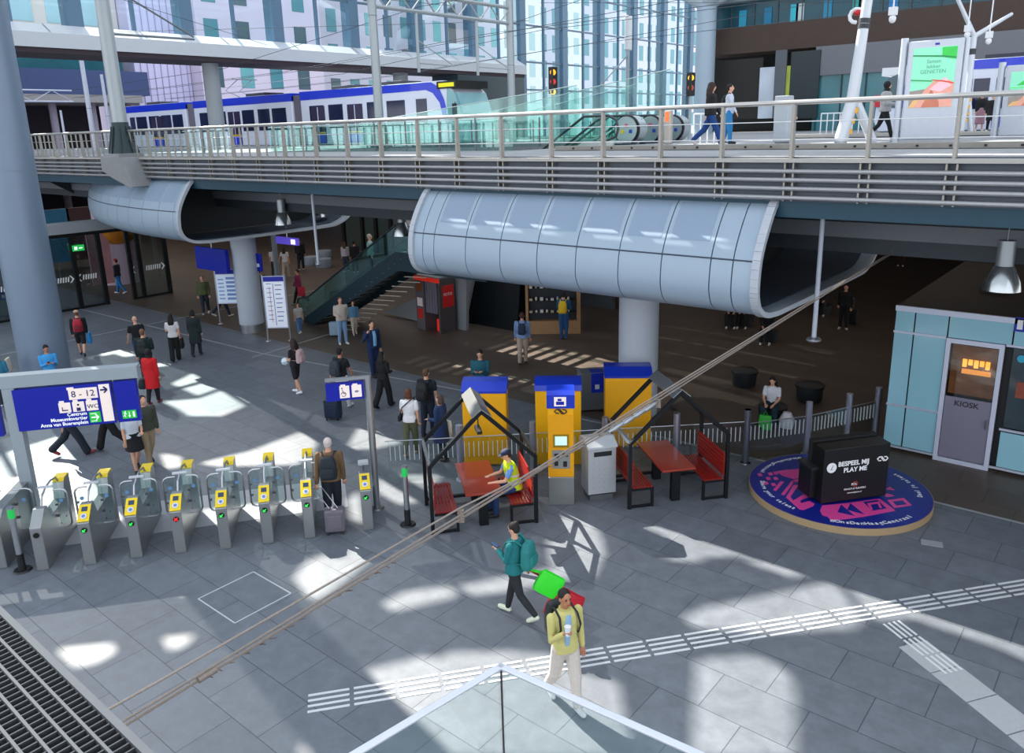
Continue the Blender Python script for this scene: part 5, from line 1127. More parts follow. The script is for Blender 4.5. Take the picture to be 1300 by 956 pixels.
gscreen('green glass balustrade around the deck opening behind the railing',[(-27.6,18.5),(-15.2,18.5)],6.92,[7.85,7.85])
gscreen('green glass balustrade at the left end of the deck opening',[(-27.6,18.6),(-27.6,28.2)],6.92,[7.85,7.85])
gscreen('green tinted glass screen around the far deck escalators',[(-36.2,41.8),(-25.2,41.8)],6.92,[8.2,9.9])
gscreen('long low glass balustrade on the deck in front of the tram',[(-40,17.5),(-28.4,17.5)],6.92,[7.9,7.9],glass('F0FAFA',.01),2.2)
t=thing('barrier_rail','white barred barrier with a steel post beside the deck escalator ends','barrier'); g=G(880,183,6.92)
for k in range(6): b=MB(); b.tube([(g.x+k*.24,g.y,6.92),(g.x+k*.24,g.y,7.85)],.022,8); b.build('bar',WHITE,t)
b=MB(); b.tube([(g.x,g.y,7.85),(g.x+1.2,g.y,7.85)],.025,8); b.build('top_rail',WHITE,t)
g=G(848,183,6.92); t=thing('stop_button_post','steel post with a lit orange panel beside the deck escalators','post'); b=MB(); b.box(g.x-.12,g.x+.12,g.y-.1,g.y+.1,6.92,8.0); b.build('column',M('B8B2A8',.4,.4),t,bevel=.03); b=MB(); b.box(g.x-.06,g.x+.06,g.y-.12,g.y-.1,7.65,7.95); b.build('orange_light',M('F0622A',.4,emit=1.0),t)
t=thing('barrier_rail','white barred barrier right of the far deck escalators','barrier'); g=G(1041,170.5,6.92)
for k in range(7): b=MB(); b.tube([(g.x+k*.3,g.y,6.92),(g.x+k*.3,g.y,7.9)],.03,8); b.build('bar',WHITE,t)
b=MB(); b.tube([(g.x,g.y,7.9),(g.x+1.8,g.y,7.9)],.03,8); b.build('top_rail',WHITE,t)
g=G(989,183,6.92); t=thing('grey_cabinet','pale grey square cabinet column on the deck right of the walking pair','cabinet'); b=MB(); b.box(g.x-.2,g.x+.2,g.y,g.y+.4,6.98,8.25); b.build('housing',M('AEB7BE',.5),t,bevel=.02); b=MB(); b.box(g.x-.15,g.x+.15,g.y+.04,g.y+.36,6.92,6.98); b.build('plinth',DSTEEL,t)
# ---------------------------------------------------------------- billboards
def billboard(xa,xb,yt,yb_,Y,label,kind):
    a=onY(xa,yb_,Y); c=onY(xb,yb_,Y); zt_=onY(xa,yt,Y).z; t=thing('advertising_panel',label,'advertising panel'); w=c.x-a.x; z0=7.25; x0=a.x
    b=MB(); b.box(x0,x0+w,Y,Y+.22,6.98,zt_); b.build('frame',M('C5CCD6',.35,.3),t,bevel=.03)
    b=MB(); b.tube([(x0-.12,Y+.1,6.92),(x0-.12,Y+.1,zt_+.1)],.09,14); b.build('post',M('C5CCD6',.35,.3),t,True)
    if w<4: b=MB(); b.tube([(x0+w+.05,Y+.1,6.92),(x0+w+.05,Y+.1,zt_)],.06,14); b.build('post',M('C5CCD6',.35,.3),t,True)
    p0,p1,q0,q1=x0+.14,x0+w-.14,z0+.55,zt_-.18
    f=lambda u,v:(p0+(p1-p0)*u,Y-.012,q0+(q1-q0)*v)
    b=MB(); b.box(p0,p1,Y-.01,Y,q0,q1); po=b.build('poster',M('8FE3C0',.4,0,.05,1,emit=.25),t)
    def pg(pts,c,n='poster_shape',e=.2,o=0): b=MB(); b.prism([V(f(*p))-V((0,o,0)) for p in pts],(0,-.004,0)); return b.build(n,M(c,.5,0,.15,6,emit=e),po)
    pg([(0,.28),(1,.36),(1,.0),(0,0)],'9A8F88'); pg([(.12,.0),(.35,.30),(.55,.44),(.85,.46),(1,.4),(1,0)],'E8A795',o=.004); pg([(.3,0),(.5,.3),(.7,.1),(.72,0)],'C97B62',o=.008); pg([(.35,.12),(.7,.14),(.68,.22),(.38,.2)],'E2A83A',o=.012); pg([(.45,.30),(.8,.5),(.95,.35),(.7,.25)],'F2C4CE',o=.012); pg([(0,0),(.12,0),(.28,.16),(.1,.12)],'E8B87A',o=.012)
    pg([(0,.46),(.5,.43),(.5,.45),(0,.48)],'2FA35A',o=.012); pg([(.5,.45),(.75,.42),(1,.38),(1,.40),(.75,.445),(.5,.465)],'E0503A',o=.016)
    if kind: pg([(.68,.83),(1,.78),(1,.99),(.66,.99)],'3CCB52',o=.004); pg([(0,.87),(.7,.83),(1,.8),(1,.82),(.7,.855),(0,.89)],'238C4E',o=.008)
    else: pg([(.15,.6),(.45,.88),(.9,.92),(.8,.7),(.5,.62)],'3CCB52',o=.004); pg([(0,.52),(1,.56),(1,.58),(0,.54)],'5CE06A',o=.008)
    if kind:
        for k,s_ in enumerate(('Samen','lekker','GENIETEN')): text(s_,.13,M('6FBFA6',.5),po,V(f(.5,.74-k*.085))-V((0,.004,0)),(1,0,0),(0,0,1),'CENTER')
        b=MB(); b.box(p0+w*.38,p0+w*.46,Y-.012,Y,q1+.05,q1+.1); b.build('blue_badge',NSBLUE,t)
    return t
billboard(1143,1212,54,165,23.4,'tall advertising panel with mint green poster standing left of the Y shaped mast',1)
billboard(1267,1340,84,170,27.0,'advertising panel with green poster cut by the right edge of the photo',0)
# ---------------------------------------------------------------- big escalator at left, below the deck
ES=M('17323E',.4,.2,.08,2)
t=thing('main_escalator','dark teal sided escalator rising from the hall floor to the landing behind the central shell','escalator')
ex0,ex1,ey0,ey1,ez=-26.9,-21.2,19.0,20.7,3.35
for y in (ey0,ey1):
    b=MB(); b.prism([(ex0,y,0),(ex0+.35,y,0.0),(ex1,y,ez-.62),(-17,y,ez-.62),(-17,y,ez+.05),(ex1-.1,y,ez+.05),(ex0-.35,y,.16),(ex0-.3,y,0)],(0,.08,0)); b.build('side_panel',ES,t)
b=MB(); n=17
for k in range(n):
    x=ex0+(ex1-ex0)*k/n; z=ez*k/n; b.box(x,x+.40,ey0+.1,ey1,z+.08,z+.16)
b.build('treads',M('4A5256',.5,.4),t)
b=MB(); b.box(ex1,-17,ey0+.1,ey1,ez-.2,ez); b.build('landing',M('5A6266',.6),t)
for y in (ey0+.04,ey1+.04):
    b=MB(); b.prism([(ex0-.2,y,.15),(ex1-.1,y,ez+.05),(-17,y,ez+.05),(-17,y,ez+1.0),(ex1,y,ez+1.0),(ex0+.1,y,1.12),(ex0-.6,y,.95),(ex0-.7,y,.3)],(0,.015,0)); b.build('glass_side',glass('9FC8C2',.09),t)
    b=MB(); b.tube([(-17,y,ez+1.02),(ex1,y,ez+1.02),(ex0+.1,y,1.14),(ex0-.6,y,.98),(ex0-.75,y,.6),(ex0-.6,y,.25)],.035,8); b.build('handrail',M('2A3236',.4),t,True)
# pale bars under stair stand in for sunlit step edges; second flight to the deck
b=MB(); b.prism([(-17.4,ey0,ez-.6),(-14.2,ey0,6.4),(-14.2,ey0,6.92),(-17.4,ey0,ez+.05)],(0,.08,0)); b.prism([(-17.4,ey1,ez-.6),(-14.2,ey1,6.4),(-14.2,ey1,6.92),(-17.4,ey1,ez+.05)],(0,.08,0)); b.build('upper_flight_panel',ES,t)
for k in range(10): pass
b=MB()
for k in range(17):
    x=ex0+.5+(ex1-ex0)*k/17; z=ez*k/17; b.box(x,x+.06,ey0-.03,ey0+.0,z+.0,z+.0+.01)
b.build('rivet_line',STEEL,t)
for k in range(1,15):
    x=ex0+.9+(ex1-ex0)*k/16; z=ez*k/16-.42; b=MB(); b.bar((x,ey0+.12,z),(x+.95,ey0+.3,z+.03),.03,.03); b.build('sunlit_edge_bar',M('A9A598',.6),t)  # pale colour imitates sunlight on the step edges
# sloping white undersides
t=thing('stair_underside','pale grey sloped wall panels under the escalator left of the photo booth','wall panel'); a=G(470,418); 
b=MB(); p=[onY(575,372,21.9),onY(575,418,21.9),onY(500,399,21.9),onY(520,385,21.9)]; b.prism([onY(x,y,21.8) for x,y in ((592,350),(592,420),(566,418),(488,396))],(0,.15,0)); b.build('panel',M('8A8F95',.6,0,.05),t)
t=thing('stair_underside','pale wedge shaped wall panel right of the photo booth','wall panel'); b=MB(); b.prism([onY(x,y,22.6) for x,y in ((578,340),(603,340),(588,418),(578,418))],(0,.15,0)); b.build('panel',M('9DA2A8',.6,0,.05),t)
t=thing('black_stair_block','black slanted enclosure right of the photo booth under the central shell','stair enclosure'); b=MB(); b.prism([onY(x,y,22.8) for x,y in ((604,335),(662,335),(656,424),(588,420))],(0,3.0,0)); b.build('enclosure',M('131B20',.25,.1,.1,2),t)
# photo booth
a=G(530,417); c=G(563,424); d=(c-a); w=1.45; rz=math.atan2(d.y,d.x)-.05; t=thing('photo_booth','dark grey photo booth with red header, curtain and red stool behind the walking people','photo booth',(a.x,a.y,0),rz); BG=M('5B5A60',.5,0,.05)
hB=2.12
b=MB(); b.box(0,.5,0,.8,0,hB); b.build('left_cabin',BG,t,bevel=.01); b=MB(); b.box(w-.1,w,0,.8,0,hB); b.build('right_panel',M('4A4446',.5),t); b=MB(); b.box(0,w,0,.8,hB,hB+.06); b.build('roof',M('6E7074',.5),t)
b=MB(); b.box(0,w,.75,.8,0,hB); b.build('rear_wall',DK,t); b=MB(); b.box(-.01,w+.01,-.03,.02,hB-.14,hB+.02); b.build('red_header',M('D8301E',.4,0,.05,emit=.25),t)
b=MB()
for k in range(9): b.tube([(.54+k*.075,.12+.02*(k%2),.72),(.54+k*.075,.12+.02*(k%2),hB-.14)],.04,8)
b.build('curtain',M('6F6C7A',.8),t,True)
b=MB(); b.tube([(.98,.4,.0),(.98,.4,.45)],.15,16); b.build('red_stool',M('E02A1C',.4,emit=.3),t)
for z0,z1,c_ in ((1.55,1.92,'8A4A22'),(.95,1.28,'F0DCD8'),(.45,.85,'C8281E')): b=MB(); b.box(.1,.42,-.012,0,z0,z1); b.build('photo_sample',M(c_,.5,0,.2,20),t)
b=MB(); b.box(w,w+.012,.15,.72,1.0,1.85); b.build('side_poster',M('C8201E',.4,0,.1,8),t); text('FOTO',.16,WHITE,t,(w+.014,.2,1.45),(0,1,0),(0,0,1))
# shop with shelves
a=G(668,424); c=G(737,423); d=c-a; w=d.length; rz=math.atan2(d.y,d.x); t=thing('shop_stall','open wooden framed shop stall with shelves of small goods under the central shell','shop stall',(a.x,a.y,0),rz); WD=M('A8825A',.6,0,.15,8)
b=MB(); b.box(0,.10,-.05,.4,0,2.6); b.build('wooden_post',WD,t); b=MB(); b.box(w-.14,w,-.05,.6,0,2.6); b.build('wooden_post',WD,t); b=MB(); b.box(0,w,.3,.5,0,2.6); b.build('back_wall',M('27303A',.5),t); b=MB(); b.box(.1,w-.14,-.05,.4,0,.5); b.build('wooden_base',WD,t); b=MB(); b.box(0,w,-.05,.5,2.55,2.65); b.build('top_board',WD,t)
for z in (.78,1.25,1.72,2.15):
    b=MB(); b.box(.1,w-.14,-.02,.3,z,z+.03); b.build('shelf',M('2A2622',.6),t)
random.seed(3)
for z in (.81,1.28,1.75,2.18):
    for k in range(8):
        x=.2+k*(w-.45)/8; h=random.uniform(.05,.14); b=MB()
        if k%2: b.lathe([(.001,0),(.035,0),(.045,h*.5),(.03,h),(.001,h)],(x,.1,z),10)
        else: b.box(x-.06,x+.06,.02,.16,z,z+h)
        b.build('packet',M(random.choice(['D8DADC','C9BFAE','B5C0CC','E8E2D8']),.5),t)
t=thing('grey_partition','grey partition wall behind the stall under the deck','partition'); p=onY(735,360,28); q=onY(778,405,28); b=MB(); b.box(p.x,q.x,28,28.2,0,3.4); b.build('panel',M('6A7078',.6),t)
b=MB(); b.box(q.x-.2,q.x+1.0,28.2,30,0,4.0); b.build('brown_pier',M('4A3A30',.7),t)
# ---------------------------------------------------------------- hanging lamps
def bell(px,py,Y,label,s=1.0):
    p=onY(px,py,Y); t=thing('bell_lamp',label,'pendant lamp',(p.x,p.y,p.z)); b=MB(); b.lathe([(.30*s,0),(.27*s,.16*s),(.19*s,.34*s),(.15*s,.42*s)],n=28); b.build('shade',M('B4BABC',.2,.9,.05),t,True)
    b=MB(); b.tube([(0,0,.40*s),(0,0,.85*s)],.14*s,20); b.build('gear_housing',M('9DA4A8',.35,.6),t,True); b=MB(); b.tube([(0,0,.85*s),(0,0,5.95-p.z)],.012,6); b.build('suspension',DSTEEL,t)
    b=MB(); b.lathe([(.001,.06*s),(.24*s,.06*s)],n=24); b.build('lens',M('D8DCE0',.15,.2),t)
bell(359,285,16,'silver bell pendant lamp under the deck left of the thin hanging rod'); bell(406,275,20,'silver bell pendant lamp half hidden by the left shell lip'); bell(511,299,17,'silver bell pendant lamp beside the left end of the central shell'); bell(1271,368,15.6,'silver bell pendant lamp hanging above the kiosk roof')
g=onY(1033,431,14.9); u_=onY(1039,277,14.9); t=thing('hanging_mirror_rod','thin pale rod hanging from the deck edge with a silver disc at its end','hanging rod'); b=MB(); b.tube([(g.x,14.9,g.z),(g.x,14.9,6.15)],.045,10); b.build('rod',M('AEB6C2',.4),t,True); b=MB(); b.ell((g.x,14.9,g.z),(.14,.14,.06)); b.build('silver_disc',STEEL,t,True)
g=onY(404,335,14.9); t=thing('hanging_mirror_rod','thin pale rod hanging from the deck between the two curved ceiling shells','hanging rod'); b=MB(); b.tube([(g.x,14.9,g.z),(g.x,14.9,6.15)],.045,10); b.build('rod',M('AEB6C2',.4),t,True); b=MB(); b.ell((g.x,14.9,g.z),(.09,.09,.05)); b.build('end_cap',STEEL,t,True)
for px,py,l in ((397,336,'left'),(411,339,'front'),(412,328,'rear')):
    g=G(px,py); t=thing('round_stool',l+' grey round stool of the cluster near the thin pole by the entrance','stool',(g.x,g.y,0)); b=MB(); b.lathe([(.001,0),(.45,0),(.5,.3),(.46,.5),(.001,.52)],n=24); b.build('cushion',M('8E9CAC',.6),t,True)
# ---------------------------------------------------------------- tension cable across the hall
CB=M('8C8178',.5,.3,.25,40); nr=ray(150,925).normalized()*5.2+O
t=thing('tension_cable','twisted steel tension cables running diagonally across the hall in front of everything','cable')
a0_=O+ray(255,862).normalized()*5.6; far=onY(1132,322,16); 
dirv=(far-a0_); a1_=a0_-dirv.normalized()*2.0
upc=V((0,0,1))
def on_d(px,py,ref):  # point on the ray nearest to fraction along cable (same vertical plane)
    return onP(px,py,(a0_.x,a0_.y),(far.x,far.y))
b=MB(); b.tube([a1_,a0_,far],.010,7); b.build('lower_rope',CB,t,True); off=V((0,0,.04))+cr0*.01
b=MB(); b.tube([a1_+off,a0_+off,far+off],.009,7); b.build('lower_rope',CB,t,True)
u0_=on_d(200,866,0); u1_=on_d(584,651,0); u2_=on_d(782,560,0); u3_=on_d(1125,326,0)
clampL=on_d(584,668,0)
b=MB(); b.tube([u0_-(u1_-u0_).normalized()*1.5,u0_,on_d(584,645,0),on_d(700,588,0),on_d(778,546,0),on_d(834,510,0)],.008,6); b.build('upper_rope',CB,t,True)
b=MB(); b.tube([on_d(834,510,0),u3_+V((0,0,.03))],.008,6); b.build('upper_rope',CB,t,True)
def clamp(px,py,s,name='rope_clamp'):
    c=on_d(px,py,0); d=dirv.normalized(); b=MB(); b.tube([c-V((0,0,s)),c+V((0,0,s))],s*.35,8)
    for k in range(5): b.tube([c+V((0,0,s*(k-2)*.45))-cr0*s*.5,c+V((0,0,s*(k-2)*.45))+cr0*s*.5],s*.22,8)
    b.build(name,CB,t,True)
clamp(585,655,.055); clamp(836,512,.05)
for k,(px,py) in enumerate(((783,542),(797,534),(811,525),(823,518))):
    c=on_d(px,py,0); d=dirv.normalized(); b=MB(); b.tube([c-d*.16,c-d*.05,c+d*.05,c+d*.16],[.014,.03,.03,.014],10); b.build('turnbuckle',STEEL,t,True)
random.seed(5); b=MB()
for k in range(60):
    f=random.random()**1.5*.5; p=a0_.lerp(far,f); d=dirv.normalized()*random.uniform(.02,.06)+V((random.uniform(-.01,.01),random.uniform(-.01,.01),-random.uniform(.0,.03))); b.tube([p-V((0,0,.01)),p+d-V((0,0,.012))],.003,4)
b.build('loose_strands',M('6A5544',.8),t)
b=MB(); c=a0_+V((0,0,.01)); d=dirv.normalized(); b.tube([c-d*.02,c+d*.10],.028,10); b.build('cable_sleeve',CB,t,True)
t=thing('dark_cable','thin dark single cable running beside the twisted cables at lower left','cable')
# ---------------------------------------------------------------- near grate and handrail
bpy.data.objects.remove(t)
t=thing('floor_grate','dark metal grating of a ledge at the bottom left corner close to the viewer','grate'); gz=6.0; GM2=M('55575A',.5,.4,.1,30)
e0=G(-60,718,gz); e1=G(150,902,gz)
y1=(e0.y+e1.y)/2; xa,xb=-3.4,-1.6; tilt=math.atan2(e1.y-e0.y,e1.x-e0.x)
b=MB(); b.box(xa,xb,y1-.02,y1,gz-.03,gz); b.build('edge_bar',M('77797C',.5,.3),t)
for k in range(8):
    y=y1-.02-.048*(k+1); b=MB(); b.box(xa,xb,y-.004,y+.004,gz-.03,gz-.002); b.build('bearing_bar',M('77797C',.5,.4),t)
b=MB(); x=xa
while x<xb: b.box(x,x+.005,y1-.42,y1,gz-.03,gz-.006); x+=.028
b.build('cross_bars',GM2,t); b=MB(); b.box(xa,xb,y1-.42,y1,gz-.09,gz-.08); b.build('dark_tray',M('1C1D20',.8),t)
t=thing('handrail_corner','pale steel handrail corner with glass panel below at the bottom centre','handrail'); hz_=3.9; c=G(636,846,hz_); l=G(596,870,hz_); r=G(690,870,hz_); dl=(l-c).normalized()*1.6; dr=(r-c).normalized()*1.6
for dv in (dl,dr):
    b=MB(); b.bar(c-dv.normalized()*.02,c+dv,.055,.02); b.build('rail',M('D6DAE2',.3,.4),t,bevel=.006)
    b=MB(); b.prism([c+V((0,0,-.03)),c+dv+V((0,0,-.03)),c+dv+V((0,0,-1.0)),c+V((0,0,-1.0))],(dv.normalized().y*.012,-dv.normalized().x*.012,0)); b.build('glass_panel',glass('F2F8F8',.0),t)
b=MB(); b.tube([c+V((0,0,-.02)),c+V((0,0,-1.0))],.008,6); b.build('corner_joint',M('4A4246',.5),t)
c0=c+V((0,0,-1.05)); b=MB(); b.tube([c0+V((0,0,0)),V((c.x,c.y,0))],.05,10); b.build('support',STEEL,t); b=MB(); b.prism([c0,c0+dl,c0+dl+dr,c0+dr],(0,0,.05)); b.build('stair_landing',M('9C9FA3',.7),t)
# ---------------------------------------------------------------- left entrance
XE=-38.5; t=thing('entrance_glazing','black framed glass sliding doors with white arrow stripes at the left entrance','glass doors'); FK=M('15181B',.4,.3)
ys_=[4.5,6.6,9.0,onX(104,391,XE).y,onX(137,386,XE).y,onX(172,380,XE).y,onX(184,378,XE).y,onX(217,373,XE).y]
ztE=3.35
for y in ys_: b=MB(); b.box(XE-.08,XE+.08,y-.09,y+.09,0,ztE); b.build('frame_post',FK,t)
b=MB(); b.box(XE-.1,XE+.1,4.4,ys_[-1]+.1,ztE,ztE+.2); b.build('head_rail',FK,t); b=MB(); b.box(XE-.5,XE+.6,-6,ys_[-1]+1.2,ztE+.2,3.98); b.build('pale_fascia',M('9AA0A6',.6),t)
for k,(a,c) in enumerate(zip(ys_,ys_[1:])):
    if k==4: continue
    b=MB(); b.box(XE-.015,XE+.015,a+.09,c-.09,.08,ztE); o=b.build('glass_pane',glass('A9B4B8',.12),t)
    b=MB(); b.box(XE-.04,XE+.04,a+.09,c-.09,0,.1); b.build('bottom_rail',FK,t)
    n=int((c-a-.5)/.11); b=MB()
    for j in range(n): b.prism([(XE+.02,a+.25+j*.11,1.32),(XE+.02,a+.30+j*.11,1.32),(XE+.02,a+.34+j*.11,1.55),(XE+.02,a+.29+j*.11,1.55)],(.01,0,0))
    yy=c-.32 if k in(2,6) else a+.2; s_=1 if k in(2,6) else -1
    b.prism([(XE+.02,yy,1.27),(XE+.02,yy+.06*s_,1.27),(XE+.02,yy+.2*s_,1.43),(XE+.02,yy+.06*s_,1.6),(XE+.02,yy,1.6),(XE+.02,yy+.12*s_,1.43)],(.01,0,0))
    b.build('stripe_marking',M('D8DDE0',.5,emit=.1),o)
p=onX(99,315,XE+.2); b=MB(); b.box(p.x,p.x+.06,p.y-.25,p.y+.25,p.z-.12,p.z+.14); es=b.build('exit_sign',M('1FA04A',.4,emit=.8),t); b=MB(); b.box(p.x+.06,p.x+.07,p.y-.18,p.y-.06,p.z-.06,p.z+.08); b.box(p.x+.06,p.x+.07,p.y+.02,p.y+.16,p.z-.02,p.z+.03); b.build('sign_symbol',M('E8F8EC',.5,emit=.8),es)
t=thing('round_poster_column','white column with a large orange and red ice cream like poster behind the entrance glass','poster column'); g=onX(152,340,-44); b=MB(); b.tube([(-44,g.y,0),(-44,g.y,4.2)],1.0,28); b.build('column',M('C9B8CC',.5),t,True); b=MB(); b.ell((-43.3,g.y-.1,3.1),(.8,1.1,1.0),20,14); b.build('orange_ball_print',M('D88A2A',.5,0,.4,1.2),t,True)
b=MB(); g=onX(124,360,-43); b.box(-43.1,-43,g.y-.2,g.y+.9,.2,3.4); tag(b.build('pink_banner',M('D8A0A8',.5,0,.2,2)),'narrow pink banner behind the entrance glass left of the orange poster','banner')
for px,w_,c_,l in ((75,2.2,'2F7FA8','blue shopfront panel seen through the leftmost entrance doors'),(112,1.4,'4A2A33','dark red shopfront panel seen through the entrance doors')):
    g=onX(px,345,-52); b=MB(); b.box(-52.2,-52,g.y-w_/2,g.y+w_/2,.4,3.6); tag(b.build('shopfront_panel',M(c_,.4,0,.3,1.5)),l,'shopfront')
# blue hanging signs, boards
def board(px,py,label,w,h,z0,col,rz=R(40),head=True):
    g=G(px,py); t=thing('timetable_board',label,'information board',(g.x,g.y,0),rz); 
    for x in (0,w): b=MB(); b.tube([(x,0,0),(x,0,z0+h+.05)],.035,10); b.build('leg',STEEL,t,True); b=MB(); b.lathe([(.001,.02),(.09,.02),(.1,0)],(x,0,0),14); b.build('foot',STEEL,t)
    b=MB(); b.box(.02,w-.02,-.04,.04,z0,z0+h); b.build('board_frame',M('B8C2D6',.4,.2),t); b=MB(); b.box(.05,w-.05,-.05,-.04,z0+.04,z0+h-.22); sh=b.build('sheet',M(col,.4,0,.03,8,emit=.15),t); b=MB(); b.box(.05,w-.05,-.05,-.04,z0+h-.2,z0+h-.03); b.build('blue_header',NSBLUE,t); return t,g,sh
t,g,sh=board(341,433,'tall white line map board with blue header right of the left round column',.85,2.0,.5,'E4ECFA')
b=MB()
for k in range(9): z=2.2-k*.17; b.box(.14,.32,-.056,-.05,z,z+.02); b.box(.46,.72-.03*(k%3),-.056,-.05,z-.06,z-.03)
b.box(.38,.40,-.056,-.05,.62,2.22); b.build('printed_lines',M('4A5A9A',.6),sh); b=MB(); b.box(.25,.265,-.057,-.05,.75,2.1); b.build('red_route_line',M('C83A3A',.6),sh)
t,g,sh=board(280,411,'white timetable board with blue header left of the left round column',1.05,1.45,.85,'CFE0F4')
b=MB()
for k in range(6): b.box(.12,.35,-.056,-.05,1.05+k*.16,1.1+k*.16); b.box(.45,.9,-.056,-.05,1.02+k*.17,1.12+k*.17)
b.build('printed_rows',M('7FA0D8',.6),sh)
t=thing('hanging_sign','large blue hanging sign under the left shell, left of the round column','sign'); p=onY(252,330,16.2); q=onY(285,330,16.2); b=MB(); b.box(p.x-.2,q.x+.1,16.2,16.35,p.z-.35,p.z+.55); b.build('sign_panel',NSBLUE,t); b=MB(); b.tube([((p.x+q.x)/2,16.27,p.z+.5),((p.x+q.x)/2,16.27,4.1)],.03,6); b.build('hanger',STEEL,t)
t=thing('hanging_sign','lit purple and white strip sign under the left shell, right of the round column','sign'); p=onY(350,305,18); q=onY(376,301,18); b=MB(); b.box(p.x,q.x,18,18.12,p.z-.12,p.z+.15); b.build('sign_panel',M('5A4AC0',.4,emit=.5),t); b=MB(); b.box(q.x-.35,q.x-.1,17.98,18,p.z-.08,p.z+.1); b.build('lit_tile',M('F0E8F8',.4,emit=1),t); b=MB(); b.tube([((p.x+q.x)/2,18.06,p.z),((p.x+q.x)/2,18.06,4.1)],.03,6); b.build('hanger',STEEL,t)
t=thing('small_blue_sign','small blue sign fixed to the right of the left round column','sign'); p=onY(327,333,17.2); b=MB(); b.box(p.x-.2,p.x+.25,17.2,17.25,p.z-.35,p.z+.35); b.build('sign_panel',NSBLUE,t); b=MB(); b.box(p.x-.05,p.x+.1,17.18,17.2,p.z-.18,p.z-.05); b.build('symbol',WHITE,t)
g=G(355,378); t=thing('sign_post','pale grey square post behind the line map board','post'); b=MB(); b.box(g.x-.09,g.x+.09,g.y-.09,g.y+.09,0,3.5); b.build('shaft',M('8E9AA4',.5),t); b=MB(); b.box(g.x-.14,g.x+.14,g.y-.14,g.y+.14,0,.05); b.build('foot',DSTEEL,t)
g=G(9,402); t=thing('recycling_bins','blue topped recycling cabinet at the left edge behind the huge column','bin',(g.x,g.y,0),R(60)); b=MB(); b.box(-.5,.5,0,.5,.03,.75); b.build('housing',M('7E858A',.4,.4),t,bevel=.01); b=MB(); b.box(-.5,.5,-.01,.51,.75,1.2); b.build('blue_head',NSBLUE,t,bevel=.01); b=MB(); b.box(-.05,.15,-.02,-.01,.85,1.0); b.build('pictogram',WHITE,t)
# glazed wall and lit strip beyond the escalator
t=thing('rear_glass_wall','dark framed glass wall under the deck beyond the escalator','glass wall')
Yg=34
for px in (437,461,478,497): 
    x=onY(px,300,Yg).x; b=MB(); b.box(x-.12,x+.12,Yg-.1,Yg+.1,0,6.1); b.build('frame_post',FK,t)
xs_=[onY(px,300,Yg).x for px in (437,461,478,497)]
for a,c in zip(xs_,xs_[1:]): b=MB(); b.box(a+.12,c-.12,Yg-.02,Yg+.02,0,6.1); b.build('glass_pane',glass('9AB8B4',.15),t)
b=MB(); b.box(xs_[0],xs_[-1],Yg-.08,Yg+.08,3.6,3.8); b.build('cross_rail',FK,t)
t=thing('strip_light','warm lit linear lamp beyond the bell lamp near the central shell','lamp'); p=onY(494,276,26); q=onY(524,278,26); b=MB(); b.bar(p,q,.12,.1); b.build('tube',M('FFD9A0',.4,emit=4),t); b=MB(); b.tube([p,V((p.x,p.y,6.15))],.015,5); b.tube([q,V((q.x,q.y,6.15))],.015,5); b.build('hangers',DSTEEL,t)
# ---------------------------------------------------------------- the people in the hall
p=person(425,662,8,'grey haired man in brown jacket with dark backpack walking through the ticket gates',1.80,stride=.12,arms=('pull','down'),top=('6A5238','jacket'),bot=('1A1F2A','trousers'),hair=('C9BDB8','thin'),shoe='2A2A2C')
backpack(p,'14202A','dark backpack worn by the grey haired man at the ticket gates',.34,.46,.2)
g=G(427,676); suitcase(g,p['rz'],'6B6670','grey cabin suitcase pulled by the grey haired man at the ticket gates',.52,.38,.24,hand=wl(p,p['arm'][0][2]+V((0,0,-.08))))
p=person(656,783,-62,'woman in teal jacket looking at her phone with a large teal backpack in the foreground',1.68,stride=.30,lead=1,arms=('phone','bwd'),top=('147074','jacket'),bot=('23262C','leggings'),hair=('17110F','bun'),shoe='D8E0C8',fem=1)
backpack(p,'1C7A78','large teal backpack on the woman looking at her phone in the foreground',.31,.44,.19); phone(p,-1,'phone in the hand of the woman in the teal jacket')
def bagat(px,py,z,col,label,w,h,d,rz,hand,roll=0):
    c=onP(px,py,(z[0],z[1]),(z[0]+cr0.x,z[1]+cr0.y)); t=thing('shopping_bag',label,'bag',tuple(c),rz); m=M(col,.45,0,.08,12,bump=.3); Rm=Matrix.Rotation(R(roll),3,'Y'); b=MB(); q=[]
    b.loft([(V((0,0,-h/2)),w*.46,d*.5),(V((0,0,-h*.2)),w*.5,d*.55),(V((0,0,h*.3)),w*.5,d*.4),(V((0,0,h*.5)),w*.46,d*.25)],pw=4)
    for v in b.b.verts: v.co=Rm@v.co
    b.build('bag_body',m,t,True); b=MB(); hl=Matrix.Rotation(-rz,3,'Z')@(V(hand)-c)
    for s_ in (-1,1): b.tube([Rm@V((w*.3,s_*.02,h*.48)),hl+V((0,s_*.015,0)),Rm@V((-w*.1,s_*.02,h*.48))],.012,6)
    b.build('handle',m,t); return t
hd=wl(p,p['arm'][1][2]+p['arm'][1][3]*.06)
bagat(697,741,(p['loc'].x+.3,p['loc'].y+.2),'2FE02A','bright green shopping bag held behind the woman with the teal backpack',.42,.36,.14,YAW,hd,32)
bagat(716,768,(p['loc'].x+.45,p['loc'].y+.35),'B8152A','dark red shopping bag hanging behind the green one in the foreground',.54,.5,.14,YAW,hd,28)
p=person(718,896,150,'man in pale yellow overshirt and cream trousers holding a cup in the foreground',1.78,stride=.25,lead=-1,arms=('down','drink'),top=('C9C27A','shirt'),bot=('CFC6BC','trousers'),hair=('1C1412','short'),skin='m',shoe='D8D8D8')
backpack(p,'1A2226','black backpack on the man in the pale yellow overshirt',.31,.46,.19)
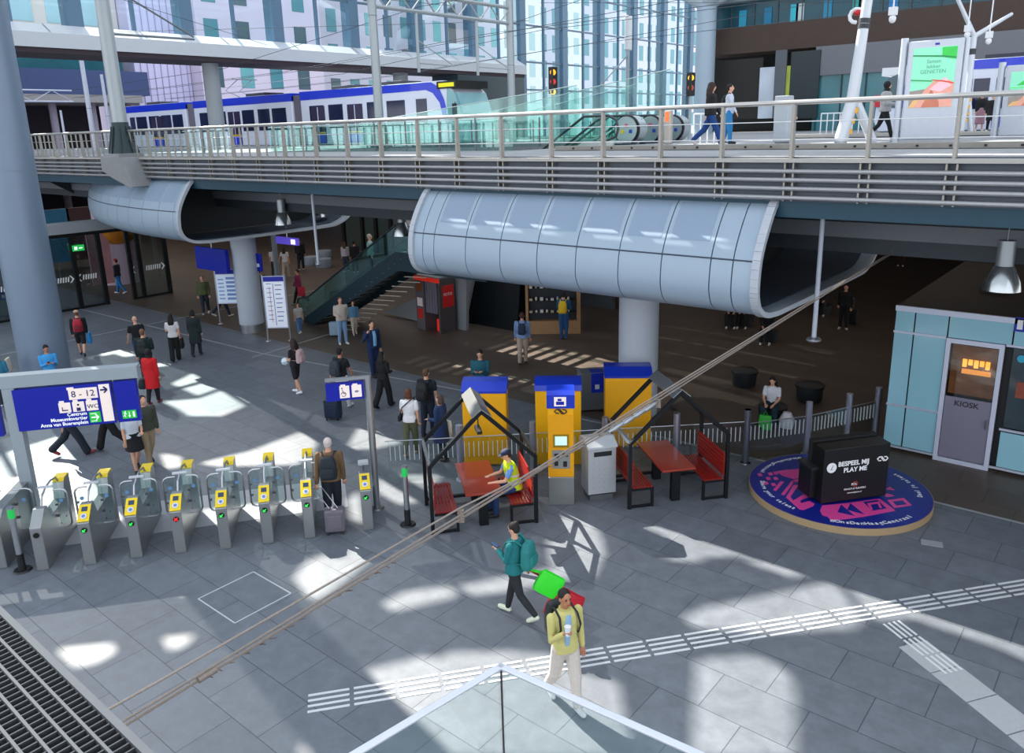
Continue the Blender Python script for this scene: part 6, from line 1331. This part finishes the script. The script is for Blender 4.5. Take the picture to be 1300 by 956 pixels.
a=p['arm'][1]; c=a[2]+a[3]*.09; b=MB(); b.loft([(p['T'](.03,.112,1.02),.03,.018),(p['T'](.03,.118,1.20),.05,.022),(p['T'](.02,.118,1.34),.055,.022),(p['T'](0,.085,1.44),.045,.02)],pw=2); b.build('shirt_front',M('8FB4D0',.7),p['root'],True)
b=MB(); b.loft([(p['T'](0,.0,1.44),.085,.08),(p['T'](0,-.005,1.505),.075,.072)]); b.build('collar',M('BDB66E',.85),p['root'],True)
t=thing('paper_cup','white paper cup in the hand of the man in pale yellow','cup',p['loc'],p['rz']); b=MB(); b.tube([c-V((0,0,.05)),c+V((0,0,.07))],[.03,.04],14); b.build('cup_body',WHITE,t,True); b=MB(); b.tube([c+V((0,0,.07)),c+V((0,0,.082))],.043,14); b.build('lid',M('E0E0E0',.5),t)
# seated worker
bx=H1[3]; by_=H1[4]; pos=G(550,679)+bx*(H1[2]-.30)+by_*.55
fang=math.atan2(-bx.y,-bx.x); va=math.atan2(pos.y,pos.x); face=math.degrees(va-fang)
p=person(0,0,face,'worker in yellow high visibility vest and navy cap seated on the red bench',1.76,pose='sit',arms=('table','table'),top=('C8E020','vest'),under='6E9AD8',bot=('1C3A66','trousers'),hair=('2A1E18','short'),shoe='1A1A1C',seat=.46,at=(pos.x,pos.y,0),hat='1E2A4A',lean=.22)
b=MB()
for z in (1.05,1.22): b.loft([(p['T'](0,0,z-.02),.182,.142),(p['T'](0,0,z+.02),.186,.146)])
b.build('reflective_band',M('D8DCDC',.4,.1),p['root'],True)
# centre group
p=person(523,577,20,'woman in white T-shirt and olive trousers with a black shoulder bag near the glass fence',1.68,stride=.2,arms=('hold','down'),top=('E8E8EA','tee'),bot=('5C5F45','trousers'),hair=('5A3422','bob'),shoe='B59A8A',fem=1)
t=thing('shoulder_bag','small black shoulder bag of the woman in white T-shirt and olive trousers','bag',p['loc'],p['rz']); b=MB(); b.box(-.27,-.20,-.10,.10,.86,1.02); b.build('pouch',BLACK,t,bevel=.02); b=MB(); b.tube([(-.24,-.02,1.0),(-.12,-.155,1.25),(.12,-.10,1.46),(.14,.06,1.46),(0,.165,1.25),(-.24,.05,1.0)],.014,6); b.build('strap',BLACK,t)
p=person(545,553,25,'man in dark T-shirt with black backpack standing behind the woman in white T-shirt',1.80,stride=.12,arms=('hold','down'),top=('16202A','tee'),bot=('1A2638','trousers'),hair=('5A3E2C','short'),shoe='2A2A2C')
backpack(p,'10161A','black backpack on the man next to the woman in white T-shirt',.34,.48,.22)
p=person(562,584,-60,'woman in navy coat carrying a black and white spotted tote by the glass fence',1.64,stride=.12,arms=('hold','down'),top=('16305A','coat'),bot=('1A2233','trousers'),hair=('4A3A34','bob'),shoe='3A2A26',fem=1)
tt=tote(p,1,'E4E4E2','black and white spotted tote bag of the woman in the navy coat',.40,.42,.1,drop=.0); b=MB(); random.seed(9)
a=p['arm'][1]; c0=a[2]+a[3]*.06+V((.04,0,-.063))
for k in range(14): b.ell(c0+V((.062,random.uniform(-.17,.17),random.uniform(-.17,.17))),(.008,.03,.028),8,5)
b.build('black_spots',BLACK,tt)
p=person(612,524,190,'man in teal jacket looking down at his phone behind the yellow cabinet',1.80,pose='stand',arms=('phone','phone'),top=('1C5A6A','jacket'),bot=('1E3A5A','trousers'),hair=('1C1614','short'),shoe='202226')
phone(p,1,'phone of the man in teal jacket behind the yellow cabinet')
p=person(489,517,40,'woman dressed all in black walking right past the blue sign pole',1.66,stride=.26,arms=('down','hold'),top=('0E1014','shirt'),bot=('111318','wide'),hair=('120D0C','long'),shoe='1A1A1C',fem=1)
p=person(476,478,150,'man in navy suit and light blue shirt holding a phone to his ear',1.84,stride=.1,arms=('down','ear'),top=('14284E','jacket'),bot=('142A54','trousers'),hair=('2E2019','short'),shoe='1A1410')
b=MB(); b.loft([(p['T'](0,.145,1.0),.055,.02),(p['T'](0,.158,1.3),.06,.02),(p['T'](0,.11,1.45),.05,.02)]); b.build('shirt_front',M('7FB8E0',.7),p['root'],True)
p=person(378,499,-50,'woman in black shorts carrying a white ball with a pink backpack',1.68,stride=.14,arms=('hold','hold'),top=('15171C','tee'),bot=('17181D','shorts'),hair=('2A1A16','curly'),shoe='E4E6EC',fem=1)
backpack(p,'B79A9C','dusty pink backpack on the woman in black shorts',.30,.42,.18)
c=wl(p,V((-.16,.22,1.02))); t=thing('ball','white volleyball carried by the woman in black shorts','ball',tuple(c)); b=MB(); b.ell((0,0,0),(.115,.115,.115),20,14); b.build('ball_shell',M('D8E6EE',.5),t,True); b=MB(); b.lathe([(.117,-.01),(.117,.01)],n=28); b.build('seam',M('7FA8C4',.5),t)
p=person(437,518,40,'man in black T-shirt with dark backpack pulling a navy suitcase',1.78,stride=.2,arms=('pull','fwd'),top=('14171B','tee'),bot=('D8D8D6','trousers'),hair=('14100F','short'),skin='m',shoe='E0E0E0')
backpack(p,'28333A','dark grey backpack on the man in black T-shirt beside the blue sign',.32,.44,.2)
g=G(424,532); suitcase(g,p['rz']+.3,'15253E','navy blue soft suitcase behind the small blue sign',.60,.42,.3,hand=wl(p,p['arm'][0][2]+V((0,0,-.06))))
# left middle groups
p=person(224,458,10,'woman in white top and black trousers with very long black hair, walking away',1.68,stride=.16,arms=('hold','down'),top=('D8D6D6','tee'),bot=('121317','wide'),hair=('100C0C','long'),shoe='2A2A2C',fem=1)
tote(p,1,'14161A','black tote bag of the woman in white top with very long black hair',.36,.34,.12,drop=.12)
p=person(251,452,20,'woman in long dark green coat beside the woman in the white top',1.70,stride=.18,arms=('down','down'),top=('16262A','coat'),bot=('1C2428','trousers'),hair=('120E0D','bob'),shoe='3A3E42',fem=1)
p=person(106,452,5,'man in beige cap and black shorts with a red and black backpack walking right',1.74,stride=.36,lead=-1,arms=('down','down'),top=('141A24','jacket'),bot=('14161C','shorts'),hair=('6A4A36','short'),shoe='2E2E32',hat='B59A7E')
backpack(p,'B01E34','red backpack on the man in beige cap',.32,.46,.2,'7A1426')
tote(p,1,'1F86C8','bright blue bag carried by the man in beige cap',.40,.38,.14,drop=.08)
p=person(180,466,-20,'bald man in black T-shirt walking just left of the person in the dark green jacket',1.80,stride=.22,arms=('fwd','down'),top=('14171B','tee'),bot=('1E3A66','trousers'),hair=('6A4636','none'),shoe='2A2A2C')
p=person(190,487,15,'man in dark green jacket with black backpack in the left middle of the hall',1.80,stride=.15,arms=('down','hold'),top=('122A2A','jacket'),bot=('1A2026','trousers'),hair=('6E4E3A','short'),shoe='202226')
backpack(p,'0F1A1E','black backpack on the man in the dark green jacket',.32,.46,.2)
p=person(197,512,30,'person in long bright red coat seen from behind next to a dark bag',1.66,stride=.15,arms=('down','down'),top=('C4141E','coat'),bot=('15171C','trousers'),hair=('1A1414','scarf'),shoe='8A2A30',fem=1)
tote(p,-1,'16262C','dark green holdall beside the person in the long red coat',.5,.3,.2,drop=.1)
p=person(70,508,170,'man in light blue sweatshirt looking at a phone beside the huge column',1.72,pose='stand',arms=('phone','phone'),top=('3E9AD8','shirt'),bot=('1A2A3E','trousers'),hair=('100C0C','short'),skin='m',shoe='202226')
phone(p,1,'phone of the man in light blue sweatshirt','8A2028')
p=person(8,516,20,'woman with brown hair and teal top at the left edge with a cream shoulder bag',1.66,pose='stand',arms=('down','hold'),top=('2A7490','shirt'),bot=('2A3440','trousers'),hair=('5A3420','long'),fem=1)
tote(p,1,'CFC4B4','cream bag of the brown haired woman at the left edge',.32,.4,.1,drop=-.2)
p=person(95,578,100,'person in dark wide trousers and red shoes, upper body hidden behind the big blue sign',1.76,stride=.42,arms=('fwd','bwd'),top=('20242A','shirt'),bot=('17202C','wide'),hair=('1A1210','short'),shoe='8A2A34')
p=person(142,571,-85,'person in black trousers and grey shoes walking left behind the big blue sign',1.74,stride=.36,arms=('fwd','bwd'),top=('2A2E36','shirt'),bot=('121419','wide'),hair=('1A1210','short'),shoe='9A9A9C')
p=person(176,599,165,'woman in white shirt and black skirt walking below the right end of the blue sign',1.64,stride=.22,arms=('hold','down'),top=('C9D2DC','tee'),bot=('101216','skirt'),hair=('1A1210','long'),shoe='16181C',fem=1,under=None)
p=person(193,589,160,'person in grey jacket and khaki trousers behind the woman in the black skirt',1.74,stride=.2,arms=('down','down'),top=('3E4238','jacket'),bot=('A08C70','trousers'),hair=('2A1E18','short'),shoe='3A3E46')
p=person(262,399,190,'man in olive jacket walking near the timetable board under the left shell',1.74,stride=.2,arms=('down','down'),top=('4E5634','jacket'),bot=('1E2A38','trousers'),hair=('8A6A50','short'),shoe='D8D8D8')
p=person(284,402,90,'person walking behind the timetable board with only dark legs showing',1.74,stride=.36,arms=('down','down'),top=('20242C','shirt'),bot=('1A2030','trousers'),hair=('1A1210','short'),shoe='B8B8B8')
p=person(334,389,0,'person in black sweater and black trousers between the round column and the line map board',1.74,stride=.1,arms=('down','hold'),top=('15171B','shirt'),bot=('131418','trousers'),hair=('7A5A44','short'),shoe='2A2A2C')
p=person(381,387,-90,'person in pink jacket carrying a red bag walking left near the escalator foot',1.70,stride=.36,arms=('bwd','fwd'),top=('8A2850','jacket'),bot=('17181D','trousers'),hair=('4A3024','short'),shoe='8A8A8E',fem=1)
tote(p,-1,'C02A3E','red bag of the person in the pink jacket',.34,.42,.12,drop=.05)
p=person(381,423,160,'small child in white top and jeans at the foot of the escalator',1.22,stride=.12,arms=('down','down'),top=('C4C0BC','tee'),bot=('5A86B8','trousers'),hair=('1C1412','short'),shoe='E0E0E0')
p=person(350,352,20,'person in white top far under the left shell, left of the pair',1.7,stride=.15,top=('D0CCD0','tee'),bot=('2A2A34','trousers'),hair=('1A1210','short'))
p=person(364,352,20,'woman in white top and cream trousers far under the left shell',1.7,stride=.25,arms=('out','down'),top=('D8D4D4','tee'),bot=('B8AC9C','trousers'),hair=('3A241C','long'),fem=1)
p=person(383,343,20,'tall person in dark clothes far under the left shell',1.9,stride=.15,top=('14171D','jacket'),bot=('15202E','trousers'),hair=('1A1210','short'))
p=person(436,437,165,'man in cream overshirt and light jeans with a pale suitcase below the escalator',1.78,pose='stand',arms=('pull','hold'),top=('C4BAB0','jacket'),bot=('7C9CC0','trousers'),hair=('5A3E2C','short'),shoe='E0E0E0')
g=G(426,427); suitcase(g,R(40),'8FA8BE','pale blue suitcase beside the couple below the escalator',.58,.4,.25,hand=wl(p,p['arm'][0][2]+V((0,0,-.06))))
p=person(451,425,175,'child in light blue top and cream trousers held beside the man in cream overshirt',1.35,stride=.2,arms=('down','down'),top=('5A86A8','shirt'),bot=('C8BCAC','trousers'),hair=('2A1C16','short'),shoe='D8D8D8')
p=person(664,462,5,'man in light blue shirt and cream trousers with dark backpack walking toward the shop stall',1.76,stride=.16,arms=('down','down'),top=('7E9CCB','shirt'),bot=('B8A898','trousers'),hair=('3E2A20','short'),shoe='3A3430')
backpack(p,'1E2F4E','slim navy backpack on the man in light blue shirt',.26,.38,.12)
p=person(716,430,10,'person in blue clothes with a yellow backpack browsing the shop stall',1.76,stride=.05,arms=('hold','hold'),top=('1E5A86','shirt'),bot=('1E4E80','trousers'),hair=('1A1210','short'),shoe='2A5A8A')
backpack(p,'E0B818','bright yellow backpack on the person at the shop stall',.32,.46,.2)
p=person(978,541,190,'woman in white T-shirt with long dark hair seated on a dark tub seat',1.66,pose='sit',arms=('lap','lap'),top=('D8DCE4','tee'),bot=('16303C','trousers'),hair=('1E1412','long'),shoe='1E2224',fem=1,seat=.44,at=(SEAT.x+.02,SEAT.y-.12,0),lean=.18)
c=wl(p,V((.05,.52,.24))); t=thing('shopping_bag','green shopping bag between the feet of the seated woman in white','bag',(c.x,c.y,0),p['rz']); b=MB(); b.loft([(V((0,0,.01)),.15,.08),(V((0,0,.2)),.16,.09),(V((0,0,.38)),.15,.04)],pw=4); b.build('bag_body',M('2FB83A',.45),t,True); b=MB(); b.tube([(-.06,0,.37),(0,0,.5),(.06,0,.37)],.01,6); b.build('handle',M('2FB83A',.45),t)
g=wl(p,V((-.42,.2,0))); t=thing('white_bag','white plastic bag beside the seated woman in white','bag',(g.x,g.y,0)); b=MB(); b.loft([(V((0,0,.01)),.16,.12),(V((0,0,.22)),.2,.15),(V((0,0,.42)),.1,.07)]); b.build('bag_body',M('D8D6DC',.5,bump=.5),t,True)
CL={928:'leftmost of the far dark tub seats under the deck',942:'second from left of the far dark tub seats under the deck',972:'far dark tub seat nearest the diagonal cables',1041:'rightmost far dark tub seat, behind the thin hanging rod'}
def crate(px,py,label): 
    g=G(px,py); t=thing('tub_seat',label,'tub seat',(g.x,g.y+.2,0)); b=MB(); b.lathe([(.001,0),(.32,0),(.36,.38),(.001,.42)],n=20); b.build('tub',M('23282C',.5),t,True); return g
for px,py,l,tc,hl,pc in ((928,417,'person in pink patterned top seated leftmost in the far dark group under the deck','7A3A50','short','15171B'),(942,417,'person in black seated second from left in the far dark group','121318','short','101114'),(972,437,'person in black leaning forward near the cable under the deck','101216','short','141519'),(1041,402,'person in dark clothes seated right behind the thin hanging rod','1A1B20','long','2A2A2E')):
    g=crate(px,py-3,CL[px]); p=person(px,py,185,l,1.7,pose='sit',arms=('lap','lap'),top=(tc,'shirt'),bot=(pc,'trousers'),hair=('14100F',hl),seat=.44,at=(g.x,g.y+.06,0),lean=.2)
p=person(1070,418,185,'person in black standing with a dark suitcase on the dark floor under the deck',1.70,pose='stand',arms=('down','pull'),top=('0F1013','jacket'),bot=('101115','trousers'),hair=('120E0D','short'))
g=G(1079,412); suitcase(g,R(30),'16171B','dark suitcase beside the person in black under the deck',.6,.42,.26)
p=person(1143,338,185,'person in rust brown clothes far back under the deck near the cable end',1.6,pose='stand',top=('5A3020','jacket'),bot=('3A2018','trousers'),hair=('2A1A14','short'),at=None)
# beyond the entrance glass and escalator
g=onX(153,375,-41.5); p=person(153,373,-60,'person in red cap and bright blue trousers walking outside the entrance glass',1.8,stride=.25,arms=('down','out'),top=('3A3440','shirt'),bot=('2A7FC0','trousers'),hair=('2A1A14','short'),hat='C02A30')
p=person(19,402,150,'person in dark teal coat waiting at the left edge behind the huge column',1.74,pose='stand',top=('123038','coat'),bot=('15181D','trousers'),hair=('1A1210','short'))
p=person(440,345,15,'person in white top far beyond the escalator glass, left of its companion',1.7,stride=.12,top=('C8C4D0','shirt'),bot=('3A4458','trousers'),hair=('5A3A28','long'),fem=1)
p=person(452,346,15,'person in dark jacket far beyond the escalator glass',1.78,stride=.12,top=('17181F','jacket'),bot=('14151B','trousers'),hair=('14100F','short'))
p=person(0,0,90,'grey haired person in pale green shirt riding up the escalator',1.7,pose='stand',top=('8FB8AE','shirt'),bot=('2A3440','trousers'),hair=('B8AEA6','short'),at=(-23.6,19.8,0),z=1.95+.16)
p=person(0,0,90,'person with pale hair at the top of the escalator near the landing',1.7,pose='stand',top=('C8B8B4','shirt'),bot=('2A3440','trousers'),hair=('B89A8A','short'),at=(-21.6,20.0,0),z=3.14+.16)
# ---------------------------------------------------------------- people on the tram deck
p=person(901,187,95,'woman with long wavy dark hair in black jacket and jeans striding across the tram deck',1.72,z=6.92,stride=.42,arms=('fwd','bwd'),top=('17171B','jacket'),bot=('16407E','trousers'),hair=('33201A','curly'),shoe='C8C4C4',fem=1,turn=20)
p=person(924,183,95,'man in white shirt with dark sling bag beside the wavy haired woman on the deck',1.76,z=6.92,stride=.12,arms=('bwd','fwd'),top=('C4CCDC','shirt'),bot=('2A7FB8','trousers'),hair=('1C1412','short'),shoe='1E2430')
t=thing('sling_bag','dark sling bag on the man in white shirt on the deck','bag',p['loc'],p['rz']); b=MB(); b.loft([(V((0,-.19,1.0)),.10,.05),(V((0,-.20,1.2)),.13,.06),(V((0,-.18,1.38)),.08,.04)]); b.build('bag_body',BLACK,t,True); b=MB(); b.tube([(0,-.19,1.38),(.12,0,1.5),(.02,.165,1.25),(-.12,.0,1.02)],.02,6); b.build('strap',BLACK,t)
p=person(1120,180,95,'woman in black headscarf and light grey hoodie walking on the deck beside the poster',1.66,z=6.92,stride=.36,arms=('hold','hold'),top=('A8A8AA','puffer'),bot=('111317','leggings'),hair=('141518','scarf'),shoe='DADADC',fem=1)
p=person(1242,167,170,'person in pink skirt and black top standing by the right advertising panel',1.66,z=6.92,pose='stand',top=('17181D','shirt'),bot=('A8808C','longskirt'),hair=('14100F','long'),fem=1)
p=person(1256,167,190,'person in long black coat standing right of the one in the pink skirt',1.55,z=6.92,pose='stand',top=('15161A','coat'),bot=('101115','trousers'),hair=('1A1514','short'))
p=person(1217,167,180,'person in black half hidden behind the Y shaped mast',1.7,z=6.92,pose='stand',top=('14151A','jacket'),bot=('16181E','trousers'),hair=('14100F','short'))
p=person(1003,173,180,'person behind the grey deck cabinet with only the head showing above the handrail',1.7,z=6.92,pose='stand',top=('4A5058','shirt'),bot=('202228','trousers'),hair=('6A4A3A','bob'))
bpy.data.scenes.remove(TS)
